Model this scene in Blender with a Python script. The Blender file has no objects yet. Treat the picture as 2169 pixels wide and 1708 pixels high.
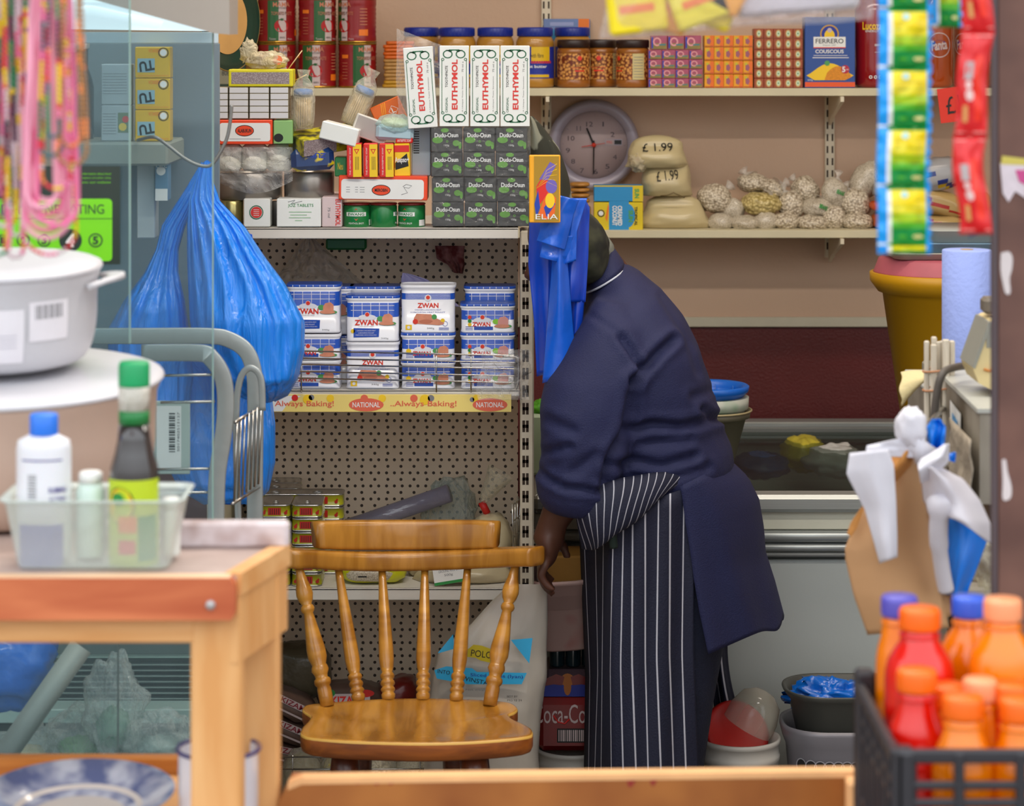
import bpy, math, random
from mathutils import Vector, Matrix, noise as mnoise
PI = math.pi
random.seed(7)
SC = bpy.context.scene
COL = SC.collection
# ---------------------------------------------------------------- camera
F = 5400.0; CX = 1084.5; HY = 50.0; ZC = 1.68; W, H = 2169.0, 1708.0
cam = bpy.data.cameras.new('camera'); camo = bpy.data.objects.new('camera', cam); COL.objects.link(camo)
camo.location = (0, 0, ZC); camo.rotation_euler = (PI/2, 0, 0)
cam.sensor_width = 36.0; cam.lens = F/W*36.0
cam.shift_y = -(H/2-HY)/W; cam.clip_start = 0.1
cam.dof.use_dof = True; cam.dof.focus_distance = 4.95; cam.dof.aperture_fstop = 5.6
SC.camera = camo
SC.view_settings.view_transform = 'Standard'
SC.view_settings.look = 'None'
SC.view_settings.exposure = 0.30
SC.view_settings.gamma = 1.0
SC.view_settings.use_curve_mapping = False
# ---------------------------------------------------------------- daylight from the open street side
wd = bpy.data.worlds.new('daylight'); SC.world = wd; wd.use_nodes = True
wn = wd.node_tree.nodes; wl = wd.node_tree.links
bg = wn['Background']
tc = wn.new('ShaderNodeTexCoord'); sp = wn.new('ShaderNodeSeparateXYZ'); wl.new(tc.outputs['Generated'], sp.inputs[0])
rp = wn.new('ShaderNodeValToRGB'); wl.new(sp.outputs['Z'], rp.inputs[0])
rp.color_ramp.elements[0].position = 0.0; rp.color_ramp.elements[0].color = (0.34, 0.33, 0.32, 1)
rp.color_ramp.elements[1].position = 0.35; rp.color_ramp.elements[1].color = (0.92, 0.96, 1.0, 1)
wl.new(rp.outputs[0], bg.inputs[0]); bg.inputs[1].default_value = 1.95

def area(name, loc, rot, sx, sy, power, col):
    l = bpy.data.lights.new(name, 'AREA'); l.shape = 'RECTANGLE'; l.size = sx; l.size_y = sy; l.energy = power; l.color = col
    o = bpy.data.objects.new(name, l); COL.objects.link(o); o.location = loc; o.rotation_euler = rot; return o
area('tube_light_aisle', (0.45, 4.85, 2.60), (0, 0, 0), 2.2, 0.10, 15, (1.0, 0.88, 0.74))
area('tube_light_front', (0.1, 3.6, 2.62), (0, 0, 0), 2.2, 0.10, 26, (1.0, 0.93, 0.84))

# ---------------------------------------------------------------- helpers
def P(px, py, D): return Vector(((px-CX)*D/F, D, ZC-(py-HY)*D/F))
def K(D): return D/F                       # metres per pixel at distance D
def ON(px, py, z):                         # point of a horizontal plane of height z
    D = (ZC-z)*F/(py-HY); return Vector(((px-CX)*D/F, D, z))
def lin(h):
    if isinstance(h, str):
        h = h.lstrip('#'); c = [int(h[i:i+2], 16)/255 for i in (0, 2, 4)]
    else: c = [x/255 for x in h]
    return tuple(x/12.92 if x <= .04045 else ((x+.055)/1.055)**2.4 for x in c)+(1,)
MATS = {}
def mat(name, col, rough=.5, metal=0, var=.05, vs=12, bump=0, bs=60, coat=0, spec=.5, trans=0, alpha=1, sss=0, emit=None, stretch=None):
    if name in MATS: return MATS[name]
    m = bpy.data.materials.new(name); m.use_nodes = True; MATS[name] = m
    N = m.node_tree.nodes; L = m.node_tree.links; b = N['Principled BSDF']
    c = lin(col)
    tc = N.new('ShaderNodeTexCoord'); co = tc.outputs['Object']
    if stretch:
        mp = N.new('ShaderNodeMapping'); mp.inputs['Scale'].default_value = stretch; L.new(co, mp.inputs[0]); co = mp.outputs[0]
    nz = N.new('ShaderNodeTexNoise'); nz.inputs['Scale'].default_value = vs; nz.inputs['Detail'].default_value = 4; L.new(co, nz.inputs['Vector'])
    mx = N.new('ShaderNodeMix'); mx.data_type = 'RGBA'
    mx.inputs['A'].default_value = tuple(max(0, x*(1-var*2)) for x in c[:3])+(1,); mx.inputs['B'].default_value = tuple(min(1, x*(1+var*2)) for x in c[:3])+(1,)
    L.new(nz.outputs[0], mx.inputs['Factor']); L.new(mx.outputs['Result'], b.inputs['Base Color'])
    b.inputs['Roughness'].default_value = rough; b.inputs['Metallic'].default_value = metal
    b.inputs['Specular IOR Level'].default_value = spec; b.inputs['Coat Weight'].default_value = coat
    b.inputs['Coat Roughness'].default_value = .12
    b.inputs['Transmission Weight'].default_value = trans; b.inputs['Alpha'].default_value = alpha
    if sss: b.inputs['Subsurface Weight'].default_value = sss; b.inputs['Subsurface Scale'].default_value = .01
    if emit: b.inputs['Emission Color'].default_value = lin(col); b.inputs['Emission Strength'].default_value = emit
    if bump:
        n2 = N.new('ShaderNodeTexNoise'); n2.inputs['Scale'].default_value = bs; n2.inputs['Detail'].default_value = 3; L.new(co, n2.inputs['Vector'])
        bp = N.new('ShaderNodeBump'); bp.inputs['Strength'].default_value = bump; bp.inputs['Distance'].default_value = .01
        L.new(n2.outputs[0], bp.inputs['Height']); L.new(bp.outputs[0], b.inputs['Normal'])
    return m
def nodes_of(m): return m.node_tree.nodes, m.node_tree.links, m.node_tree.nodes['Principled BSDF']
def spotmat(name, col, dot, scale, thr, rough=.5, kind='voronoi', bump=.4, coat=0):
    """base colour with cells/spots of a second colour (beans, speckle, camouflage)"""
    m = mat(name, col, rough, coat=coat); N, L, b = nodes_of(m)
    tc = N.new('ShaderNodeTexCoord')
    if kind == 'voronoi': t = N.new('ShaderNodeTexVoronoi'); t.inputs['Scale'].default_value = scale; out = t.outputs['Distance']
    else: t = N.new('ShaderNodeTexNoise'); t.inputs['Scale'].default_value = scale; t.inputs['Detail'].default_value = 2; out = t.outputs[0]
    L.new(tc.outputs['Object'], t.inputs['Vector'])
    r = N.new('ShaderNodeValToRGB'); r.color_ramp.elements[0].position = thr[0]; r.color_ramp.elements[1].position = thr[1]
    r.color_ramp.elements[0].color = lin(col); r.color_ramp.elements[1].color = lin(dot)
    L.new(out, r.inputs[0]); L.new(r.outputs[0], b.inputs['Base Color'])
    if bump:
        bp = N.new('ShaderNodeBump'); bp.inputs['Strength'].default_value = bump; bp.inputs['Distance'].default_value = .004; bp.invert = (kind == 'voronoi')
        L.new(out, bp.inputs['Height']); L.new(bp.outputs[0], b.inputs['Normal'])
    return m
def woodmat(name, c1, c2, rough=.35, coat=.2, stretch=(3, 30, 30), scale=2.2):
    m = mat(name, c1, rough, coat=coat); N, L, b = nodes_of(m)
    tc = N.new('ShaderNodeTexCoord'); mp = N.new('ShaderNodeMapping'); mp.inputs['Scale'].default_value = stretch; L.new(tc.outputs['Object'], mp.inputs[0])
    t = N.new('ShaderNodeTexNoise'); t.inputs['Scale'].default_value = scale; t.inputs['Detail'].default_value = 6; t.inputs['Distortion'].default_value = .6; L.new(mp.outputs[0], t.inputs['Vector'])
    r = N.new('ShaderNodeValToRGB'); r.color_ramp.elements[0].position = .36; r.color_ramp.elements[1].position = .66
    r.color_ramp.elements[0].color = lin(c1); r.color_ramp.elements[1].color = lin(c2)
    L.new(t.outputs[0], r.inputs[0]); L.new(r.outputs[0], b.inputs['Base Color'])
    return m
def film(name, col='ffffff', clear=.72, gloss=.25, rough=.12, bump=.5, bs=30, body=None, aniso=(1, 1, 1), tint=None):
    """thin plastic film: mostly see-through, with a shiny crumpled surface"""
    if name in MATS: return MATS[name]
    m = bpy.data.materials.new(name); m.use_nodes = True; MATS[name] = m
    N = m.node_tree.nodes; L = m.node_tree.links; N.clear()
    out = N.new('ShaderNodeOutputMaterial'); tr = N.new('ShaderNodeBsdfTransparent'); gl = N.new('ShaderNodeBsdfPrincipled')
    c = lin(col); tr.inputs[0].default_value = tint or (.5+.5*c[0], .5+.5*c[1], .5+.5*c[2], 1)
    gl.inputs['Base Color'].default_value = c; gl.inputs['Roughness'].default_value = rough; gl.inputs['Specular IOR Level'].default_value = .9
    mx = N.new('ShaderNodeMixShader'); L.new(tr.outputs[0], mx.inputs[1]); L.new(gl.outputs[0], mx.inputs[2]); L.new(mx.outputs[0], out.inputs[0])
    lw = N.new('ShaderNodeLayerWeight'); lw.inputs[0].default_value = .35
    tc = N.new('ShaderNodeTexCoord'); mp = N.new('ShaderNodeMapping'); mp.inputs['Scale'].default_value = aniso; L.new(tc.outputs['Object'], mp.inputs[0])
    nz = N.new('ShaderNodeTexNoise'); nz.inputs['Scale'].default_value = bs; nz.inputs['Detail'].default_value = 5; nz.inputs['Distortion'].default_value = 1.2; L.new(mp.outputs[0], nz.inputs['Vector'])
    bp = N.new('ShaderNodeBump'); bp.inputs['Strength'].default_value = bump; bp.inputs['Distance'].default_value = .02
    L.new(nz.outputs[0], bp.inputs['Height']); L.new(bp.outputs[0], gl.inputs['Normal']); L.new(bp.outputs[0], lw.inputs['Normal'])
    mr = N.new('ShaderNodeMapRange'); mr.inputs['To Min'].default_value = 1-clear; mr.inputs['To Max'].default_value = min(1, 1-clear+gloss+.12); L.new(lw.outputs['Facing'], mr.inputs[0])
    L.new(mr.outputs[0], mx.inputs[0])
    return m

CHAMF = {}
class MB:
    """collects shapes of several materials and links them as one mesh object"""
    def __init__(s, T=None): s.v = []; s.f = []; s.mi = []; s.sm = []; s.mats = []; s.T = T
    def add(s, verts, faces, m, smooth=False):
        if isinstance(m, bpy.types.Material):
            if m not in s.mats: s.mats.append(m)
            k = s.mats.index(m); ks = [k]*len(faces)
        else:
            ks = []
            for q in m:
                if q not in s.mats: s.mats.append(q)
                ks.append(s.mats.index(q))
        b = len(s.v)
        if s.T is not None: verts = [s.T @ Vector(p) for p in verts]
        s.v += [tuple(p) for p in verts]; s.f += [tuple(b+i for i in f) for f in faces]; s.mi += ks; s.sm += [smooth]*len(faces)
        return s
    def box(s, x0, x1, y0, y1, z0, z1, m, b=.0015, T=None):
        c = ((x0+x1)/2, (y0+y1)/2, (z0+z1)/2); h = (abs(x1-x0)/2, abs(y1-y0)/2, abs(z1-z0)/2); b = min(b, min(h)*.45)
        V = []; idx = {}
        for i in (-1, 1):
            for j in (-1, 1):
                for k in (-1, 1):
                    for ax in range(3):
                        p = [i*(h[0]-b), j*(h[1]-b), k*(h[2]-b)]; sg = (i, j, k); p[ax] = sg[ax]*h[ax]
                        idx[(i, j, k, ax)] = len(V); V.append(Vector((p[0]+c[0], p[1]+c[1], p[2]+c[2])))
        Fs = []
        for ax in range(3):
            a, d = [q for q in range(3) if q != ax]
            for sg in (-1, 1):
                q = []
                for (u, w) in ((-1, -1), (1, -1), (1, 1), (-1, 1)):
                    t = [0, 0, 0]; t[ax] = sg; t[a] = u; t[d] = w; q.append(idx[(t[0], t[1], t[2], ax)])
                Fs.append(q)
            for u in (-1, 1):
                for w in (-1, 1):
                    t0 = [0, 0, 0]; t0[a] = u; t0[d] = w; t1 = list(t0); t0[ax] = -1; t1[ax] = 1
                    Fs.append([idx[(*t0, a)], idx[(*t1, a)], idx[(*t1, d)], idx[(*t0, d)]])
        for i in (-1, 1):
            for j in (-1, 1):
                for k in (-1, 1): Fs.append([idx[(i, j, k, 0)], idx[(i, j, k, 1)], idx[(i, j, k, 2)]])
        cc = Vector(c); out = []
        for f in Fs:
            n = (V[f[1]]-V[f[0]]).cross(V[f[2]]-V[f[0]]); ce = sum((V[i] for i in f), Vector())/len(f)-cc
            out.append(f if n.dot(ce) > 0 else f[::-1])
        if T is not None: V = [T @ p for p in V]
        return s.add(V, out, m)
    def loft(s, rings, m, cap0=True, cap1=True, closed=True, smooth=True):
        n = len(rings[0]); V = [p for r in rings for p in r]; Fs = []; mm = []
        for i in range(len(rings)-1):
            for j in range(n if closed else n-1):
                a = i*n+j; b = i*n+(j+1) % n; Fs.append((a, b, b+n, a+n))
                if not isinstance(m, bpy.types.Material): mm.append(m[i] if isinstance(m, (list, tuple)) else m(i, j))
        if cap0: Fs.append(tuple(range(n))[::-1])
        if cap1: Fs.append(tuple((len(rings)-1)*n+j for j in range(n)))
        if not isinstance(m, bpy.types.Material): 
            if cap0: mm.append(mm[0])
            if cap1: mm.append(mm[-1 if not cap0 else -2])
            m = mm
        return s.add(V, Fs, m, smooth)
    def lathe(s, prof, m, c=(0, 0, 0), n=24, smooth=True, cap0=True, cap1=True, sx=1, sy=1):
        rings = [[Vector((c[0]+r*sx*math.cos(-2*PI*j/n-PI/2), c[1]+r*sy*math.sin(-2*PI*j/n-PI/2), c[2]+z)) for j in range(n)][::-1] for r, z in prof]
        return s.loft(rings, m, cap0, cap1, True, smooth)
    def tube(s, pts, r, m, n=8, closed=False, cap=True):
        pts = [Vector(p) for p in pts]; rs = r if isinstance(r, (list, tuple)) else [r]*len(pts)
        rings = []; up = Vector((0, 0, 1)); prev = None
        for i, p in enumerate(pts):
            if closed: t = pts[(i+1) % len(pts)]-pts[i-1]
            else: t = pts[min(i+1, len(pts)-1)]-pts[max(i-1, 0)]
            t = t.normalized() if t.length > 1e-9 else Vector((0, 0, 1))
            if prev is None:
                a = up if abs(t.z) < .9 else Vector((1, 0, 0)); a = (a-t*a.dot(t)).normalized()
            else:
                a = prev-t*prev.dot(t); a = a.normalized() if a.length > 1e-6 else prev
            prev = a; b = t.cross(a)
            rings.append([p+(a*math.cos(2*PI*j/n)+b*math.sin(2*PI*j/n))*rs[i] for j in range(n)])
        if closed: rings.append(rings[0]); cap = False
        return s.loft(rings, m, cap, cap, True, True)
    def prism(s, poly, d0, d1, m, axis='y', smooth=False, msid=None):
        """poly in (x,z) extruded along y, or in (x,y) extruded along z"""
        f = (lambda a, b, d: Vector((a, d, b))) if axis == 'y' else (lambda a, b, d: Vector((a, b, d)))
        A = [f(a, b, d0) for a, b in poly]; B = [f(a, b, d1) for a, b in poly]; n = len(poly)
        Fs = [tuple(range(n)), tuple(range(2*n-1, n-1, -1))]+[(i, i+n, (i+1) % n+n, (i+1) % n) for i in range(n)]
        return s.add(A+B, Fs, m, smooth)
    def flat(s, poly, y, m, wrap=None):
        V = [s.w(x, z, y, wrap) for x, z in poly]
        return s.add(V, [tuple(range(len(poly)))], m)
    def w(s, x, z, y, wrap):
        if wrap is None: return Vector((x, y, z))
        a = x/wrap; return Vector(((wrap-y)*math.sin(a), -(wrap-y)*math.cos(a), z))
    def rect(s, x0, x1, z0, z1, y, m, wrap=None):
        n = 1 if not wrap else max(2, int(abs(x1-x0)/wrap*8)); V = []; Fs = []
        for i in range(n+1):
            x = x0+(x1-x0)*i/n; V += [s.w(x, z0, y, wrap), s.w(x, z1, y, wrap)]
        for i in range(n): Fs.append((2*i, 2*i+2, 2*i+3, 2*i+1))
        return s.add(V, Fs, m)
    def disc(s, cx, cz, r, y, m, n=20, rz=None, wrap=None, r0=0):
        rz = rz or r
        if r0:
            V = []; Fs = []
            for i in range(n):
                a = 2*PI*i/n; V += [s.w(cx+r*math.cos(a), cz+rz*math.sin(a), y, wrap), s.w(cx+r0*math.cos(a), cz+r0*rz/r*math.sin(a), y, wrap)]
            for i in range(n): j = (i+1) % n; Fs.append((2*i, 2*j, 2*j+1, 2*i+1))
            return s.add(V, Fs, m)
        return s.flat([(cx+r*math.cos(2*PI*i/n), cz+rz*math.sin(2*PI*i/n)) for i in range(n)], y, m, wrap)
    def text(s, t, cx, cz, w, h, y, m, rot=0, wrap=None, bold=0, T=None):
        """lettering fitted into w x h, centred at cx,cz on the plane y facing the viewer side (-y)"""
        V, Fs = textmesh(t, bold); ca, sa = math.cos(rot), math.sin(rot); out = []
        for (x, z) in V:
            X = x*w; Z = z*h; X, Z = X*ca-Z*sa, X*sa+Z*ca
            out.append(s.w(cx+X, cz+Z, y, wrap))
        if T is not None: out = [T @ p for p in out]
        return s.add(out, Fs, m)
    def grid(s, fn, nu, nv, m, smooth=True, closed_u=False):
        V = [Vector(fn(i/nu, j/nv)) for j in range(nv+1) for i in range(nu+1)]; Fs = []; mm = []
        for j in range(nv):
            for i in range(nu):
                a = j*(nu+1)+i; Fs.append((a, a+1, a+nu+2, a+nu+1))
                if not isinstance(m, bpy.types.Material): mm.append(m(i/nu, j/nv))
        return s.add(V, Fs, m if isinstance(m, bpy.types.Material) else mm, smooth)
    def blob(s, c, r, m, seed=0, amp=.12, fr=3.0, nu=28, nv=18, shape=None, e=1.0, rot=0, flat=0):
        """a lumpy closed bag; e<1 makes it boxier; flat cuts the underside at that share of its half height"""
        o = Vector((seed*3.7, seed*1.3, seed*2.1)); V = []; R = Matrix.Rotation(rot, 3, 'Y')
        sg = lambda v: math.copysign(abs(v)**e, v)
        for j in range(nv+1):
            ph = PI*j/nv
            for i in range(nu):
                th = 2*PI*i/nu
                d = Vector((sg(math.sin(ph))*sg(math.cos(th)), sg(math.sin(ph))*sg(math.sin(th)), sg(math.cos(ph))))
                k = 1+amp*mnoise.noise(d*fr+o)+amp*.5*mnoise.noise(d*fr*2.6+o)
                if shape: k *= shape(d)
                p = Vector((d.x*r[0]*k, d.y*r[1]*k, d.z*r[2]*k))
                if flat and p.z < -r[2]*flat: p.z = -r[2]*flat
                V.append(R @ p+Vector(c))
        Fs = []
        for j in range(nv):
            for i in range(nu):
                a = j*nu+i; b = j*nu+(i+1) % nu; Fs.append((a, a+nu, b+nu, b))
        return s.add(V, Fs, m, True)
    def build(s, name, parent=None, loc=None, solid=0, sub=0, weld=False):
        me = bpy.data.meshes.new(name); me.from_pydata(s.v, [], s.f)
        for m in s.mats: me.materials.append(m)
        me.polygons.foreach_set('material_index', s.mi); me.polygons.foreach_set('use_smooth', s.sm); me.update()
        o = bpy.data.objects.new(name, me); COL.objects.link(o)
        if parent is not None: o.parent = parent
        if loc is not None: o.location = loc
        if solid: md = o.modifiers.new('thickness', 'SOLIDIFY'); md.thickness = solid; md.offset = 0
        if sub: md = o.modifiers.new('smooth', 'SUBSURF'); md.levels = sub; md.render_levels = sub
        return o
TXT = {}
def textmesh(t, bold=0):
    k = (t, bold)
    if k in TXT: return TXT[k]
    cu = bpy.data.curves.new('lettering', 'FONT'); cu.body = t; cu.resolution_u = 3; cu.fill_mode = 'BOTH'; cu.offset = bold
    ob = bpy.data.objects.new('lettering', cu); COL.objects.link(ob); bpy.context.view_layer.update()
    me = bpy.data.meshes.new_from_object(ob.evaluated_get(bpy.context.evaluated_depsgraph_get()))
    V = [(v.co.x, v.co.y) for v in me.vertices]; Fs = [tuple(p.vertices) for p in me.polygons]
    bpy.data.objects.remove(ob); bpy.data.curves.remove(cu); bpy.data.meshes.remove(me)
    if V:
        x0 = min(v[0] for v in V); x1 = max(v[0] for v in V); z0 = min(v[1] for v in V); z1 = max(v[1] for v in V)
        V = [((x-(x0+x1)/2)/max(1e-6, x1-x0), (z-(z0+z1)/2)/max(1e-6, z1-z0)) for x, z in V]
    TXT[k] = (V, Fs); return TXT[k]
def tag(o, label, cat, group=None, kind=None):
    o['label'] = label; o['category'] = cat
    if group: o['group'] = group
    if kind: o['kind'] = kind
    return o
def thing(name, label, cat, loc, group=None, rz=0, ry=0, rx=0):
    o = bpy.data.objects.new(name, None); COL.objects.link(o); o.location = loc; o.rotation_euler = (rx, ry, rz); o.empty_display_size = .05
    return tag(o, label, cat, group)
def struct(mb, name, parent=None):
    o = mb.build(name, parent)
    if parent is None: o['kind'] = 'structure'
    return o
def dup(root, loc, label, group=None, rz=None, ry=None, rx=None, sc=None):
    r = root.copy(); COL.objects.link(r); r.location = loc; r['label'] = label
    e = list(root.rotation_euler)
    if rz is not None: e[2] = rz
    if ry is not None: e[1] = ry
    if rx is not None: e[0] = rx
    r.rotation_euler = e
    if sc: r.scale = sc
    if group: r['group'] = group
    for ch in list(root.children):
        c = ch.copy(); COL.objects.link(c); c.parent = r
        for g in list(ch.children):
            d = g.copy(); COL.objects.link(d); d.parent = c
    return r
def rrect(w, d, r, n=5, cx=0, cy=0):
    out = []
    for (sx, sy, a0) in ((1, 1, 0), (-1, 1, PI/2), (-1, -1, PI), (1, -1, 3*PI/2)):
        for i in range(n+1):
            a = a0+PI/2*i/n; out.append((cx+sx*(w/2-r)+r*math.cos(a), cy+sy*(d/2-r)+r*math.sin(a)))
    return out
def rring(w, d, r, z, n=5, cx=0, cy=0): return [Vector((x, y, z)) for x, y in rrect(w, d, r, n, cx, cy)]
def bez(p, n=10):
    """smooth curve through the points p"""
    p = [Vector(q) for q in p]; out = []
    for i in range(len(p)-1):
        a = p[max(i-1, 0)]; b = p[i]; c = p[i+1]; d = p[min(i+2, len(p)-1)]
        for k in range(n):
            t = k/n; out.append(.5*((2*b)+(c-a)*t+(2*a-5*b+4*c-d)*t*t+(3*b-a-3*c+d)*t**3))
    return out+[p[-1]]
# common colours
WHITE = mat('white_card', 'e9e9e6', .45); BLACK = mat('black_ink', '161616', .5); RED = mat('red_ink', 'd8261f', .45)
GREEN = mat('green_ink', '1f8a3a', .45); BLUE = mat('blue_ink', '1f3fa8', .45); YEL = mat('yellow_ink', 'f2c81e', .45); GREY = mat('grey_ink', '7d7d80', .5)
ORANGE = mat('orange_ink', 'ee7a1c', .45); STEEL = mat('steel_wire', 'b9b6b0', .25, metal=1); CHROME = mat('chrome', 'd6d6d6', .12, metal=1)
CREAM = mat('cream_paint', 'd9cdb4', .5, var=.07, vs=5, bump=.05)
CLEAR = film('clear_film')
# ================================================================ the room
YW = 6.15
wallm = mat('beige_wall_paint', 'd0b096', .75, var=.06, vs=2.2, bump=.08, bs=90)
maroon = mat('maroon_gloss_paint', '541210', .5, var=.10, vs=9, bump=.15, bs=160)
struct(MB().box(-3.0, 3.0, YW, YW+.1, ZC-(692-HY)*YW/F, 2.8, wallm, 0).box(-3.0, 3.0, YW, YW+.1, 0, ZC-(692-HY)*YW/F, maroon, 0), 'wall_back')
struct(MB().box(-3.1, -3.0, 3.0, YW, 0, 2.8, wallm, 0), 'wall_left')
struct(MB().box(3.0, 3.1, 3.0, YW, 0, 2.8, wallm, 0), 'wall_right')
struct(MB().box(-3.1, 3.1, 2.6, YW+.1, 2.8, 2.9, mat('ceiling_paint', 'd8d2c4', .8), 0), 'ceiling')
struct(MB().box(-5, 5, -3, YW+.1, -.1, 0, mat('concrete_floor', '6f6a64', .7, var=.12, vs=6), 0), 'floor')
k = K(YW); zt = P(0, 671, YW).z; zb = P(0, 692, YW).z
struct(MB().box(-3.0, 3.0, YW-.012, YW, zb, zt, mat('batten_paint', 'c9c2ac', .5, vs=20), .002), 'trim_1')
# slotted shelf uprights on the wall
slotm = mat('slot_shadow', '3a2c22', .9)
def upright(px, label):
    t = thing('shelf_upright', label, 'shelf rail', P(px, 0, YW-.016), 'slotted rails on the back wall'); t.location.z = 0
    x0 = 0; b = MB(); ztop = 2.3; zbot = P(0, 545, YW).z
    b.box(-.012, .012, 0, .016, zbot, ztop, CREAM, .002)
    z = zbot+.02
    while z < ztop-.02:
        for s in (-1, 1): b.box(s*.006-.002, s*.006+.002, -.0004, .002, z, z+.017, slotm, 0)
        z += .029
    b.build('rail', t)
    for zs in (P(0, 187, 5.92).z, P(0, 488, 5.92).z, P(0, 187, 5.92).z+.36):
        b = MB(); zz = zs-.019
        b.prism([(0, zz), (-.23, zz), (-.23, zz-.012), (-.05, zz-.055), (0, zz-.075)], -.004, .004, CREAM, 'y')
        M = Matrix.Rotation(PI/2, 4, 'Z')
        o = b.build('bracket', t); o.rotation_euler = (0, 0, PI/2)
    return t
upright(1157, 'white slotted wall rail running up behind the toothpaste and the wall clock')
upright(1758, 'white slotted wall rail above the tied bags of dried beans')
# wall shelves
def wall_shelf(py, label, xa=430, xb=2230):
    D = 5.92; z = P(0, py, D).z
    a = P(xa, 0, D).x; c = P(xb, 0, D).x
    t = MB().box(a, c, D, YW-.017, z-.018, z, mat('shelf_laminate', 'd0c6a6', .5, vs=8, var=.06), .001)
    o = t.build('wall_shelf', None); return tag(o, label, 'shelf', 'cream shelves on the back wall')
wall_shelf(187, 'upper cream shelf on the back wall, carrying tomato cans and spread jars')
wall_shelf(488, 'lower cream shelf on the back wall, carrying flour and bean bags')
Z1 = P(0, 187, 5.92).z; Z2 = P(0, 488, 5.92).z

# ================================================================ chest freezer
ft = .735; frM = mat('freezer_enamel', 'a9aeab', .45, var=.04, vs=5, bump=.03); alu = mat('brushed_aluminium', 'a8acaa', .35, metal=.55, stretch=(.3, 10, 40), vs=8, var=.12)
darka = mat('grey_plastic_strip', '6e706e', .4)
fz = thing('chest_freezer', 'grey chest freezer with sliding glass top behind the bending shopkeeper', 'freezer', (0, 0, 0))
fx0 = P(1130, 0, 5.2).x; fx1 = 1.35; fy0 = ON(0, 1048, ft).y; fy1 = ON(0, 890, ft).y
def fzz(py): return P(0, py, fy0).z
MB().box(fx0+.02, fx1-.02, fy0+.015, fy1, .06, fzz(1190), frM, .004).box(fx0+.02, fx1-.02, fy0+.04, fy0+.06, fzz(1190), ft-.05, frM, .002).box(fx0+.02, fx1-.02, fy1-.05, fy1, .3, ft-.05, frM, .002).build('body', fz)
b = MB()
b.box(fx0, fx1, fy0+.01, fy0+.03, fzz(1125), fzz(1083), mat('freezer_white', 'c9c8b6', .4), .002)
b.build('front_panel', fz)
for a, c in ((1125, 1150), (1153, 1170), (1172, 1182)):
    b = MB(); b.tube([(fx0, fy0+.006, (fzz(a)+fzz(c))/2), (fx1, fy0+.006, (fzz(a)+fzz(c))/2)], abs(fzz(a)-fzz(c))/2, alu if a < 1170 else darka, 10); b.build('trim_rail', fz)
b = MB(); b.box(fx0, fx1, fy0-.01, fy0+.05, fzz(1085), ft, alu, .012); b.box(fx0, fx1, fy1-.06, fy1, ft-.04, ft+.004, alu, .003); b.box(fx0, fx1, fy1-.08, fy1-.062, ft-.04, ft-.006, darka, .002)
b.box(fx0, fx0+.04, fy0, fy1, ft-.04, ft, alu, .004); b.box(fx1-.04, fx1, fy0, fy1, ft-.04, ft, alu, .004); b.build('top_frame', fz)
glassF = film('freezer_glass', '3a403c', clear=.86, gloss=.16, rough=.03, bump=0, tint=(.72, .78, .74, 1))
MB().box(fx0+.04, fx1-.04, fy0+.05, fy1-.062, ft-.022, ft-.016, glassF, .001).build('glass_lid', fz)
MB().box(fx0+.02, fx1-.02, fy0+.06, fy1-.05, .28, .30, frM, 0).build('inner_floor', fz)
# frozen goods inside
for i, (px, py, w, h, c, lab) in enumerate(((1625, 1010, .13, .035, '2d4f80', 'blue wrapped frozen pack lying inside the glass top freezer, leftmost'), (1720, 985, .11, .05, 'c6b840', 'yellow printed frozen bag inside the freezer by its white neighbour'), (1790, 1000, .14, .045, 'd9dcd0', 'white frozen bag with dark sprig print inside the glass top freezer'))):
    p = ON(px, py, .69); b = MB(); b.blob((0, 0, .02), (w*.5, .09, h*.8), mat('frozen_pack_%d' % i, c, .35, var=.3, vs=18, bump=.3), seed=i+3, amp=.2)
    tag(b.build('frozen_bag', None, (p.x, p.y+.16, .668)), lab, 'frozen food')
for i in range(3):
    b = MB(); b.box(-.28, .28, -.16, .16, .301, .55, frM, .004); tag(b.build('frozen_carton', None, (.25+i*.6-.1, 5.65, .001)), 'pale carton filling the bottom of the chest freezer, ' + ('left', 'middle', 'right')[i], 'carton', 'cartons in the freezer')

# ================================================================ gondola shelving
gD = 4.85; gx0 = P(470, 0, gD).x; gx1 = P(1098, 0, gD).x; gB = 5.17
gon = thing('shop_shelving', 'cream metal shop shelving with pegboard back, holding luncheon meat tins', 'shelving unit', (0, 0, 0))
peg = mat('pegboard_paint', 'e2ccb2', .6, var=.08, vs=2.5); N, L, bs_ = nodes_of(peg)
tc = N.new('ShaderNodeTexCoord'); cc = None
def mth(op, a, b=None):
    n = N.new('ShaderNodeMath'); n.operation = op
    for i, q in enumerate((a, b)):
        if q is None: continue
        if isinstance(q, (int, float)): n.inputs[i].default_value = q
        else: L.new(q, n.inputs[i])
    return n.outputs[0]
sx_ = N.new('ShaderNodeSeparateXYZ'); L.new(tc.outputs['Object'], sx_.inputs[0])
def dots(px_, ox, pz, oz, r):
    u = mth('SUBTRACT', mth('FRACT', mth('ADD', mth('DIVIDE', sx_.outputs['X'], px_), ox)), .5); v = mth('SUBTRACT', mth('FRACT', mth('ADD', mth('DIVIDE', sx_.outputs['Z'], pz), oz)), .5)
    u = mth('MULTIPLY', u, px_); v = mth('MULTIPLY', v, pz)
    return mth('LESS_THAN', mth('ADD', mth('MULTIPLY', u, u), mth('MULTIPLY', v, v)), r*r)
base_in = bs_.inputs['Base Color'].links[0].from_socket
d1 = dots(.0265, 0, .0265, 0, .0031); d2 = dots(.0159, .5, .0265, .5, .0031); dm = mth('MAXIMUM', d1, d2)
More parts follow.
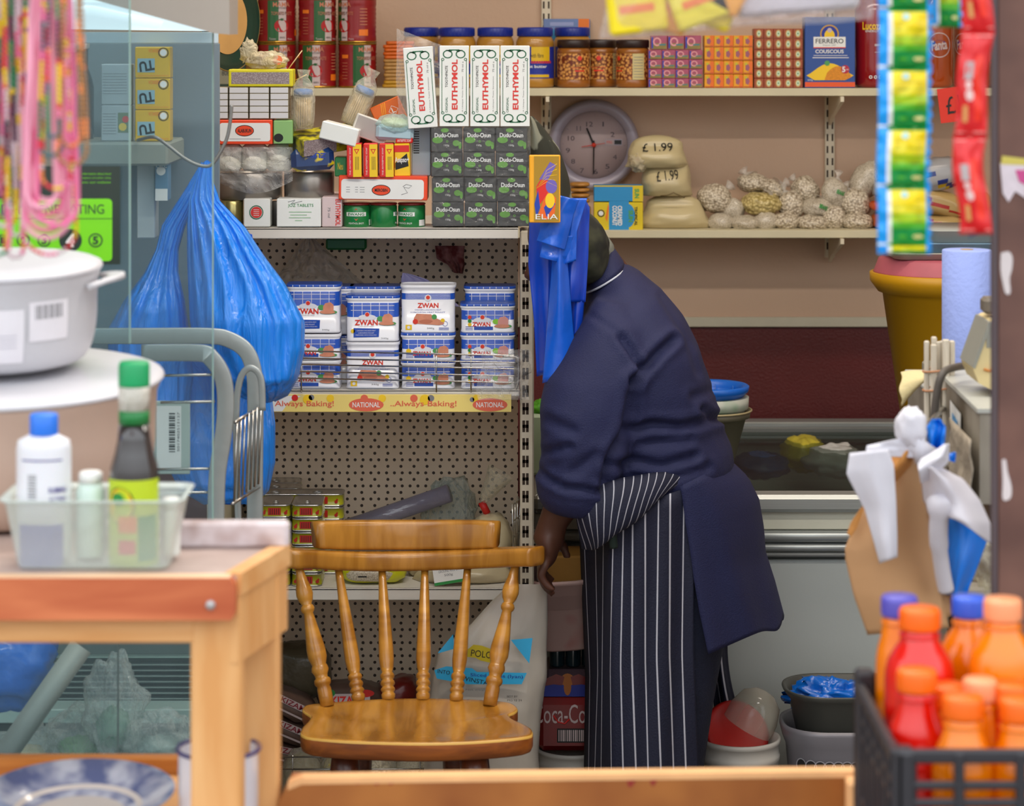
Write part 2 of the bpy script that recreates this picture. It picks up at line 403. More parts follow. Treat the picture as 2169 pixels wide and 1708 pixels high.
mx = N.new('ShaderNodeMix'); mx.data_type = 'RGBA'; L.new(dm, mx.inputs['Factor']); L.new(base_in, mx.inputs['A']); mx.inputs['B'].default_value = lin('3a2a20'); L.new(mx.outputs['Result'], bs_.inputs['Base Color'])
gp = MB()
pegz0 = .12; pegz1 = 1.29
gp.box(gx0, gx1, gB, gB+.004, pegz0, pegz1, peg, 0); gp.build('pegboard', gon)
# right upright with keyhole slots
ux0 = P(1102, 0, gD).x; ux1 = P(1131, 0, gD).x
b = MB(); b.box(ux0, ux1, gD+.01, gB+.03, .0, 1.285, mat('upright_paint', 'cdc0aa', .5, var=.06), .003)
z = .03
while z < 1.26:
    for s in (0, 1): b.box(ux0+.004+s*.007, ux0+.009+s*.007, gD+.0095, gD+.02, z, z+.022, slotm, 0)
    b.box(ux0+.004, ux0+.016, gD+.0095, gD+.02, z+.008, z+.014, slotm, 0)
    z += .0335
b.build('upright', gon)
b = MB(); b.box(gx0-.03, gx0, gD+.01, gB+.03, 0, 1.285, CREAM, .003); b.build('upright', gon)
shm = mat('shelf_enamel', 'dcd6cc', .4, var=.04, vs=10)
def gshelf(py0, py1, yf=gD, x1=gx1):
    z1 = P(0, py0, yf).z; z0 = P(0, py1, yf).z
    b = MB(); b.box(gx0, x1, yf, gB-.001, z1-.004, z1, shm, .001); b.box(gx0, x1, yf, yf+.006, z0, z1, shm, .002); b.build('shelf', gon); return z1
ZT = gshelf(483, 506); ZM = gshelf(826, 840, x1=P(1100, 0, gD).x); ZL = gshelf(1247, 1272, x1=P(1090, 0, gD).x)
ZBp = .17
b = MB(); b.box(gx0, gx1, gD-.05, gB, ZBp-.02, ZBp, shm, .002); b.build('shelf', gon)
# printed shelf strip
strip = mat('yellow_shelf_strip', 'eed67a', .35, var=.05, vs=9); z1 = P(0, 836, gD-.004).z; z0 = P(0, 873, gD-.004).z
b = MB(); xs0 = P(560, 0, gD).x; xs1 = P(1083, 0, gD).x
b.box(xs0, xs1, gD-.004, gD-.001, z0, z1, strip, .0004)
yy = gD-.0045; pinkr = mat('faded_red_print', 'e0664a', .4)
def X(px, D=gD): return (px-CX)*D/F
def Zp(py, D=gD): return ZC-(py-HY)*D/F
b.flat([(X(560), Zp(838)), (X(560), Zp(871)), (X(598), Zp(871)), (X(614), Zp(850)), (X(640), Zp(838))][::-1], yy+.0002, WHITE)
for (px, t, w) in ((645, 'Always Baking!', 125), (897, '..Always Baking!', 140)):
    b.text(t, X(px), Zp(856), w*K(gD), 15*K(gD), yy-.0002, pinkr, bold=.01)
for px in (776, 1038):
    b.disc(X(px), Zp(857), 37*K(gD), yy-.0002, pinkr, rz=14*K(gD)); b.text('NATIONAL', X(px), Zp(857), 58*K(gD), 11*K(gD), yy-.0005, WHITE, bold=.01)
for px, py, r, c in ((625, 834, 7, RED), (652, 838, 10, YEL), (700, 836, 8, YEL), (660, 841, 6, GREY), (772, 834, 8, pinkr), (810, 838, 8, YEL), (877, 838, 8, pinkr), (900, 840, 11, YEL), (913, 843, 7, GREY), (1010, 838, 9, YEL), (1000, 846, 5, GREY)):
    b.disc(X(px), min(Zp(py), z1-r*K(gD)), r*K(gD), yy-.0001, c, 14)
b.build('printed_strip', gon)
# wire guard in front of the tins
wx0 = X(596); wx1 = X(1098); yg = gD-.022
b = MB()
for i, py in enumerate((742, 757, 770, 785, 799)):
    b.tube([(X(604-i*4), yg, Zp(py-2)), (wx1-.01, yg, Zp(py+8)), (wx1, yg, Zp(py+9))], .0016, STEEL, 6)
for px in (640, 925, 998): b.tube([(X(px), yg+.002, Zp(738 if px > 700 else 745)), (X(px), yg+.002, Zp(828))], .0014, STEEL, 6)
b.tube(bez([(wx1-.03, yg, Zp(752)), (wx1-.004, yg, Zp(753)), (wx1, yg, Zp(762)), (wx1, yg, Zp(800)), (wx1-.004, yg, Zp(822))], 4), .0018, STEEL, 6)
for px in (640, 998): b.tube([(X(px), yg, Zp(826)), (X(px), gD+.01, Zp(826))], .0014, STEEL, 6)
b.build('wire_guard', gon)
b = MB(); ygl = gD-.06
for py in (1604, 1630): b.tube([(gx0, ygl, Zp(py, ygl)), (X(1078, ygl), ygl, Zp(py, ygl))], .0018, STEEL, 6)
for px in (620, 735, 890, 975, 1040, 1078): b.tube([(X(px, ygl), ygl, Zp(1600, ygl)), (X(px, ygl), ygl, Zp(1660, ygl))], .0014, STEEL, 6)
b.build('wire_guard', gon)
# ================================================================ chair
cw = woodmat('honey_chair_wood', '9a6218', 'c68a32', .28, .35, (3, 3, 22), 1.6); cwx = woodmat('honey_chair_wood_rail', '96601a', 'c88c36', .26, .4, (16, 3, 3), 1.6); edgew = woodmat('worn_seat_edge', '7a3d10', 'a0561a', .4, .1)
paleedge = mat('worn_pale_seat_edge', 'd8a84e', .35)
ch = thing('wooden_chair', 'honey brown wooden bow back chair with six turned spindles in front of the shelving', 'chair', (0, 0, 0))
sz = ZC-(1573-HY)*4.3/F
seat_px = [(660, 1491), (720, 1486), (800, 1481), (892, 1479), (990, 1481), (1060, 1485), (1086, 1490), (1097, 1500), (1090, 1508), (1078, 1514), (1086, 1523), (1108, 1533), (1125, 1543), (1129, 1552), (1118, 1560), (1058, 1567), (980, 1572), (892, 1574), (800, 1572), (726, 1569), (660, 1563), (640, 1557), (636, 1550), (640, 1540), (652, 1528), (658, 1517), (646, 1508), (640, 1501), (646, 1494)]
sp_ = bez([ON(a, b_, sz) for a, b_ in seat_px]+[ON(*seat_px[0], sz)], 3)[:-1]
cen = sum(sp_, Vector())/len(sp_)
def inset(f, z): return [Vector((cen.x+(p.x-cen.x)*f, cen.y+(p.y-cen.y)*f, z)) for p in sp_]
b = MB(); b.loft([inset(.95, sz-.034), inset(.985, sz-.030), inset(1.0, sz-.022), inset(1.0, sz-.005), inset(.992, sz-.0008), inset(.975, sz), inset(.9, sz-.002), inset(.6, sz-.007), inset(.3, sz-.009), inset(.05, sz-.009)], [edgew, edgew, edgew, paleedge, cwx, cwx, cwx, cwx, cwx], True, False); b.add([tuple(p) for p in inset(.05, sz-.009)], [tuple(range(len(sp_)))], cwx); b.build('seat', ch)
MIDP = [(0, 8), (.1, 8.5), (.2, 10), (.4, 13), (.6, 15.5), (.7, 16), (.76, 14), (.795, 11), (.808, 14.5), (.82, 15.5), (.835, 14.5), (.847, 11.5), (.86, 14.5), (.873, 15.5), (.885, 14.5), (.897, 11.5), (.91, 14.5), (.92, 15.5), (.932, 14), (.94, 11.5), (.955, 15), (.975, 14.5), (1, 12)]
OUTP = [(0, 8.5), (.06, 9), (.12, 12), (.18, 17), (.22, 18), (.26, 15), (.29, 10), (.30, 13), (.32, 15), (.34, 13), (.35, 10), (.4, 12), (.5, 16), (.6, 20), (.66, 20), (.71, 15), (.725, 17), (.75, 18.5), (.78, 14), (.80, 13), (.812, 17), (.83, 18), (.845, 17), (.86, 13.5), (.88, 15), (.93, 15), (1, 14)]
spin = [((632, 1195), (694, 1497), 1), ((716, 1200), (760, 1487), 0), ((809, 1200), (823, 1485), 0), ((900, 1199), (896, 1485), 0), ((991, 1196), (966, 1487), 0), ((1093, 1190), (1037, 1496), 1)]
rd = lambda px: 4.72-.12*((px-880)/270.0)**2
for (a, c, o) in spin:
    p0 = P(*a, rd(a[0])); p1 = ON(c[0], c[1], sz-.004); pr = OUTP if o else MIDP
    pts = []; rs = []
    for t, r in pr: pts.append(p0.lerp(p1, t)); rs.append(r*K(4.62))
    b = MB(); b.tube(pts, rs, cw, 16); b.build('spindle', ch)
def sweep(b, pts, w, h, m, r=.006, lean=0):
    """rounded bar following pts; w across the depth, h upwards"""
    rings = []
    for i, p in enumerate(pts):
        t = (pts[min(i+1, len(pts)-1)]-pts[max(i-1, 0)]); t.z = 0; t.normalize(); nrm = Vector((-t.y, t.x, 0)); hh = h(i/(len(pts)-1)) if callable(h) else h; ww = w(i/(len(pts)-1)) if callable(w) else w
        rings.append([p+nrm*(x+lean*z)+Vector((0, 0, z)) for x, z in rrect(ww, hh, min(r, ww*.4, hh*.4), 4)])
    b.loft(rings, m)
pts = [P(x, y, rd(x)) for x, y in ((604, 1184), (640, 1183), (700, 1186), (780, 1188), (880, 1187), (980, 1184), (1060, 1181), (1110, 1179), (1130, 1179), (1139, 1179))]; pts = bez(pts, 4)
b = MB(); sweep(b, pts, lambda t: .046*min(1, (1-t)*14+.35, t*14+.35), lambda t: .034*min(1, (1-t)*16+.55), cwx, .009); b.build('arm_rail', ch)
pts = [P(x, 1133+(x-860)*-.002, rd(x)+.012) for x in range(668, 1054, 16)]
b = MB(); sweep(b, pts, .026, lambda t: .053*(1-.10*abs(2*t-1)**6), cwx, .008, lean=.12); b.build('crest_rail', ch)
dark = woodmat('dark_chair_leg', '4a2010', '6b3316', .35, .2)
for (tp, bt, z0) in (((732, 4.38), (715, 4.32), 0), ((1005, 4.38), (1022, 4.32), 0), ((760, 4.54), (745, 4.62), 0), ((965, 4.54), (980, 4.62), 0)):
    a = Vector((X(tp[0], tp[1]), tp[1], sz-.03)); c = Vector((X(bt[0], bt[1]), bt[1], 0)); f = [(0, .022), (.1, .026), (.3, .025), (.38, .018), (.4, .024), (.43, .018), (.6, .024), (.8, .018), (1, .014)]
    b = MB(); b.tube([a.lerp(c, t) for t, r in f], [r for t, r in f], dark, 14); b.build('leg', ch)
# ================================================================ the shopkeeper, bending forward into a tub
DP = 4.85
def PX(p): return (CX+p.x*F/p.y, HY+(ZC-p.z)*F/p.y)
def ring(xl, yl, xr, yr, hy, D=DP, n=28, pw=.85):
    a = P(xl, yl, D); c = P(xr, yr, D); m = (a+c)/2; h = (c-a)/2; out = []
    for i in range(n):
        t = 2*PI*i/n; cs, sn = math.cos(t), math.sin(t); cs = math.copysign(abs(cs)**pw, cs); sn = math.copysign(abs(sn)**pw, sn)
        out.append(m+h*cs+Vector((0, hy*sn, 0)))
    return out
def merge(mb, name, mat_, parent, voxel=.009, smooth=6, post=None):
    """join the overlapping shapes into one continuous skin"""
    o = mb.build(name, None); md = o.modifiers.new('r', 'REMESH'); md.mode = 'VOXEL'; md.voxel_size = voxel; md.use_smooth_shade = True
    ms = o.modifiers.new('s', 'SMOOTH'); ms.iterations = smooth; ms.factor = .6
    bpy.context.view_layer.update(); me = bpy.data.meshes.new_from_object(o.evaluated_get(bpy.context.evaluated_depsgraph_get()))
    bpy.data.objects.remove(o); me.materials.clear(); me.materials.append(mat_)
    if post:
        nr = [v.normal.copy() for v in me.vertices]
        for v, n_ in zip(me.vertices, nr): v.co = post(v.co.copy(), n_)
    for p in me.polygons: p.use_smooth = True
    me.update(); me.name = name
    q = bpy.data.objects.new(name, me); COL.objects.link(q); q.parent = parent; return q
def seg(p, a, c):
    d = (c[0]-a[0], c[1]-a[1]); L = d[0]**2+d[1]**2; t = max(0, min(1, ((p[0]-a[0])*d[0]+(p[1]-a[1])*d[1])/L)); q = (a[0]+d[0]*t, a[1]+d[1]*t)
    return math.hypot(p[0]-q[0], p[1]-q[1])
per = thing('person', 'person in navy smock and striped apron bending forward into a tub beside the shelving', 'person', (0, 0, 0))
skin = mat('dark_brown_skin', '4b2a1c', .5, var=.05, sss=.1)
navy = mat('navy_cotton', '171c46', .75, var=.07, vs=14, bump=.25, bs=420); jean = mat('dark_jeans', '141b33', .8, var=.12, vs=20, bump=.25, bs=300)
# body, one continuous mesh: head, neck, trunk, arms with hands, legs
b = MB()
hc = P(1200, 522, 4.78)      # head centre; face turned down and to the left
b.blob(hc, (.060, .062, .082), skin, seed=1, amp=.02, rot=-.9)
b.blob(hc+Vector((-.020, 0, -.060)), (.044, .048, .044), skin, seed=2, amp=.02)
b.tube([hc+Vector((-.066, 0, -.030)), hc+Vector((-.070, 0, -.056)), hc+Vector((-.060, 0, -.062))], [.008, .013, .008], skin)
for s in (-1, 1):
    b.blob(hc+Vector((-.058, s*.028, -.018)), (.013, .014, .010), skin, seed=4, amp=0, nu=12, nv=8)
    b.blob(hc+Vector((.012, s*.067, -.012)), (.016, .008, .028), skin, seed=5, amp=0, nu=12, nv=8)
b.tube([hc+Vector((-.046, -.020, -.080)), hc+Vector((-.052, 0, -.082)), hc+Vector((-.046, .020, -.080))], .007, skin)
b.tube([hc+Vector((.01, 0, -.02)), P(1268, 572, DP), P(1290, 620, DP)], [.050, .050, .065], skin, 16)
b.loft([ring(1262, 620, 1340, 590, .07), ring(1255, 680, 1400, 640, .16), ring(1240, 760, 1455, 730, .18), ring(1235, 860, 1490, 840, .165), ring(1240, 960, 1510, 930, .16), ring(1265, 1040, 1540, 1010, .17), ring(1290, 1130, 1570, 1130, .17), ring(1300, 1230, 1560, 1230, .16)], skin)
for s in (-1, 1):
    D = DP+s*.085
    b.loft([ring(1300+s*-6, 1200, 1545, 1210, .09, D), ring(1310, 1330, 1500, 1330, .08, D), ring(1330, 1480, 1470, 1480, .065, D), ring(1345, 1600, 1455, 1600, .055, D), ring(1350, 1720, 1440, 1720, .045, D), ring(1365, 1830, 1425, 1830, .035, D)], skin)
    f = P(1395, 1850, D); b.loft([[Vector((f.x+.06, f.y+.03*math.cos(t), .045+.04*math.sin(t))) for t in [2*PI*i/16 for i in range(16)]], [Vector((f.x-.02, f.y+.042*math.cos(t), .045+.04*math.sin(t))) for t in [2*PI*i/16 for i in range(16)]], [Vector((f.x-.16, f.y+.045*math.cos(t), .028+.024*math.sin(t))) for t in [2*PI*i/16 for i in range(16)]]], skin)
    # arm, forearm, palm, thumb and four fingers
    Da = DP+s*.20; sh = P(1290, 770, DP+s*.16); el = P(1238, 985, Da); wr = P(1172, 1105, Da-s*.02); pm = P(1160, 1150, Da-s*.03)
    b.tube([sh, sh.lerp(el, .5), el, el.lerp(wr, .5), wr, pm], [.046, .044, .040, .038, .027, .030], skin, 16)
    b.blob(pm, (.022, .040, .045), skin, seed=7, amp=.02, nu=16, nv=12)
    for i, (oy, ln) in enumerate(((-.030, .050), (-.010, .062), (.010, .058), (.029, .045))):
        q = pm+Vector((-.004, oy, -.032)); b.tube([q, q+Vector((-.010, 0, -ln*.45)), q+Vector((.002, 0, -ln*.8)), q+Vector((.016, 0, -ln))], [.0095, .009, .0085, .007], skin, 10)
    q = pm+Vector((.008, -s*.032, .006)); b.tube([q, q+Vector((.022, -s*.018, -.022)), q+Vector((.030, -s*.014, -.045))], [.011, .010, .008], skin, 10)
merge(b, 'body', skin, per, .006, 3)
# smock
CR = [([(1424, 722), (1395, 748), (1343, 807)], 9, .016), ([(1318, 716), (1340, 745), (1355, 778)], 8, .010), ([(1343, 807), (1336, 868), (1318, 930), (1289, 975), (1283, 1030)], 10, .016),
      ([(1330, 912), (1380, 900), (1440, 905), (1521, 887)], 9, .013), ([(1290, 990), (1340, 975), (1400, 988), (1470, 968)], 9, .010), ([(1490, 868), (1524, 888)], 7, .012), ([(1470, 840), (1505, 828)], 8, .006),
      ([(1155, 958), (1207, 946)], 8, .008), ([(1136, 992), (1160, 1015), (1193, 1032), (1240, 1038), (1275, 1043)], 7, .011), ([(1236, 657), (1306, 704), (1353, 770)], 6, .004), ([(1400, 625), (1461, 728), (1480, 790)], 7, .005),
      ([(1160, 890), (1215, 915)], 10, .006), ([(1345, 1010), (1420, 1012), (1500, 990)], 8, .006), ([(1370, 940), (1460, 930)], 9, .005), ([(1215, 1000), (1262, 965)], 10, .006)]
def crease(co, n_):
    q = PX(co); off = 0
    if n_.y < .35:
        for pl, w, A in CR:
            d = min(seg(q, pl[i], pl[i+1]) for i in range(len(pl)-1)); off -= A*math.exp(-(d/w)**2); off += A*.35*math.exp(-((d-2.1*w)/w)**2)
        off *= max(0, min(1, (.35-n_.y)))
    off += .0025*mnoise.noise(co*14)
    return co+n_*off
b = MB()
b.loft([ring(1250, 592, 1292, 532, .060), ring(1244, 612, 1318, 556, .085), ring(1238, 640, 1352, 572, .13), ring(1228, 690, 1402, 612, .185), ring(1218, 740, 1446, 668, .21), ring(1212, 790, 1480, 733, .22), ring(1210, 840, 1501, 798, .215), ring(1210, 885, 1516, 855, .205), ring(1212, 930, 1530, 905, .20), ring(1218, 972, 1549, 945, .20), ring(1228, 1012, 1554, 978, .20), ring(1245, 1046, 1546, 1002, .19), ring(1275, 1058, 1505, 1022, .165)], navy)
b.loft([ring(1262, 628, 1330, 640, .045, 4.72), ring(1236, 672, 1372, 690, .075, 4.71), ring(1196, 735, 1386, 752, .092, 4.70), ring(1156, 798, 1370, 808, .10, 4.69), ring(1144, 860, 1346, 868, .10, 4.68), ring(1143, 920, 1334, 930, .10, 4.68), ring(1147, 975, 1318, 990, .095, 4.68), ring(1135, 1010, 1298, 1038, .095, 4.68), ring(1137, 1046, 1292, 1066, .09, 4.68), ring(1152, 1074, 1283, 1084, .078, 4.68), ring(1175, 1083, 1270, 1090, .06, 4.68)], navy)
b.loft([ring(1262, 650, 1340, 640, .05, 5.0), ring(1210, 760, 1370, 780, .085, 4.99), ring(1170, 900, 1320, 910, .08, 4.98), ring(1160, 1000, 1290, 1020, .075, 4.98), ring(1180, 1070, 1270, 1076, .06, 4.98)], navy)
merge(b, 'smock', navy, per, .0075, 4, crease)
# collar with white piping, grey shirt collar below the scarf
b = MB(); b.loft([ring(1236, 618, 1322, 562, .098), ring(1238, 606, 1318, 552, .098), ring(1246, 590, 1302, 530, .072), ring(1250, 584, 1296, 526, .066)], navy, False, False); b.build('collar', per, solid=.004)
b = MB(); b.tube(ring(1236, 616, 1323, 563, .099), .0022, mat('white_piping', 'c9ccd8', .6), 6, closed=True); b.build('collar_piping', per)
b = MB(); b.loft([ring(1236, 604, 1302, 545, .066), ring(1232, 580, 1298, 520, .062), ring(1230, 560, 1288, 505, .058)], mat('grey_shirt', '6d6f66', .8, bump=.2), False, False); b.build('shirt_collar', per, solid=.004)
scarf = spotmat('olive_headscarf', '1d1e17', '3b3c2a', 26, (.4, .6), .85, 'noise', .3)
b = MB(); b.blob(hc+Vector((.010, 0, .010)), (.063, .068, .076), scarf, seed=9, amp=.08, fr=3.5, rot=-.9); b.blob(hc+Vector((.038, 0, -.025)), (.036, .056, .045), scarf, seed=10, amp=.10, rot=-.4); merge(b, 'head_scarf', scarf, per, .006, 3)
# smock tail over the hips
def interp(tab, t):
    for i in range(len(tab)-1):
        if t <= tab[i+1][0]:
            f = (t-tab[i][0])/(tab[i+1][0]-tab[i][0]); f = max(0, min(1, f)); return [u+(v-u)*f for u, v in zip(tab[i][1:], tab[i+1][1:])]
    return list(tab[-1][1:])
TL = [(0, 1440, 1548, 1030, 978), (.08, 1446, 1583, 1060, 1012), (.2, 1452, 1606, 1110, 1060), (.35, 1462, 1616, 1170, 1120), (.5, 1470, 1620, 1230, 1175), (.7, 1482, 1640, 1300, 1240), (1, 1500, 1659, 1386, 1316)]
def tail(u, v):
    xl, xr, yl, yr = interp(TL, v); a = u*PI
    fold = 1+.06*v*math.sin(a*5+.6)+.05*v*math.sin(a*9+2); s = math.sin(a)
    x = xl+(xr-xl)*s; y = yl+(yr-yl)*(s if u < .5 else 1); y += v*(14*math.exp(-((u-.36)/.08)**2)-16*math.exp(-((u-.47)/.05)**2))
    hh = (.195-.02*v)*fold
    return P(x, y, DP-hh*math.cos(a)-.008*math.exp(-((u-.12-.1*v)/.05)**2))
b = MB(); b.grid(tail, 44, 30, navy); b.build('smock_tail', per, solid=.004)
# jeans
b = MB()
b.loft([ring(1262, 1040, 1555, 1010, .178), ring(1275, 1130, 1590, 1120, .178), ring(1285, 1215, 1580, 1215, .17), ring(1290, 1280, 1560, 1280, .15)], jean)
for s in (-1, 1):
    D = DP+s*.088; b.loft([ring(1290, 1190, 1575, 1195, .088, D), ring(1300, 1330, 1540, 1330, .088, D), ring(1312, 1480, 1512, 1480, .08, D), ring(1320, 1600, 1494, 1600, .075, D), ring(1325, 1720, 1475, 1720, .07, D), ring(1330, 1800, 1465, 1800, .065, D)], jean)
merge(b, 'jeans', jean, per, .009, 4)
# striped butcher apron
stripe = mat('apron_white_stripe', 'b9b9c4', .7); apn = mat('apron_navy', '12162f', .75, var=.08, bump=.2, bs=300)
SX = {0: [(1226, 1240, 1262, 1292), (1321, 1341, 1366, 1395, 1419, 1448)]}
TOPX = [1238, 1262, 1280, 1300, 1321, 1341, 1366, 1395, 1419, 1448]; MIDX = [1251, 1268, 1277, 1294, 1315, 1339, 1366, 1391, 1417, 1444]; BOTX = [1246, 1256, 1273, 1298, 1325, 1352, 1378, 1405, 1432, 1458]
us = []
for i in range(10): us += [(i, 'a'), (i, 'b')]
def apx(i, v): 
    return TOPX[i]+(MIDX[i]-TOPX[i])*v/.45 if v < .45 else MIDX[i]+(BOTX[i]-MIDX[i])*(v-.45)/.55
rows = 26; rings = []
for j in range(rows+1):
    v = j/rows; R_ = []
    xs = [apx(0, v)-10]
    for i in range(10):
        w = 1.6 if i > 3 else .7; x = apx(i, v); xs += [x-w, x+w]
        nx = apx(i+1, v) if i < 9 else x+18+6*v; xs += [x+(nx-x)*.5] if i < 9 else [nx, nx+4]
    y0 = {0: 1075}; 
    for x in xs:
        t = (x-1250)/215.0; yt = 1122-92*max(0, min(1, t))**.8; y = yt+(1800-yt)*v
        Dd = DP-.185-.03*math.sin(PI*min(1, max(0, t)))+.17*max(0, .22-t)/.22*1.0+.004*math.sin(t*22+v*3)
        R_.append(P(x, y, Dd))
    rings.append(R_)
ncol = len(rings[0]); 
def am(i, j): return stripe if (j-1) % 3 == 0 and j < ncol-3 else apn
b = MB(); b.loft(rings, am, False, False, False); b.build('apron', per, solid=.003)
# apron bib bunched over the hip
b = MB(); path = bez([P(1430, 1030, 4.655), P(1395, 1042, 4.64), P(1350, 1062, 4.63), P(1300, 1082, 4.62), P(1255, 1105, 4.63), P(1225, 1122, 4.66)], 9)
rr = [.006+.044*math.sin(min(1, (i+1)/(len(path)*.78))*PI*.5) if i < len(path)*.8 else .050-.018*((i-len(path)*.8)/(len(path)*.2))**2 for i in range(len(path))]
R2 = []
for i, p in enumerate(path):
    t = (path[min(i+1, len(path)-1)]-path[max(i-1, 0)]).normalized(); a = Vector((0, 1, 0)); c = t.cross(a).normalized()
    R2.append([p+a*.6*rr[i]*math.cos(q)+c*rr[i]*math.sin(q)*(1+.05*math.sin(3*q))+t*.03*math.sin(q)*1.0 for q in [2*PI*k/20 for k in range(20)]])
# narrow white bands every fourth ring
S = []; mm = []
for i in range(len(R2)-1):
    S.append(R2[i]); 
    if i % 3 == 1:
        S.append([u.lerp(v, .35) for u, v in zip(R2[i], R2[i+1])]); mm += [stripe, apn]
    else: mm.append(apn)
S.append(R2[-1]); b.loft(S, mm); b.build('apron_bib', per)
b = MB(); b.tube(bez([P(1290, 1108, 4.62), P(1296, 1125, 4.615), P(1300, 1160, 4.62)], 6), .008, mat('apron_tie_green', '10231c', .8)); b.build('apron_tie', per)
# apron edge hanging on the far side
rings = []
for j in range(11):
    v = j/10; R_ = []; x0 = 1500+20*v; x1 = 1538+42*v*v+2
    for q in (0, .2, .30, .36, .52, .60, .66, .82, .9, 1): R_.append(P(x0+(x1-x0)*q, 1370+185*v-4*q, DP+.15+.015*math.sin(q*8)))
    rings.append(R_)
b = MB(); b.loft(rings, lambda i, j: stripe if j in (2, 5) else apn, False, False, False); b.build('apron', per, solid=.003)
# ================================================================ goods
def cart(name, label, cat, x0, x1, y0, y1, D, dep, m, dec=None, group=None, ry=0, rz=0, bev=.0015, parent=None, sides=None):
    """carton whose front face spans the given stretch at distance D, standing on its base"""
    k = K(D); mid = (x0+x1)/2; b = MB(); w = (x1-x0)*k; h = (y1-y0)*k
    b.box(-w/2, w/2, 0, dep, 0, h, m, bev)
    if dec: dec(b, lambda px: (px-mid)*k, lambda py: (y1-py)*k)
    o = b.build(name, parent); o.location = P(mid, y1, D); o.rotation_euler = (0, ry, rz)
    return tag(o, label, cat, group)
E = -.0006
def col(n, c, r=.4, **k): return mat(n, c, r, **k)
ORD = ['first', 'second', 'third', 'fourth', 'fifth', 'sixth', 'seventh', 'eighth']
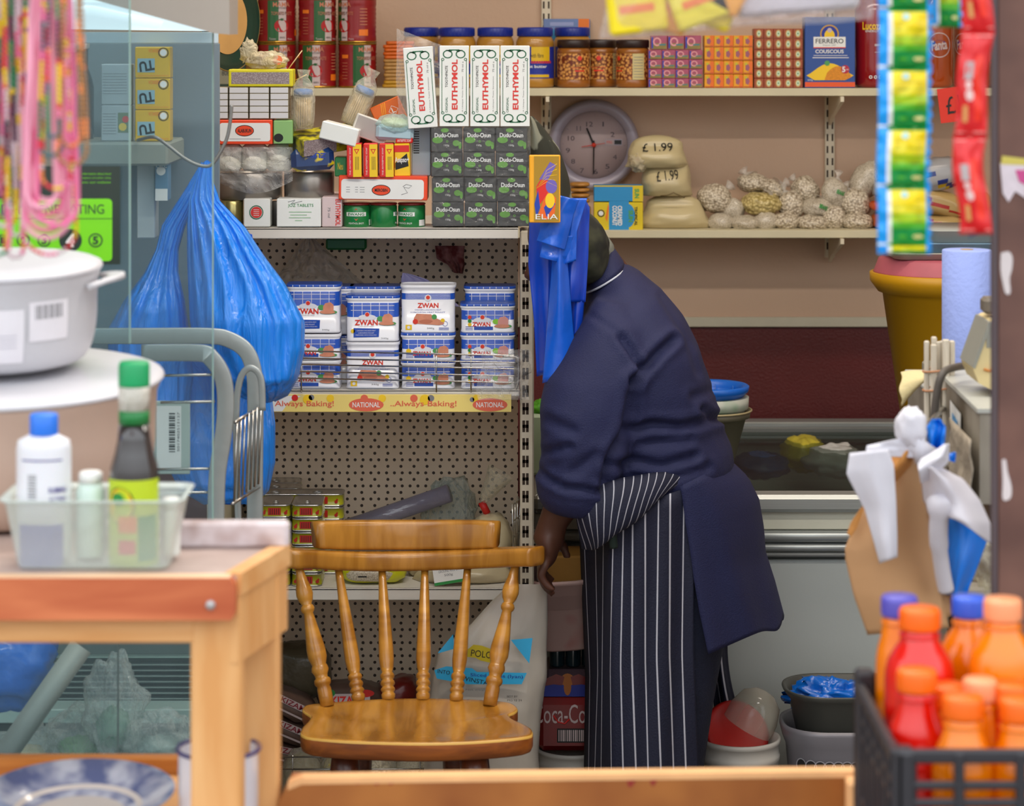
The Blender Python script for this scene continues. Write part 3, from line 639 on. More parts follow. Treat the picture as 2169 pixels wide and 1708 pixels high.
# ---- luncheon meat tins
tb = col('tin_blue', '1d4fb4', .3, coat=.3); tw = col('tin_white', 'e8e8ee', .3, coat=.3); zred = col('tin_red', 'e03a25', .35); meat = col('meat_pink', 'd98e70', .4, var=.15, vs=60); leafm = col('leaf_green', '4f9e55', .5); tin = col('tin_metal', 'c8c6c2', .25, metal=.9)
def meat_tin(label, x0, x1, y0, y1, D, kind, open_up=False, lights=False, group='blue and white luncheon meat tins'):
    k = K(D); w = (x1-x0)*k; h = (y1-y0)*k; d = .062; r = .013
    t = thing('luncheon_meat_tin', label, 'tin', P((x0+x1)/2, y1, D)+Vector((0, 0, .0009)), group)
    RR = lambda e, z: rring(w+e, d+e, r+e/2, z, 5, 0, d/2)
    b = MB(); tall = h > .07
    zb = [0, .0015, .003, .005]; 
    if kind == 'chicken': z1, z2 = h-.026, h-.014
    else: z1, z2 = (h-.036, h-.009) if tall else (h-.026, h-.008)
    rings = [RR(-.004, 0), RR(0, .0015), RR(0, .004), RR(-.002, .006), RR(-.002, z1), RR(-.002, z1), RR(-.002, z2), RR(-.002, z2), RR(-.002, h-.006), RR(.003, h-.003), RR(.003, h-.0005), RR(0, h)]
    b.loft(rings, [tw, tw, tw, tw, tw, tb, tb, tw, tw, tw, tw], True, True)
    y = .001-.0006; hw = w/2-r+.004
    if kind == 'chicken':
        for i in range(5): b.rect(-hw, hw, z1+.0012+i*.0023, z1+.0017+i*.0023, y, tw)
        b.disc(0, z1+.003, .0065, y-.0002, tw); b.disc(0, z1+.004, .0038, y-.0004, zred)
        b.text('ZWAN', 0, z1-.011, .040, .0095, y-.0002, zred, bold=.03); b.text('CHICKEN LUNCHEON MEAT', 0, z1-.0195, .050, .0022, y-.0002, BLUE); b.text('LUNCHEON MEAT POULET', 0, z1-.024, .066, .0022, y-.0002, BLUE)
        b.flat([(-.024, .018), (.022, .015), (.030, .022), (.012, .030), (.006, .036), (-.022, .037), (-.027, .028)], y-.0002, meat); b.disc(-.004, .022, .013, y-.0004, col('meat_dark', 'c47358', .4), rz=.004); b.disc(.012, .031, .005, y-.0003, leafm); b.disc(.018, .019, .013, y-.0006, meat, rz=.0035); b.disc(-.024, .022, .005, y-.0005, zred); b.disc(.028, .024, .004, y-.0005, YEL)
        b.rect(-hw, -hw+.012, .006, .016, y-.0003, YEL); b.disc(-hw+.006, .011, .003, y-.0005, tw); b.disc(hw-.010, .018, .005, y-.0003, BLUE, r0=.0042); b.text('340g', .005, .009, .014, .004, y-.0003, GREY)
        for i in range(3): b.rect(hw-.022, hw-.003, .006+i*.002, .0068+i*.002, y-.0003, BLUE)
    else:
        n = 5
        for i in range(n+1): x = -hw+2*hw*(i+.3)/n; b.rect(x-.0005, x+.0005, z1, z2, y, tw) if x < hw else None
        for i in range(2 if tall else 1): z = z2-(z2-z1)*(i+1)/(3 if tall else 2)+(.004 if tall else 0); b.rect(-hw, hw, z-.0005, z+.0005, y, tw)
        b.disc(-.010, z1-.0005, .017, y-.0002, tw, rz=.0055); b.disc(-.010, z1+.005, .0048, y-.0004, tw); b.disc(-.010, z1+.005, .0040, y-.0006, zred)
        s = 1 if tall else .78
        b.text('ZWAN', -.012, z1-.0095*s-.0008, .044*s, .0105*s, y-.0004, zred, bold=.03)
        b.text('LUNCHEON MEAT', -.012, z1-.018*s, .03*s, .0014, y-.0004, GREY)
        cx = hw-.013; cz = z1-.004
        b.disc(cx, cz-.008, .017, y-.0003, leafm, rz=.004); b.disc(cx-.013, cz+.001, .007, y-.0005, leafm if not lights else col('lime_print', '8fd13a'), rz=.005); b.flat([(cx-.010, cz-.006), (cx+.010, cz-.006), (cx+.010, cz+.006), (cx+.004, cz+.011), (cx-.006, cz+.009), (cx-.010, cz+.003)], y-.0007, meat if not lights else col('meat_rose', 'e09a90', .4)); b.disc(cx-.002, cz-.008, .015, y-.0009, meat, rz=.0035)
        if tall:
            b.flat([(-.036, .008), (.012, .009), (.013, .025), (-.036, .026)], y-.0003, tb); b.text('CHICKEN LUNCHEON MEAT', -.012, .021, .036, .0022, y-.0006, tw); b.text('LUNCHEON POULET', -.012, .0165, .030, .0022, y-.0006, tw); b.text('PREPARED WITH POULTRY', -.012, .0125, .040, .002, y-.0006, tw); b.text('340g', hw-.018, .006, .014, .0035, y-.0003, GREY)
            b.disc(-hw+.004, .020, .004, y-.0003, YEL)
        else:
            b.flat([(-.026, .006), (.010, .006), (.010, .0125), (-.026, .013)], y-.0003, tb)
            for i in range(3): b.rect(-hw, -hw+.014, .006+i*.003, .007+i*.003, y-.0003, BLUE)
            if lights:
                for i, c in enumerate((GREEN, YEL, zred)): b.disc(-hw+.008, z1-.002+(.007 if i != 1 else -0.0)*(1 if i == 2 else 0)-(.007 if i == 1 else 0), .0036, y-.0008, c)
            else: b.disc(-hw+.005, z1-.004, .005, y-.0005, YEL)
    b.build('can_body', t)
    b = MB()
    if open_up: b.loft([RR(.003, h), RR(.003, h+.0012), RR(-.004, h+.0016), RR(-.008, h-.001), RR(-.02, h-.0012)], tw if kind == 'chicken' else tw, False, True); b.build('lid', t)
    else:
        b.loft([RR(.003, h), RR(.0035, h+.003), RR(.002, h+.0045), RR(-.006, h+.0045)], tb, False, True)
        for i in range(7): x = -w/2+.012+i*(w-.024)/6; b.rect(x-.0007, x+.0007, h+.0005, h+.0038, -.0022, tw)
        b.build('lid', t)
    return t
M0 = gD+.004; nm = ('far left', 'second', 'third', 'right hand')
def mt(c, x0, x1, y0, y1, D, kind, pos, **k): return meat_tin('%s tin, %s of the %s column of luncheon meat tins' % ({'chicken': 'white fronted luncheon meat', 'tall': 'tall blue chequered luncheon meat', 'low': 'low blue chequered luncheon meat'}[kind], pos, nm[c]), x0, x1, y0, y1, D, kind, **k)
mt(0, 607, 720, 609, 707, M0, 'tall', 'topmost'); mt(0, 607, 720, 711, 764, M0, 'low', 'middle', open_up=True); mt(0, 607, 720, 767, 826, M0, 'low', 'lowest', open_up=True)
mt(1, 733, 845, 633, 725, M0, 'tall', 'topmost'); mt(1, 733, 845, 728, 826, M0, 'chicken', 'lowest', open_up=True)
mt(2, 849, 964, 607, 707, M0, 'chicken', 'topmost', open_up=True); mt(2, 850, 963, 712, 766, M0, 'low', 'middle'); mt(2, 850, 963, 770, 826, M0, 'low', 'lowest')
mt(3, 976, 1090, 650, 707, M0, 'low', 'topmost', lights=True); mt(3, 976, 1090, 712, 766, M0, 'low', 'middle', lights=True); mt(3, 976, 1090, 770, 826, M0, 'low', 'lowest', lights=True)
# back row
zs = P(0, 826, M0).z
def back_tin(x0, x1, D, lev, hpx, kind, lab):
    k = K(D); z = zs+sum(lev); y1 = HY+(ZC-z)/k
    return meat_tin(lab, x0, x1, y1-hpx, y1, D, kind)
D2 = M0+.075
for (x0, x1, lab) in ((636, 746, 'second tin back between the first two columns'), (741, 848, 'behind the second column'), (852, 960, 'behind the third column'), (984, 1091, 'behind the right hand column')):
    zz = [0]; 
    for n_, (hh, kd) in enumerate(((98, 'tall'), (98, 'tall'))):
        back_tin(x0, x1, D2, [n_*(98*K(D2)+.0055)], 97, kd, 'blue chequered luncheon meat tin standing %s, %s one' % (lab, ('lower', 'upper')[n_]))
# ---- yellow sardine tins on the lower shelf
sy = col('sardine_yellow', 'a8a41c', .3, coat=.3, var=.12); srd = col('sardine_red', 'b02318', .35)
def stin(w, d):
    t = thing('sardine_tin', 'x', 'tin', (0, 0, 0)); r = .014; h = .0252; R_ = lambda e, z: rring(w+e, d+e, r+e/2, z, 5, 0, d/2)
    b = MB(); b.loft([R_(-.003, 0), R_(0, .001), R_(0, .0025), R_(-.0015, .003), R_(-.0015, h-.003), R_(.0005, h-.0025), R_(.0005, h-.0005), R_(-.002, h), R_(-.006, h-.001)], [tin, tin, tin, sy, tin, tin, tin, tin], True, True)
    y = .0007-.0008
    b.rect(-w*.22, w*.20, .006, .0195, y, srd)
    for i in range(5): b.rect(-w*.16+i*w*.07, -w*.14+i*w*.07, .007, .018, y-.0002, BLACK)
    for s in (-.36, .36): b.disc(s*w, .010, .0035, y-.0001, srd, 8); b.disc(s*w+.002, .014, .002, y-.0001, srd, 6)
    b.build('can_body', t)
    b = MB(); b.tube([(w*.1*math.cos(a), d*.25+.008*math.sin(a), h+.0012) for a in [2*PI*i/12 for i in range(12)]], .0010, tin, 6, closed=True); b.build('ring_pull', t)
    return t
zl = ZL+.0005; hS = .0262
def stack(proto, px, D, n, lab, w, first=True, skip=0):
    for i in range(n):
        loc = Vector((X(px, D), D, zl+i*hS)); L_ = 'yellow sardine tin, %s from the bottom of the %s' % (ORD[i], lab)
        if first and i == 0: proto.location = loc; proto['label'] = L_; proto['group'] = 'yellow sardine tins'
        else: dup(proto, loc, L_, 'yellow sardine tins')
ps = stin(.058, .10); stack(ps, 582, gD+.012, 6, 'front left stack', .06); stack(ps, 649, gD+.012, 6, 'front right stack', .06, False)
pw_ = stin(.102, .058); stack(pw_, 672, gD+.125, 6, 'sideways right stack', .1)
for j in range(3): stack(pw_, 582, gD+.125+j*.062, 6, '%s sideways left stack' % ('nearest', 'middle', 'farthest')[j], .1, False)

# ---- black soap cartons
duk = col('soap_black', '2e2e2c', .4, var=.1); dgr = col('soap_green', '5fa02c', .4, var=.2, vs=90)
def duduP():
    k = K(gD+.004); w = 67.5*k; h = 51*k; b = MB(); b.box(-w/2, w/2, 0, .088, 0, h, duk, .0015)
    b.disc(-w*.28, h*.50, w*.17, E+.0001, dgr, 12, rz=h*.14); b.disc(w*.30, h*.36, w*.11, E+.0001, dgr, 10, rz=h*.13); b.disc(w*.42, h*.27, w*.05, E, dgr, 8, rz=h*.16); b.disc(-w*.05, h*.90, w*.13, E+.0001, dgr, 10, rz=h*.09); b.disc(.02*w, h*.44, w*.04, E-.0001, dgr, 8, r0=w*.02)
    b.text('Dudu-Osun', 0, h*.70, w*.74, h*.19, E-.0004, WHITE, bold=.03); b.text('150g', 0, h*.27, w*.16, h*.10, E-.0002, WHITE)
    return tag(b.build('soap_carton', None), 'x', 'soap box', 'black soap cartons on the shelving top')
dp = duduP(); rowsY = [479.5, 427.5, 374, 322]; nmr = ('bottom', 'second lowest', 'second highest', 'top'); nmc = ('left', 'middle', 'right')
for r, yb in enumerate(rowsY):
    for c in range(3):
        o = dp if r == c == 0 else dp.copy()
        if o is not dp: COL.objects.link(o)
        o.location = P(949+c*68.6+(0, 0, -3, -3)[r]+(2 if c == 2 and r == 0 else 0), yb, gD+.004); o.rotation_euler = (0, (-.01, .008, .006)[c] if r else 0, (.02, -.015, .01)[(r+c) % 3])
        o['label'] = 'black leaf printed soap carton, %s row, %s column of the soap stack' % (nmr[r], nmc[c])
shr = film('shrink_wrap', 'f4f6f8', clear=.94, gloss=.10, rough=.08, bump=1.0, bs=40)
for (ya, yb, lab, q) in ((375.5, 480, 'lower', 0), (270, 374.5, 'upper', 1)):
    k = K(gD); b = MB(); x0 = X(913, gD-.006); x1 = X(1124, gD-.006); z0 = Zp(yb, gD-.006)+.0005; z1 = Zp(ya, gD-.006)
    def fr(u, v, x0=x0, x1=x1, z0=z0, z1=z1):
        z = z0+(z1-z0)*v; n_ = mnoise.noise(Vector((u*9, v*4, q*7)))*.0018
        if u < .18: t = u/.18; return (x0, gD+.09-(.096)*t, z)
        if u > .82: t = (u-.82)/.18; return (x1, gD-.006+.096*t, z)
        t = (u-.18)/.64; return (x0+(x1-x0)*t, gD-.006+n_*min(1, 8*t, 8*(1-t)), z)
    b.grid(fr, 60, 14, shr); b.add([(x0, gD-.006, z1), (x1, gD-.006, z1), (x1, gD+.09, z1), (x0, gD+.09, z1)], [(0, 1, 2, 3)], shr)
    tag(b.build('shrink_wrap', None), 'clear shrink film around the %s two rows of black soap cartons' % lab, 'plastic wrap')
# ---- toothpaste cartons
eg = col('carton_green', '2d6b4a', .45); er = col('carton_red', 'dc3b34', .45); ew = col('carton_white', 'edefeb', .35)
def tooth():
    k = K(gD+.006); w = 62*k; h = 171*k; b = MB(); b.box(-w/2, w/2, 0, .042, 0, h, ew, .001)
    e = E; mx_ = w/2-.0045; mz = .008
    for s in (-1, 1): b.rect(s*mx_-.0006, s*mx_+.0006, mz+.018, h-mz-.018, e, eg)
    for zc_, s in ((mz, 1), (h-mz, -1)):
        b.rect(-w*.18, w*.18, zc_-.001, zc_+.001, e, eg)
        for q in (-1, 1):
            b.disc(q*w*.22, zc_+s*.008, w*.17, e-.0001, eg, 16, rz=.008, r0=w*.13); b.disc(q*mx_*.93, zc_+s*.018, .003, e-.0001, eg, 10, r0=.0018)
            b.flat([(q*w*.02, zc_), (q*w*.30, zc_), (q*w*.14, zc_+s*.004)], e-.0001, eg)
    b.text('EUTHYMOL', .001, h*.52, h*.62, w*.20, e-.0002, er, rot=PI/2, bold=.03); b.text('ORIGINAL', -w*.26, h*.27, h*.19, w*.08, e-.0002, eg, rot=PI/2); b.text('TOOTHPASTE', -w*.26, h*.62, h*.27, w*.085, e-.0002, BLACK, rot=PI/2); b.text('A Unique Taste Sensation', w*.29, h*.40, h*.44, w*.05, e-.0002, GREY, rot=PI/2); b.text('75 ml e', w*.29, h*.74, h*.13, w*.06, e-.0002, GREY, rot=PI/2)
    return b.build('toothpaste_carton', None)
tp = tooth(); TZ = Zp(268.5, gD+.004)
for i, (px, ry, lab) in enumerate(((962, 0, 'white toothpaste carton beside the leaning one on the soap stack'), (1027, 0, 'white toothpaste carton between its two upright neighbours on the soap stack'), (1091, 0, 'white toothpaste carton at the right end above the soap stack'), (899, -.068, 'leaning white toothpaste carton at the left end of the row, partly torn film'))):
    o = tp if i == 0 else tp.copy()
    if i: COL.objects.link(o)
    o.location = P(px, 268, gD+.004); o.rotation_euler = (0, ry, 0); tag(o, lab, 'toothpaste', 'toothpaste cartons on the soap stack')
o.location = P(896, 271, gD-.004)
b = MB(); k = K(gD)
b.grid(lambda u, v: P(840+95*u+8*mnoise.noise(Vector((u*3, v*3, 1))), 60+200*v+35*u*(1-v), gD+.06-.02*math.sin(u*3)), 14, 18, film('wrap_film', clear=.82, bump=.9, bs=25)); tag(b.build('plastic_wrap', None), 'torn clear film standing up behind the leaning toothpaste carton', 'plastic wrap')
# golden hair pack
def elia(b, U, V):
    g = col('pack_gold', 'a8821c', .35); og = col('pack_orange', 'e8651a', .35); pu = col('pack_violet', '6f5fb4', .4)
    b.rect(U(1131), U(1184), V(469), V(331), E+.0001, g); b.flat([(U(1140), V(455)), (U(1160), V(400)), (U(1178), V(420)), (U(1175), V(452)), (U(1158), V(466))][::-1], E-.0001, og); b.flat([(U(1136), V(395)), (U(1150), V(372)), (U(1170), V(392)), (U(1150), V(425)), (U(1138), V(440))][::-1], E-.0002, RED)
    b.flat([(U(1142), V(380)), (U(1165), V(343)), (U(1178), V(350)), (U(1160), V(382))][::-1], E-.0003, pu); b.disc(U(1168), V(395), (U(1180)-U(1168)), E-.0004, pu, rz=(V(380)-V(395))); b.flat([(U(1158), V(460)), (U(1176), V(432)), (U(1168), V(418)), (U(1152), V(440))][::-1], E-.0005, BLUE); b.disc(U(1165), V(425), U(1175)-U(1165), E-.0006, YEL, rz=(V(405)-V(425))*.8); b.flat([(U(1132), V(432)), (U(1140), V(402)), (U(1144), V(440)), (U(1136), V(462))][::-1], E-.0004, BLUE)
    for i in range(5): b.tube([(U(1135+i*3), E, V(400-i*4)), (U(1158), E, V(385-i*6)), (U(1180), E, V(395-i*12))], .0006, YEL, 4)
    b.text('ELIA', U(1158), V(459), U(1182)-U(1135), V(452)-V(463), E-.0009, WHITE)
cart('hair_dye_box', 'gold box with orange and violet swirl picture taped beside the soap stack', 'box', 1121, 1187, 329, 472, gD-.228, .018, col('pack_yellow', 'f0a81c', .35), elia)

# ---- bottom row on the shelving top
G1 = gD+.006; yb0 = 480.5
cyl = lambda b, r, h, m, c=(0, 0, 0), n=28, rb=.0015: b.lathe([(r-rb, 0), (r, rb), (r, h-rb), (r-rb, h)], m, c, n)
b = MB(); cyl(b, 27*K(G1), 57*K(G1), col('brass_tin', 'a59a66', .25, metal=.8)); tag(b.build('round_tin', None, P(489, yb0, G1+.035)), 'brass coloured round tin at the left end of the shelving top', 'tin')
def wb(b, U, V):
    b.disc(U(543), V(450), 15*K(G1), E, eg, 20, r0=13*K(G1)); b.disc(U(543), V(450), 12*K(G1), E-.0001, er, 20)
    for i in range(4): b.rect(U(537), U(549), V(457-i*4), V(456-i*4), E-.0003, WHITE)
cart('white_carton', 'small white carton with round red emblem on the shelving top', 'box', 516, 572, 421, 481, G1, .05, ew, wb)
b = MB(); cyl(b, 12*K(G1+.02), 55*K(G1+.02), col('dark_tin', '3a3733', .4)); tag(b.build('round_tin', None, P(585, yb0, G1+.05)), 'dark round tin squeezed between two white cartons', 'tin')
def tabl(b, U, V):
    b.text('JOZ TABLETS', U(637), V(436), U(662)-U(608), V(431)-V(439), E-.0001, GREEN)
    for i, (a, c) in enumerate(((612, 660), (615, 650), (612, 658), (625, 640))): b.rect(U(a), U(c), V(450+i*6), V(448.5+i*6), E-.0001, mat('pale_green_print', '9cc49c'))
    b.tube([(U(610), E, V(428)), (U(625), E, V(424)), (U(617), E, V(432)), (U(640), E, V(426))], .0004, GREY, 4)
cart('white_carton', 'white tablets carton with green lettering in clear film', 'box', 586, 680, 421, 481, G1-.004, .05, ew, tabl)
cart('toothpaste_carton', 'pinkish toothpaste carton on its side beside the green cans', 'toothpaste', 682, 724, 417, 481, G1, .15, col('carton_pinkish', 'd9c4c4', .4), lambda b, U, V: (b.text('EUTHYMOL', U(716), V(450), V(422)-V(478), U(722)-U(711), E-.0001, er, rot=-PI/2, bold=.02), b.text('75 ml', U(697), V(450), V(440)-V(462), U(700)-U(695), E-.0001, GREY, rot=-PI/2)))
gcan = col('can_green', '1c7a3c', .3, coat=.2); clid = film('red_clear_lid', 'a02828', clear=.3, gloss=.4, bump=.1)
for i, (px, lab, rz) in enumerate(((756, 'left', 0), (812, 'middle', 1.6), (872, 'right', -.5))):
    t = thing('green_can', '%s one of three green cans under the red and white carton' % lab, 'can', P(px, yb0, G1+.034), 'green cans on the shelving top', rz=rz); R_ = 29*K(G1+.03); h = 47*K(G1)
    b = MB(); cyl(b, R_, h, gcan)
    b.disc(0, h*.6, R_*.42, -.0004, zred, 4, rz=h*.28, wrap=R_); b.rect(-R_*.75, R_*.75, h*.52, h*.7, -.0008, WHITE, wrap=R_); b.text('EWANG', 0, h*.61, R_*1.2, h*.13, -.0012, gcan, wrap=R_, bold=.02); b.text('MENTHOL BALM', 0, h*.2, R_*1.1, h*.08, -.0006, WHITE, wrap=R_)
    b.rect(R_*1.1, R_*1.7, h*.08, h*.35, -.0004, WHITE, wrap=R_)
    b.build('can_body', t); b = MB(); cyl(b, R_*1.02, 5*K(G1), clid, (0, 0, h)); b.build('lid', t)
# duct tape rolls and the row above
duct = col('duct_tape_grey', '8d8780', .3, metal=.65)
zr = yb0-59
def roll(name, label, px, D, rpx, y0, y1, m, cat='tape roll', inner=.5):
    k = K(D); R_ = rpx*k; h = (y1-y0)*k; b = MB(); n = 36
    prof = [(R_*inner, 0), (R_-.001, 0), (R_, .001), (R_, h-.001), (R_-.001, h), (R_*inner, h), (R_*inner, 0)]
    b.lathe(prof, m, (0, 0, 0), n, True, False, False); return tag(b.build(name, None, P(px, y1, D)), label, cat)
roll('duct_tape_roll', 'grey duct tape roll lying flat in crumpled film, left one', 528, gD+.088, 70, 364, 420, duct); roll('duct_tape_roll', 'grey duct tape roll lying flat, right one beside the red and white carton', 655, gD+.075, 53, 363, 420, duct, inner=.6)
def mero(b, U, V):
    w_ = rrect(U(897)-U(722), V(380)-V(422), .006, 4, U(810), V(401)); b.flat(w_, E, WHITE); b.disc(U(807), V(403), 20*K(gD), E-.0002, BLACK, 24, rz=11.5*K(gD)); b.disc(U(807), V(403), 18.5*K(gD), E-.0004, col('emblem_orange', 'ea4a22'), 24, rz=10*K(gD)); b.text('MEROBIN', U(807), V(403), 27*K(gD), 7*K(gD), E-.0006, BLACK, bold=.03)
    for i, (a, c) in enumerate(((733, 741), (752, 758), (762, 772))):
        for j in range(3): b.rect(U(a), U(c), V(408-j*5), V(407-j*5), E-.0002, GREY)
    b.tube([(U(853), E-.0003, V(395)), (U(860), E-.0003, V(390)), (U(872), E-.0003, V(393)), (U(866), E-.0003, V(398)), (U(855), E-.0003, V(396)), (U(863), E-.0003, V(408)), (U(850), E-.0003, V(412))], .0005, GREY, 4)
orc = col('carton_orange_red', 'ee4b24', .35)
cart('medicine_carton', 'long orange red carton with white front panel and oval emblem above the green cans', 'box', 717, 905, 373, 424, gD-.002, .09, orc, mero, ry=.012)
def asep(b, U, V, first=True):
    ye = YEL; b.rect(U(0), U(18), V(0), V(-58), E, ye) if 0 else None
for i, (x0, x1) in enumerate(((735, 766), (770, 800), (804, 834))):
    def dc(b, U, V, x0=x0, x1=x1):
        b.rect(U(x0+13), U(x1), V(375), V(306), E, YEL)
        for q, s in ((0, 1), ):
            c = x0+21; b.flat([(U(c-6), V(316)), (U(c+6), V(316)), (U(c), V(327))][::-1], E-.0002, RED); b.flat([(U(c-3), V(318)), (U(c+3), V(318)), (U(c), V(324))][::-1], E-.0003, YEL)
        for j in range(3): b.rect(U(x0+18+j*3), U(x0+19+j*3), V(360), V(332), E-.0002, BLACK)
        b.text('THE ANTISEPTIC SOAP', U(x0+7), V(342), V(312)-V(370), U(x0+8)-U(x0+5), E-.0002, WHITE, rot=PI/2)
    cart('red_soap_box', 'red and yellow soap box, %s of three above the orange carton' % nmc[i], 'soap box', x0, x1, 304, 376, gD-.012+i*.002, .05, RED, dc, 'red and yellow soap boxes', ry=-.01)
def dc(b, U, V):
    b.flat([(U(838), V(345)), (U(863), V(325)), (U(866), V(352)), (U(838), V(360))][::-1], E-.0001, BLACK); b.text('Asepso+', U(852), V(340), U(868)-U(838), V(330)-V(345), E-.0004, WHITE, bold=.02); b.rect(U(836), U(868), V(372), V(356), E, YEL); b.rect(U(836), U(868), V(322), V(308), E-.0001, RED)
cart('red_soap_box', 'black fronted red and yellow soap box turned sideways beside the three narrow ones', 'soap box', 836, 869, 304, 374, gD+.006, .05, YEL, dc, ry=-.02)
cart('red_soap_box', 'plain red soap box resting on top of the yellow one', 'soap box', 838, 874, 291, 303.5, gD+.006, .05, RED, lambda b, U, V: b.text('ANTISEPTIC SOAP', U(856), V(298), U(871)-U(842), V(295)-V(300), E-.0001, WHITE))
cart('green_box', 'small green box left of the red and yellow soap boxes', 'box', 709, 734, 333, 374, gD+.02, .05, gcan, lambda b, U, V: b.text('Neu', U(721), V(352), U(727)-U(716), V(345)-V(360), E-.0001, YEL))
blues = spotmat('sponge_pack_print', '16396f', 'd9c31f', 30, (.52, .58), .3, 'noise', .2, coat=.4)
b = MB(); b.box(-.041, .041, 0, .07, 0, .043, blues, .010); b.text('ZUREK', 0, .030, .052, .010, -.0008, BLUE, rot=PI-.1, bold=.02)
tag(b.build('scouring_pad_pack', None, P(664, 362, gD+.002)), 'blue and yellow scouring pad pack lying upside down on the tape roll', 'pack').rotation_euler = (0, -.06, .12)
cart('silver_box', 'pale blue packet standing behind the soap boxes', 'packet', 872, 912, 262, 373, gD+.05, .03, col('packet_pale_blue', 'a9b9c6', .35), lambda b, U, V: [b.rect(U(876), U(888), V(325-i*5), V(323-i*5), E, BLACK) for i in range(10)])
# tissue rolls, long carton, green carton
tis = col('tissue_white', 'e8e6d6', .7, bump=.3, bs=60)
for i, (px, lab) in enumerate(((486, 'left'), (540, 'middle'), (592, 'right'))):
    b = MB(); cyl(b, 27.5*K(gD+.03), 57*K(gD+.03), tis, rb=.006); tag(b.build('candle_roll', None, P(px, 362, gD+.05)), 'cream paper roll in clear film, %s of three on the duct tape' % lab, 'roll', 'paper rolls in film')
crum = film('crumpled_film', 'ffffff', clear=.88, gloss=.30, rough=.08, bump=1.0, bs=38)
b = MB(); b.grid(lambda u, v: P(455+165*u, 312+70*v+28*math.sin(u*3.1)*v, gD+.012-.018*math.sin(u*PI)-.012*mnoise.noise(Vector((u*6, v*5, 3)))-.006*mnoise.noise(Vector((u*17, v*13, 5)))), 40, 26, crum); tag(b.build('crumpled_film', None), 'crumpled clear film over the paper rolls and tape', 'plastic wrap')
b = MB(); b.grid(lambda u, v: P(365+95*u, 305+60*v-10*u, gD+.02-.02*math.sin(u*PI)-.012*mnoise.noise(Vector((u*6, v*5, 8)))), 24, 18, crum); tag(b.build('crumpled_film', None), 'loose clear film left of the paper rolls, behind the glass edge', 'plastic wrap')
def ala(b, U, V):
    b.flat(rrect(U(573)-U(466), V(260)-V(299), .005, 4, U(519), V(280)), E, WHITE); b.disc(U(518), V(277), 20*K(gD), E-.0002, BLACK, 24, rz=12*K(gD)); b.disc(U(518), V(277), 18.5*K(gD), E-.0004, col('emblem_orange', 'ea4a22'), 24, rz=10.5*K(gD)); b.text('ALABUKUN', U(518), V(277), 29*K(gD), 8*K(gD), E-.0006, BLACK, bold=.03); b.rect(U(486), U(552), V(295), V(294), E-.0002, GREY)
cart('medicine_carton', 'orange red carton with white front and oval emblem below the matchbox bundle', 'box', 461, 577, 254, 306, gD-.002, .07, orc, ala)
cart('green_carton', 'pale green carton with black corner spot beside the orange one', 'box', 579, 620, 255, 305, gD, .07, col('carton_pale_green', '8dbb74', .4), lambda b, U, V: b.disc(U(590), V(292), 10*K(gD), E, BLACK, rz=9*K(gD)))
# matchboxes: bundle of end faces
mw = col('matchbox_white', 'd6d4d6', .5, var=.04); mk = 6
mb0 = None
for r in range(5):
    for c in range(4):
        k = K(gD+.001); x0 = (441, 485, 528, 572)[c]; w = (42, 41, 42, 39)[c]; y1 = 251.5-r*13.4
        if mb0 is None:
            b = MB(); b.box(-21*k, 21*k, 0, .055, 0, 12.9*k, mat('matchbox_edge', 'a39a86', .6), .0006); b.box(-20.2*k, 20.2*k, -.0004, .02, .8*k, 12.2*k, mw, .0004); mb0 = b.build('matchbox', None); o = mb0
        else: o = mb0.copy(); COL.objects.link(o)
        o.location = P(x0+w/2, y1, gD+.001); o.scale = (w/42.6, 1, 1)
        tag(o, 'white ended matchbox, %s row from the bottom, %s column of the wrapped bundle' % (ORD[r], ORD[c]), 'matchbox', 'matchboxes in the wrapped bundle')
stk = spotmat('striker_grey', 'b0a3a2', '8a7a7c', 400, (.2, .6), .7, 'voronoi', 0)
cart('large_matchbox', 'large yellow edged matchbox with grey striker strip on top of the bundle', 'matchbox', 484, 620, 147, 183.5, gD+.001, .06, col('match_yellow', 'ddd01e', .4), lambda b, U, V: b.rect(U(490), U(613), V(178), V(153), E, stk))
k = K(gD)
o = cart('large_matchbox', 'large tilted matchbox with white end lying over the scouring pad pack', 'matchbox', 640, 808, 268, 306, gD+.02, .06, spotmat('match_print', 'c8bd20', '3b3a2a', 40, (.45, .6), .4, 'noise', 0), lambda b, U, V: (b.rect(U(642), U(720), V(304), V(270), E, stk)), ry=-.0, rz=.5)
o.rotation_euler = (.25, -.12, .55); o.location = P(716, 322, gD+.03)
b = MB(); b.box(-.036, .036, 0, .05, 0, .034, ew, .002); o = tag(b.build('white_carton', None, P(713, 302, gD-.012)), 'silvery white carton in film tilted over the yellow matchbox', 'box'); o.rotation_euler = (0, .24, -.1)
b = MB(); b.box(-.034, .034, 0, .05, 0, .042, col('carton_offwhite', 'cfcbc4', .5), .002); b.rect(-.031, .031, .003, .039, -.0005, col('striker_plain', 'a59c98', .7)); o = tag(b.build('white_carton', None, P(778, 296, gD+.012)), 'grey sided carton with yellow edge leaning above the red soap boxes', 'box'); o.rotation_euler = (0, .35, .1)
# wrapped bar soap
b = MB(); b.box(-.036, .036, 0, .05, 0, .030, col('soap_wrap_blue', 'a9c4cf', .3), .006); b.blob((0, .02, .032), (.030, .024, .012), col('soap_cream', 'e2dba0', .4), seed=3, amp=.05); b.blob((0, .02, .03), (.038, .03, .02), film('soap_film', 'd8f0f0', clear=.7, bump=.8), seed=5, amp=.15)
tag(b.build('wrapped_soap', None, P(835, 298, gD+.004)), 'pale blue wrapped cream soap bar beside the tilted matchbox', 'soap').rotation_euler = (0, .06, 0)
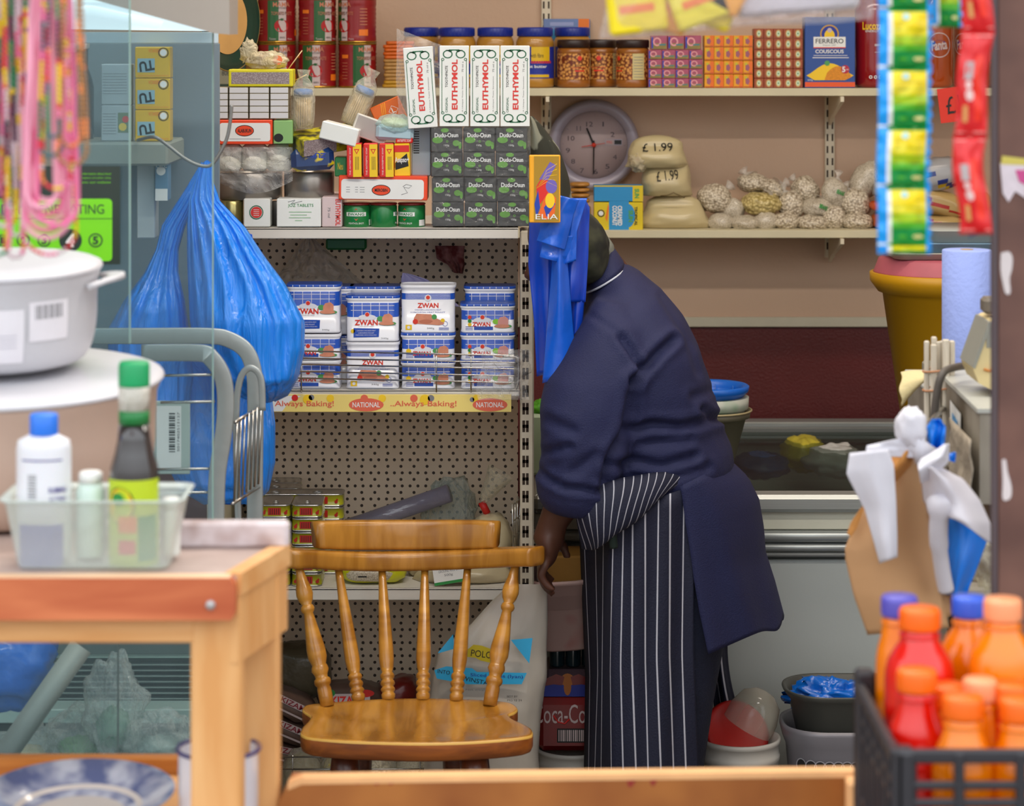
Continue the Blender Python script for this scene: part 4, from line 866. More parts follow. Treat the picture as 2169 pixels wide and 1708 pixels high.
# orange card with a letter
oc = cart('orange_carton', 'orange carton with a white letter leaning left of the toothpaste', 'box', 800, 866, 212, 262, gD+.07, .012, col('card_orange', 'd9641a', .4), lambda b, U, V: (b.disc(U(845), V(236), 11*K(gD), E, WHITE, 4, r0=10*K(gD)), b.text('L', U(845), V(236), 7*K(gD), 11*K(gD), E-.0001, WHITE, bold=.02), [b.tube([(U(812+i*4), E, V(258)), (U(826+i*4), E, V(214))], .0004, YEL, 4) for i in range(3)]), ry=-.42)
# toothpick jars in bags
pick = mat('toothpick_wood', 'd8b98a', .6, var=.25, vs=30, stretch=(14, 14, .3))
for (px, py, D, ry, lab) in ((641, 272, gD+.0, .02, 'upright jar of toothpicks with blue cap in a clear bag'), (742, 262, gD+.04, .42, 'tilted jar of toothpicks with blue cap in a clear bag')):
    t = thing('toothpick_jar', lab, 'jar', P(px, py, D+.02), None, ry=ry); k = K(D); R_ = 20*k
    b = MB()
    for ring_, cnt in ((.2, 4), (.5, 9), (.85, 20)):
        for i in range(cnt):
            a = 2*PI*i/cnt+ring_; x, y = R_*.9*ring_*math.cos(a), R_*.9*ring_*math.sin(a); b.tube([(x, y, 2*k), (x*.98, y*.98, 66*k)], 1.9*k, pick, 5)
    b.build('toothpicks', t); t.children[0]['kind'] = 'stuff'
    b = MB(); b.lathe([(R_, 0), (R_+.0006, 2*k), (R_+.0006, 68*k), (R_*.95, 70*k)], film('jar_plastic', 'f3ead0', clear=.85, gloss=.3, bump=0), n=24); b.build('jar_body', t)
    b = MB(); b.lathe([(R_*1.02, 68*k), (R_*1.02, 72*k)], col('jar_black', '23232a', .4), n=24); b.lathe([(R_*1.03, 72*k), (R_*1.03, 80*k), (R_*.9, 84*k), (R_*.3, 85*k)], col('cap_blue', '2c73c8', .35), n=24); b.build('cap', t)
    b = MB(); b.lathe([(R_*1.1, -.001), (R_*1.25, 20*k), (R_*1.3, 60*k), (R_*1.15, 90*k), (R_*.5, 108*k), (R_*.7, 125*k)], film('bag_film', 'f7f3e2', clear=.82, bump=.9, bs=30), n=20, cap1=False); b.build('plastic_bag', t)
# small bag on the matchbox
b = MB(); b.blob((0, 0, .016), (.040, .03, .019), film('bag_film_warm', 'f0e2c0', clear=.55, bump=.9, bs=40), seed=11, amp=.25); b.blob((.012, 0, .013), (.024, .02, .012), col('sweet_yellow', 'dfcf86', .5), seed=2); b.disc(.022, .018, .009, -.021, col('tag_orange', 'f08050'), 16); b.blob((-.035, 0, .034), (.016, .012, .022), film('bag_film_warm', 'f0e2c0'), seed=13, amp=.4)
tag(b.build('snack_bag', None, P(566, 147, gD+.03)), 'small clear bag with orange tag lying on the large matchbox', 'bag')
for i, (a, c) in enumerate((((608, 150), (640, 107)), ((626, 170), (650, 158)))):
    b = MB(); b.tube([P(*a, gD+.05), P(*c, gD+.05)], .0012, pick, 5); tag(b.build('cocktail_stick', None), ('long', 'short')[i]+' wooden stick poking out beside the toothpick jar', 'stick')
cart('yellow_pack', 'yellow wrapped straw packet seen through the glass beside the orange carton', 'packet', 362, 455, 258, 310, gD+.03, .05, spotmat('straw_pack_print', '8a7c3a', 'c8bc48', 40, (.4, .6), .35, 'noise', 0), lambda b, U, V: b.rect(U(362), U(455), V(275), V(258), E, col('clear_yellow', 'b8ad50', .3)))

# dark green round tray at the left end
t = thing('round_tray', 'dark green round tray with gold rim leaning at the left end above the matchboxes', 'tray', P(478, 45, 5.25), rz=1.05, ry=.12); k = K(5.25)
b = MB(); b.T = Matrix.Rotation(PI/2, 4, 'X'); b.lathe([(.002, 0), (88*k, 0), (104*k, .010), (106*k, .012), (104*k, .014), (88*k, .004), (.002, .004)], col('tray_dark_green', '0f3428', .35, coat=.4), n=48); b.build('tray_body', t)
b = MB(); b.T = Matrix.Rotation(PI/2, 4, 'X'); b.tube([(105.5*k*math.cos(a), 105.5*k*math.sin(a), .012) for a in [2*PI*i/48 for i in range(48)]], .0018, col('tray_gold', 'b89c5c', .3, metal=.5), 6, closed=True); b.lathe([(70*k, .0052), (.002, .0052)], col('tray_wood_print', 'c79a5c', .5, var=.12), n=48, cap0=False, cap1=False); b.build('rim', t)
# ================================================================ goods on the wall shelves
S1 = 5.935; S2 = 5.935
# tomato paste cans
cr = col('can_red', '8f1418', .35, coat=.3, var=.08); cgn = col('can_green_dark', '1b5a22', .35, coat=.3); gold = col('can_gold', 'b08a2e', .25, metal=.8); cwh = col('can_label_white', 'c9b6b4', .4); cpl = col('can_print_pale', 'c77a5a', .5)
def tomato():
    k = K(S1+.045); R_ = 40.5*k; h = 94*k; t = thing('tomato_paste_can', 'x', 'can', (0, 0, 0))
    b = MB(); prof = [(R_-.001, 0), (R_+.0006, .001), (R_+.0006, .003), (R_-.0005, .004)]
    nb = 9
    for i in range(nb*2+1): prof.append((R_-.0004-(.0012 if i % 2 and 2 < i < nb*2-2 else 0), .005+(h-.010)*i/(nb*2)))
    prof += [(R_-.0005, h-.004), (R_+.0006, h-.003), (R_+.0006, h-.001), (R_-.001, h), (R_-.003, h-.0015)]
    b.lathe(prof, lambda i, j: gold if i < 3 or i >= len(prof)-5 else cr, n=40)
    e = -.0006
    b.rect(-.032, -.006, .005, h-.005, e, cgn, wrap=R_); b.rect(-.006, .012, .005, h-.005, e, cwh, wrap=R_)
    b.text('MAMA', .001, h*.86, .040, .011, e-.0005, cpl, wrap=R_, bold=.01); b.text('KITCHEN', .003, h*.78, .020, .004, e-.0005, BLACK, wrap=R_); b.text('TOMATO PASTE', .002, h*.66, .050, .008, e-.0005, cpl, wrap=R_); b.text('ATO P', .003, h*.66, .017, .008, e-.0008, BLACK, wrap=R_)
    b.disc(.001, h*.38, .017, e-.0005, col('tomato_red', 'b3161a', .35), 20, rz=.015, wrap=R_); b.flat([(.001+.008*math.cos(a)*(1 if i % 2 else .3), h*.38+.015+.003*math.sin(a)) for i, a in enumerate([2*PI*q/10 for q in range(10)])], e-.0008, cgn, wrap=R_)
    b.text('800G', .003, h*.12, .012, .004, e-.0005, BLACK, wrap=R_); b.text('Tomato', -.020, h*.09, .016, .005, e-.0005, cwh, wrap=R_); b.text('Paste', .022, h*.09, .012, .004, e-.0005, cwh, wrap=R_)
    b.rect(-.062, -.044, h*.66, h*.74, e, ORANGE, wrap=R_); b.rect(.040, .062, h*.16, h*.30, e, ORANGE, wrap=R_)
    for i in range(6): b.rect(.042, .060, h*(.4+.07*i), h*(.42+.07*i), e, cpl, wrap=R_); b.rect(-.061, -.046, h*(.2+.07*i), h*(.21+.07*i), e, cpl, wrap=R_)
    b.build('can_body', t); return t
tc0 = tomato(); first = True
for r, row in enumerate((((587, .35), (672, -.05), (757, .55)), ((587, .30), (672, .62), (757, -.75)))):
    for i, (px, rz) in enumerate(row):
        D = S1+.045; loc = Vector((X(px, D), D, Z1+.0005+r*94.6*K(D))); lab = 'red and green tomato paste can, %s row, %s of three on the upper shelf' % (('lower', 'upper')[r], nmc[i])
        if first: tc0.location = loc; tc0.rotation_euler = (0, 0, rz); tc0['label'] = lab; tc0['group'] = 'tomato paste cans'; first = False
        else: dup(tc0, loc, lab, 'tomato paste cans', rz=rz)
# cardboard and green rimmed plate at left
cart('cardboard_box', 'brown cardboard box at the left end of the upper wall shelf', 'box', 462, 542, 0, 186, S1+.02, .12, col('cardboard', '7c5526', .8, var=.12, vs=8))
cart('label_card', 'dark card with pale printed number left of the tomato cans', 'card', 462, 520, 118, 186, S1, .01, col('card_dark', '2a3a2a', .5), lambda b, U, V: (b.rect(U(464), U(490), V(178), V(130), E, col('card_beige', '8f8a72')), b.text('DIL No.', U(476), V(142), U(488)-U(466), V(138)-V(146), E-.0004, BLACK), b.text('808', U(478), V(155), U(486)-U(470), V(150)-V(160), E-.0004, BLACK)))
# orange packets
op = [col('noodle_orange', 'd9661c', .4, var=.12, vs=40), col('noodle_tan', 'b98a4a', .4, var=.15, vs=40), col('noodle_yellow', 'c08f22', .4, var=.12, vs=40)]
D = S1+.01
for i in range(13):
    k = K(D); h = 7.6*k; w = (64 if i % 2 else 60)*k; b = MB(); m = op[0] if i in (8, 9, 10, 11, 12) else op[2] if i < 2 else op[1]
    b.loft([rring(w*.98, .10, .008, 0, 3), rring(w, .105, .01, h*.5, 3), rring(w*.98, .10, .008, h-.0006, 3)], m)
    o = b.build('noodle_packet', None, Vector((X(843+(i*37 % 5)-2, D), D+.06, Z1+.0005+i*h))); o.rotation_euler = (0, 0, ((i*53) % 7-3)*.02)
    tag(o, '%s flat packet, number %s up in the packet pile behind the toothpaste' % (('yellow', 'tan', 'orange')[(2, 1, 0)[op.index(m)] if 0 else {0: 2, 1: 1, 2: 0}[op.index(m)]], ('one', 'two', 'three', 'four', 'five', 'six', 'seven', 'eight', 'nine', 'ten', 'eleven', 'twelve', 'thirteen')[i]), 'packet', 'flat packets in a pile')
# peanut butter jars
pbm = col('peanut_butter', 'b7832f', .3, coat=.5, var=.06); lidb = col('lid_blue', '1c2f8f', .35); lbb = col('label_blue', '1b2f96', .35); lby = col('label_yellow', 'e0b81c', .35)
def bluejar():
    k = K(S1+.05); t = thing('peanut_butter_jar', 'x', 'jar', (0, 0, 0)); R_ = 40*k; h = 112*k
    b = MB(); b.lathe([(R_*.9, 0), (R_, .004), (R_, 18*k), (R_*.985, 20*k), (R_*.985, 85*k), (R_, 88*k), (R_, 96*k), (R_*.93, 104*k), (R_*.82, 110*k)], pbm, n=32)
    e = -.0004; b.rect(-R_*1.45, R_*1.45, 20*k, 86*k, e, lbb, wrap=R_); b.rect(-R_*.2, R_*.85, 56*k, 86*k, e-.0003, lby, wrap=R_)
    for i in range(9): b.disc(-R_*.15+i*R_*.13, 54*k, 3*k, e-.0006, zred, 8, wrap=R_, r0=1.4*k)
    b.text('peanut butter', -R_*.1, 44*k, R_*1.5, 8*k, e-.0006, WHITE, wrap=R_, bold=.02); b.rect(-R_*.4, R_*.8, 22*k, 28*k, e-.0006, lby, wrap=R_); b.text('with fibre', R_*.1, 68*k, R_*.7, 9*k, e-.0006, BLACK, wrap=R_)
    b.build('jar_body', t)
    b = MB(); b.lathe([(R_*.92, 108*k), (R_*.94, 109*k), (R_*.94, 124*k), (R_*.9, 127*k), (R_*.5, 127.5*k)], lidb, n=32)
    for i in range(30): a = 2*PI*i/30; b.box(R_*.935, R_*.95, -.0006, .0006, 110*k, 124*k, lidb, 0, T=Matrix.Rotation(a, 4, 'Z'))
    b.build('lid', t); return t
bj = bluejar()
for i, (px, dd, lab) in enumerate(((968, .05, 'peanut butter jar with blue lid behind the second toothpaste carton'), (1049, .05, 'peanut butter jar with blue lid behind the third toothpaste carton'), (1133, .045, 'peanut butter jar with blue lid and full label right of the toothpaste'), (893, .12, 'peanut butter jar with blue lid half hidden behind torn film'), (1212, .13, 'peanut butter jar with blue lid behind the brown lidded jars'))):
    loc = Vector((X(px, S1+dd), S1+dd, Z1+.0005))
    if i == 0: bj.location = loc; bj['label'] = lab; bj['group'] = 'blue lidded peanut butter jars'
    else: dup(bj, loc, lab, 'blue lidded peanut butter jars', rz=(0, .4, 0, 1, .3)[i])
nut = spotmat('peanut_print', 'e0a052', '6e2a10', 150, (.30, .68), .35, 'voronoi', 0); lidbr = col('lid_brown', '2c1a14', .4); bjm = col('brown_butter', '9a5c1e', .3, coat=.5); pale = col('label_pale', 'cdbd84', .45)
def brownjar():
    k = K(S1+.045); t = thing('chocolate_peanut_jar', 'x', 'jar', (0, 0, 0)); R_ = 35*k
    b = MB(); b.lathe([(R_*.9, 0), (R_, .004), (R_, 14*k), (R_*.98, 16*k), (R_*.98, 72*k), (R_, 74*k), (R_, 78*k), (R_*.93, 84*k)], bjm, n=32)
    e = -.0003; b.rect(-R_*2.4, R_*2.4, 17*k, 72*k, e, nut, wrap=R_); b.flat([(-R_*.75, 44*k), (0, 28*k), (R_*.75, 44*k), (0, 60*k)], e-.0004, cwh, wrap=R_); b.text('Smooth', 0, 48*k, R_*.6, 4*k, e-.0008, BLACK, wrap=R_); b.text('peanut butter', 0, 42*k, R_*.9, 4*k, e-.0008, zred, wrap=R_)
    b.rect(-R_*.3, R_*.3, 34*k, 37*k, e-.0008, zred, wrap=R_); b.disc(0, 62*k, 5*k, e-.0006, zred, 10, wrap=R_); b.rect(R_*.95, R_*1.7, 17*k, 72*k, e-.0004, pale, wrap=R_)
    for i in range(8): b.rect(R_*1.02, R_*1.6, (22+6*i)*k, (23+6*i)*k, e-.0008, GREY, wrap=R_)
    b.build('jar_body', t); b = MB(); b.lathe([(R_*.97, 84*k), (R_*1.0, 85*k), (R_*1.0, 98*k), (R_*.96, 101*k), (R_*.5, 101.5*k)], lidbr, n=32); b.build('lid', t); return t
rj = brownjar()
for i, (px, dd, rz, lab) in enumerate(((1215, .042, .35, 'left of the three brown lidded peanut jars'), (1272, .10, -.15, 'middle brown lidded peanut jar, set farther back'), (1340, .042, -1.0, 'right brown lidded peanut jar with pale text panel'))):
    loc = Vector((X(px, S1+dd), S1+dd, Z1+.0005))
    if i == 0: rj.location = loc; rj.rotation_euler = (0, 0, rz); rj['label'] = lab; rj['group'] = 'brown lidded peanut jars'
    else: dup(rj, loc, lab, 'brown lidded peanut jars', rz=rz)
o = cart('seasoning_pack', 'pale blue and orange pack behind the jars', 'packet', 1151, 1250, 40, 64, S1+.19, .02, col('pack_blue_pale', '6f86b8', .4), lambda b, U, V: (b.rect(U(1225), U(1248), V(64), V(40), E, ORANGE), b.rect(U(1165), U(1215), V(55), V(47), E-.0002, col('pack_lilac', '9aa4d0', .4))))
o.location.z = P(0, 64, S1+.19).z
cart('seasoning_carton', 'carton standing behind the blue lidded jars under the pale pack', 'box', 1151, 1250, 63, 182, S1+.18, .03, col('pack_sky', '2f8fc0', .4))
# stock cube cartons
def cubes(name, cat, x0, cw_, n, rows, D, m, decf, what, group, y0b=186.5):
    k = K(D); pr = None
    for r, (h, offx) in enumerate(rows):
        z = Z1+.0005+sum(q[0] for q in rows[:r])*k
        for c in range(n):
            if pr is None:
                b = MB(); b.box(-cw_*k/2, cw_*k/2, 0, .05, 0, h*k, m, .0008); decf(b, cw_*k, h*k); pr = b.build(name, None); o = pr; h0 = h
            else: o = pr.copy(); COL.objects.link(o)
            o.location = Vector((X(x0+offx+(c+.5)*(cw_+.3), D), D, z+.0002*r)); o.scale = (1, 1, h/h0*.985)
            o.rotation_euler = (0, 0, ((r*5+c*3) % 4-1.5)*.012)
            tag(o, '%s, %s row up, %s from the left' % (what, ORD[r], ORD[c]), cat, group)
pk = col('cube_pink', 'a8506a', .35, var=.25, vs=60); 
def dpink(b, w, h):
    b.rect(-w*.46, w*.46, h*.05, h*.45, E, col('cube_olive', '8f7c3c', .4, var=.3, vs=80)); b.disc(-w*.12, h*.56, w*.26, E-.0002, col('cube_rose', 'e39ba0', .4), 12, rz=h*.32, r0=w*.16); b.rect(-w*.46, -w*.36, h*.1, h*.9, E-.0001, BLUE); b.rect(0, w*.4, h*.3, h*.4, E-.0003, col('cube_teal', '3f7f8a', .4))
cubes('small_soap_carton', 'small carton', 1373, 28.5, 4, [(20, 0)]*4, S1, pk, dpink, 'pink patterned small carton', 'pink patterned cartons on the upper shelf')
for c in range(3):
    o = bpy.data.objects['small_soap_carton'].copy(); COL.objects.link(o); k = K(S1); o.location = Vector((X(1378+(c+.5)*36, S1), S1, Z1+.0015+80*k)); o.scale = (1.22, 1, 1.5); tag(o, 'larger pink patterned carton on top of the pink block, %s of three' % nmc[c], 'small carton', 'pink patterned cartons on the upper shelf')
def dyel(b, w, h):
    b.rect(w*.1, w*.48, h*.02, h*.98, E, col('cube_orange', 'e8701c', .4)); b.disc(-w*.05, h*.5, w*.24, E-.0002, col('cube_violet', 'a05a70', .5), 5, rz=h*.28); b.disc(-w*.2, h*.78, w*.14, E-.0003, col('cube_lime', 'c0c030', .5), 6, rz=h*.1); b.rect(-w*.45, w*.45, h*.05, h*.12, E-.0003, col('cube_rust', 'b8481c', .5))
cubes('stock_cube_carton', 'small carton', 1492, 20.2, 5, [(28.6, 0)]*3+[(25, 0)], S1, col('cube_yellow', 'eaa21c', .35, var=.1, vs=60), dyel, 'yellow orange stock cube carton', 'yellow stock cube cartons')
def dbr(b, w, h):
    b.disc(0, h*.5, w*.30, E-.0001, col('cube_gold', 'c79a54', .4), 10, rz=h*.42); b.disc(0, h*.5, w*.2, E-.0003, col('cube_mint', 'c8d8b8', .5), 10, rz=h*.3); b.disc(0, h*.5, w*.08, E-.0005, col('cube_leaf', '4f8f5a', .5), 6)
cubes('herb_cube_carton', 'small carton', 1597, 20.4, 5, [(20.2, 0)]*4+[(23, 0), (21, 0)], S1, col('cube_brick', '9c4a2a', .35, var=.2, vs=60), dbr, 'brick red cube carton with pale round mark', 'brick red cube cartons')
# couscous carton
def cous(b, U, V):
    b.rect(U(1705), U(1811), V(184), V(174), E, col('couscous_orange', 'e2571c', .4)); b.disc(U(1757), V(72), U(1777)-U(1757), E, col('medal_gold', 'c89a3c', .4), 24, rz=V(52)-V(72)); b.disc(U(1757), V(72), U(1774)-U(1757), E-.0002, lbb, 24, rz=V(55)-V(72)); b.disc(U(1757), V(76), U(1768)-U(1757), E-.0004, YEL, 16, rz=V(62)-V(76)); b.disc(U(1757), V(64), U(1762)-U(1757), E-.0006, cwh, 12)
    b.rect(U(1723), U(1791), V(100), V(78), E-.0006, WHITE); b.text('FERRERO', U(1757), V(87), U(1787)-U(1728), V(82)-V(92), E-.0009, BLACK, bold=.01); b.text('Depuis 1907', U(1757), V(96), U(1772)-U(1744), V(94)-V(97), E-.0009, BLACK); b.rect(U(1723), U(1791), V(102), V(100), E-.0004, zred)
    b.text('COUSCOUS', U(1757), V(109), U(1787)-U(1727), V(105)-V(113), E-.0003, WHITE, bold=.02); b.rect(U(1723), U(1795), V(118), V(117), E, WHITE); b.rect(U(1721), U(1798), V(123), V(121.5), E, WHITE)
    b.flat([(U(1708), V(160))]+[(U(1708+100*i/12), V(160-26*math.sin(PI*i/12)**1.3)) for i in range(1, 12)]+[(U(1808), V(160)), (U(1790), V(170)), (U(1725), V(170))], E-.0001, YEL); b.flat([(U(1746), V(170))]+[(U(1746+58*i/10), V(160-20*math.sin(PI*i/10))) for i in range(1, 10)]+[(U(1804), V(163)), (U(1790), V(170))], E-.0003, col('couscous_grain', 'd98a1c', .6, var=.2, vs=300))
    b.disc(U(1790), V(147), U(1799)-U(1790), E-.0005, col('badge_crimson', 'b8243a'), 20); b.text('5', U(1787), V(147), U(1791)-U(1784), V(141)-V(153), E-.0008, WHITE, bold=.03); b.text('min', U(1795), V(147), U(1798)-U(1793), V(145.5)-V(149), E-.0008, WHITE); b.disc(U(1752), V(134), 6*K(S1), E-.0005, leafm, 7); b.text('500g', U(1716), V(170), U(1722)-U(1711), V(168)-V(172), E-.0006, WHITE)
cart('couscous_carton', 'blue couscous carton with a yellow grain mound and orange foot', 'box', 1704.5, 1811.5, 36, 186.5, S1, .055, col('couscous_blue', '2c4f98', .35, var=.12, vs=5), cous)
# bottles
def bottle(name, label, px, D, rpx, hpx, body, capm, prof, dec=None, group=None, rz=0, z=None, caph=None, capr=.42):
    k = K(D); t = thing(name, label, 'bottle', Vector((X(px, D), D, Z1+.0005 if z is None else z)), group, rz=rz); R_ = rpx*k; h = hpx*k
    b = MB(); b.lathe([(r*R_, q*h) for r, q in prof], body, n=28)
    if dec: dec(b, R_, h)
    b.build('bottle_body', t); b = MB(); ct = prof[-1][1]*h; b.lathe([(R_*capr, ct-.002), (R_*capr, ct+(caph or .02)), (R_*capr*.9, ct+(caph or .02)+.002)], capm, n=20); b.build('cap', t); return t
PB = [(.85, 0), (1, .03), (1, .62), (.97, .66), (.75, .80), (.42, .88), (.36, .95)]
redb = col('drink_red', '8f1216', .15, coat=.8, var=.06); orb = col('drink_orange', 'a8481a', .12, coat=.8, var=.1)
def luc(b, R_, h): b.text('Lucozade', -.002, h*.58, R_*1.4, h*.075, -.0006, YEL, wrap=R_, bold=.02); b.text('ENERGY', -.010, h*.53, R_*.7, h*.02, -.0006, WHITE, wrap=R_); b.rect(-R_*.1, R_*.8, h*.39, h*.41, -.0005, cwh, wrap=R_); b.rect(-R_*.1, R_*.8, h*.33, h*.335, -.0005, cwh, wrap=R_); [b.disc(-R_*.3+i*R_*.25, h*.10, R_*.09, -.0006, WHITE, 8, wrap=R_, r0=R_*.05) for i in range(4)]
bottle('drink_bottle', 'dark red energy drink bottle right of the blue couscous carton', 1851, S1+.05, 41, 225, redb, lidbr, [(.85, 0), (1, .03), (.97, .2), (1, .4), (1, .72), (.9, .8), (.42, .92), (.36, .96)], luc)
def fan(b, R_, h): b.disc(0, h*.36, R_*.78, -.0005, cwh, 28, wrap=R_, r0=R_*.72); b.disc(0, h*.36, R_*.5, -.0003, lbb, 20, wrap=R_, rz=R_*.30); b.text('Fanta', 0, h*.36, R_*1.0, h*.085, -.0012, cwh, rot=.12, wrap=R_, bold=.03)
bottle('drink_bottle', 'orange soda bottle with round white emblem, left of the red sachet strip', 1984, S1+.045, 34, 250, orb, lidbr, PB, fan, 'orange soda bottles')
bottle('drink_bottle', 'orange soda bottle turned sideways, behind the red sachet strip', 2050, S1+.12, 30, 250, orb, lidbr, PB, fan, 'orange soda bottles', rz=-.5)
bottle('drink_bottle', 'brown tropical drink bottle with large red letter beside the right post', 2116, S1+.045, 34, 255, col('drink_brown', '7a3a18', .15, coat=.8), lidbr, PB, lambda b, R_, h: (b.text('S', -R_*.1, h*.30, R_*1.0, h*.2, -.0006, RED, wrap=R_, bold=.05), b.text('Tropic', 0, h*.6, R_*1.2, h*.07, -.0006, cwh, wrap=R_)), rz=-.3)
# price card
b = MB(); b.box(-.030, .030, 0, .001, -.040, .040, col('price_card_red', 'e5341f', .5), .0003); b.text('£1', .004, .0, .036, .040, -.0008, BLACK, rot=.1); o = tag(b.build('price_card', None, P(2016, 222, 5.91)), 'red price card hung upside down under the upper shelf', 'price card'); o.rotation_euler = (0, -.12, 0)
# ---- wall clock
ckm = col('clock_rim', 'a79fae', .35, var=.03, coat=.3); ckf = col('clock_face', 'b9a3a2', .5, var=.02); 
CD = 6.10; t = thing('wall_clock', 'round grey wall clock showing half past eleven beside the flour bags', 'clock', P(1257, 306, YW-.001)); k = K(CD)
T_ = Matrix.Rotation(PI/2, 4, 'X')
def facing(b_, prof, m, n=64, cp=True):
    b_.T = Matrix.Rotation(PI/2, 4, 'X'); b_.lathe(prof, m, n=n, cap1=cp); b_.T = None
b = MB(); facing(b, [(90*k, 0), (96*k, .008), (97*k, .022), (93*k, .034), (86*k, .040), (79*k, .036), (74*k, .028), (72*k, .024)], ckm, 64, False); b.build('rim', t)
b = MB(); facing(b, [(74*k, .016), (74*k, .022), (1*k, .022)], ckf); y = -.0225
TN = {12: (248, 262), 1: (277, 262), 2: (297, 284), 4: (302, 332), 5: (286, 352), 6: (261, 363), 7: (232, 361), 8: (213, 341), 9: (202, 318), 10: (209, 292), 11: (225, 271)}
for n_, (px, py) in TN.items(): b.text(str(n_), (px+1000-1257)*k, (306-py)*k, (9 if n_ == 11 else 14 if n_ > 9 else 3 if n_ == 1 else 8.5)*k, 10*k, y, col('numeral_grey', '4a4048', .5))
for i in range(12):
    a = PI/2-2*PI*i/12-.03; c0, s0 = math.cos(a), math.sin(a); b.tube([(64*k*c0, y, 62*k*s0), (67*k*c0, y, 65*k*s0)], .0004, GREY, 4)
b.rect(24*k, 60*k, -1*k, 12*k, y-.0002, ckm); b.rect(25*k, 43*k, 0, 11*k, y-.0004, ckf); b.text('FRI', 33*k, 5.5*k, 10*k, 5*k, y-.0006, zred); b.rect(44*k, 59*k, 1*k, 10*k, y-.0004, BLACK)
b.build('dial', t)
for nm_, p1, r, m in (('hour_hand', (-15, 36), .0026, BLACK), ('minute_hand', (-1, -62), .0018, BLACK), ('second_hand', (-26, -4), .0012, zred)):
    b = MB(); q = Vector((p1[0]*k, 0, p1[1]*k)); yy_ = {'hour_hand': -.0265, 'minute_hand': -.0295, 'second_hand': -.032}[nm_]
    b.tube([Vector((0, yy_, 0))-q*.15, Vector((0, yy_, 0)), q+Vector((0, yy_, 0))], [r*.8, r, r*.7], m, 6)
    if nm_ == 'second_hand': b.tube([(0, yy_, 0), (24*k, yy_, 4*k)], .0007, m, 5); b.T = Matrix.Rotation(PI/2, 4, 'X'); b.lathe([(4.5*k, .023), (4.5*k, .033)], m, n=16); b.T = None
    b.build(nm_, t)
# ---- lower shelf
cgd = col('coconut_yellow', 'dcc21c', .4); csk = col('coconut_blue', '2d8fc8', .4)
def coc(b, U, V):
    b.rect(U(1290), U(1332), V(487), V(426), E, csk); b.disc(U(1330), V(457), U(1345)-U(1330), E-.0001, csk, 20, rz=V(432)-V(457)); b.text('CREAMED', U(1313), V(457), V(436)-V(478), U(1318)-U(1308), E-.0004, WHITE, rot=-PI/2, bold=.04); b.text('COCONUT', U(1302), V(457), V(436)-V(478), U(1307)-U(1297), E-.0004, WHITE, rot=-PI/2, bold=.04)
    b.text('SUN', U(1336), V(458), V(445)-V(470), U(1341)-U(1331), E-.0006, leafm, rot=-PI/2, bold=.05); b.text('TROPICAL', U(1347), V(458), V(438)-V(478), U(1350)-U(1344), E-.0006, BLACK, rot=-PI/2, bold=.02)
    b.disc(U(1273), V(452), 8*K(S2), E-.0001, BLACK, 9, r0=6*K(S2)); b.disc(U(1273), V(452), 5*K(S2), E-.0001, WHITE, 12); b.flat([(U(1282), V(462)), (U(1288), V(432)), (U(1290), V(440)), (U(1286), V(470))][::-1], E-.0001, ORANGE)
    for a in (0, .6, 1.2): b.tube([(U(1270), E, V(474)), (U(1270)+.012*math.cos(1.2+a), E, V(474)-.008*math.sin(1.2+a)+.004)], .0007, leafm, 4)
cart('coconut_carton', 'yellow and blue creamed coconut carton standing upright beside the flour bag', 'box', 1258, 1362, 429, 488, S2, .04, cgd, coc)
o = cart('coconut_carton', 'blue sided coconut carton lying on top of the upright one', 'box', 1258, 1362, 393, 427, S2+.004, .05, csk, lambda b, U, V: (b.rect(U(1340), U(1362), V(427), V(393), E, cgd), b.text('SUN', U(1349), V(410), V(400)-V(420), U(1354)-U(1344), E-.0003, leafm, rot=-PI/2, bold=.05), b.rect(U(1258), U(1340), V(395.5), V(393), E, cgd)))
o.location.z = Z2+59.6*K(S2)
for i in range(4): 
    b = MB(); b.blob((0, 0, .006), (.024, .03, .006), col('stick_pack', 'b07a34', .4, var=.3, vs=60), seed=i, amp=.05, e=.7, nu=16, nv=10); o = b.build('biscuit_packet', None, Vector((X(1228, S2+.03), S2+.03, Z2+.0605+i*.0125))); tag(o, 'small tan packet behind the blue carrier bags, %s from the bottom' % ORD[i], 'packet', 'tan packets on the lower shelf')
cart('tan_carton', 'plain carton carrying the small tan packets behind the carrier bags', 'box', 1205, 1252, 440, 488, S2+.004, .05, col('tan_carton', '8a6a3c', .6))
flour = col('flour_bag', 'c4b48a', .35, var=.05, coat=.25, bump=.12, bs=30)
def onblob(b, txt, cx, cz, w, h, rx, ry, rz, m, c=(0, 0, 0), rot=0, bold=0, gap=.003):
    V, Fs = textmesh(txt, bold); ca, sa = math.cos(rot), math.sin(rot); out = []
    for (x, z) in V:
        x, z = x*w, z*h; x, z = x*ca-z*sa+cx, x*sa+z*ca+cz; q = max(.05, 1-(x/rx)**2-(z/rz)**2); out.append(Vector((c[0]+x, c[1]-ry*math.sqrt(q)-gap, c[2]+z)))
    b.add(out, Fs, m)
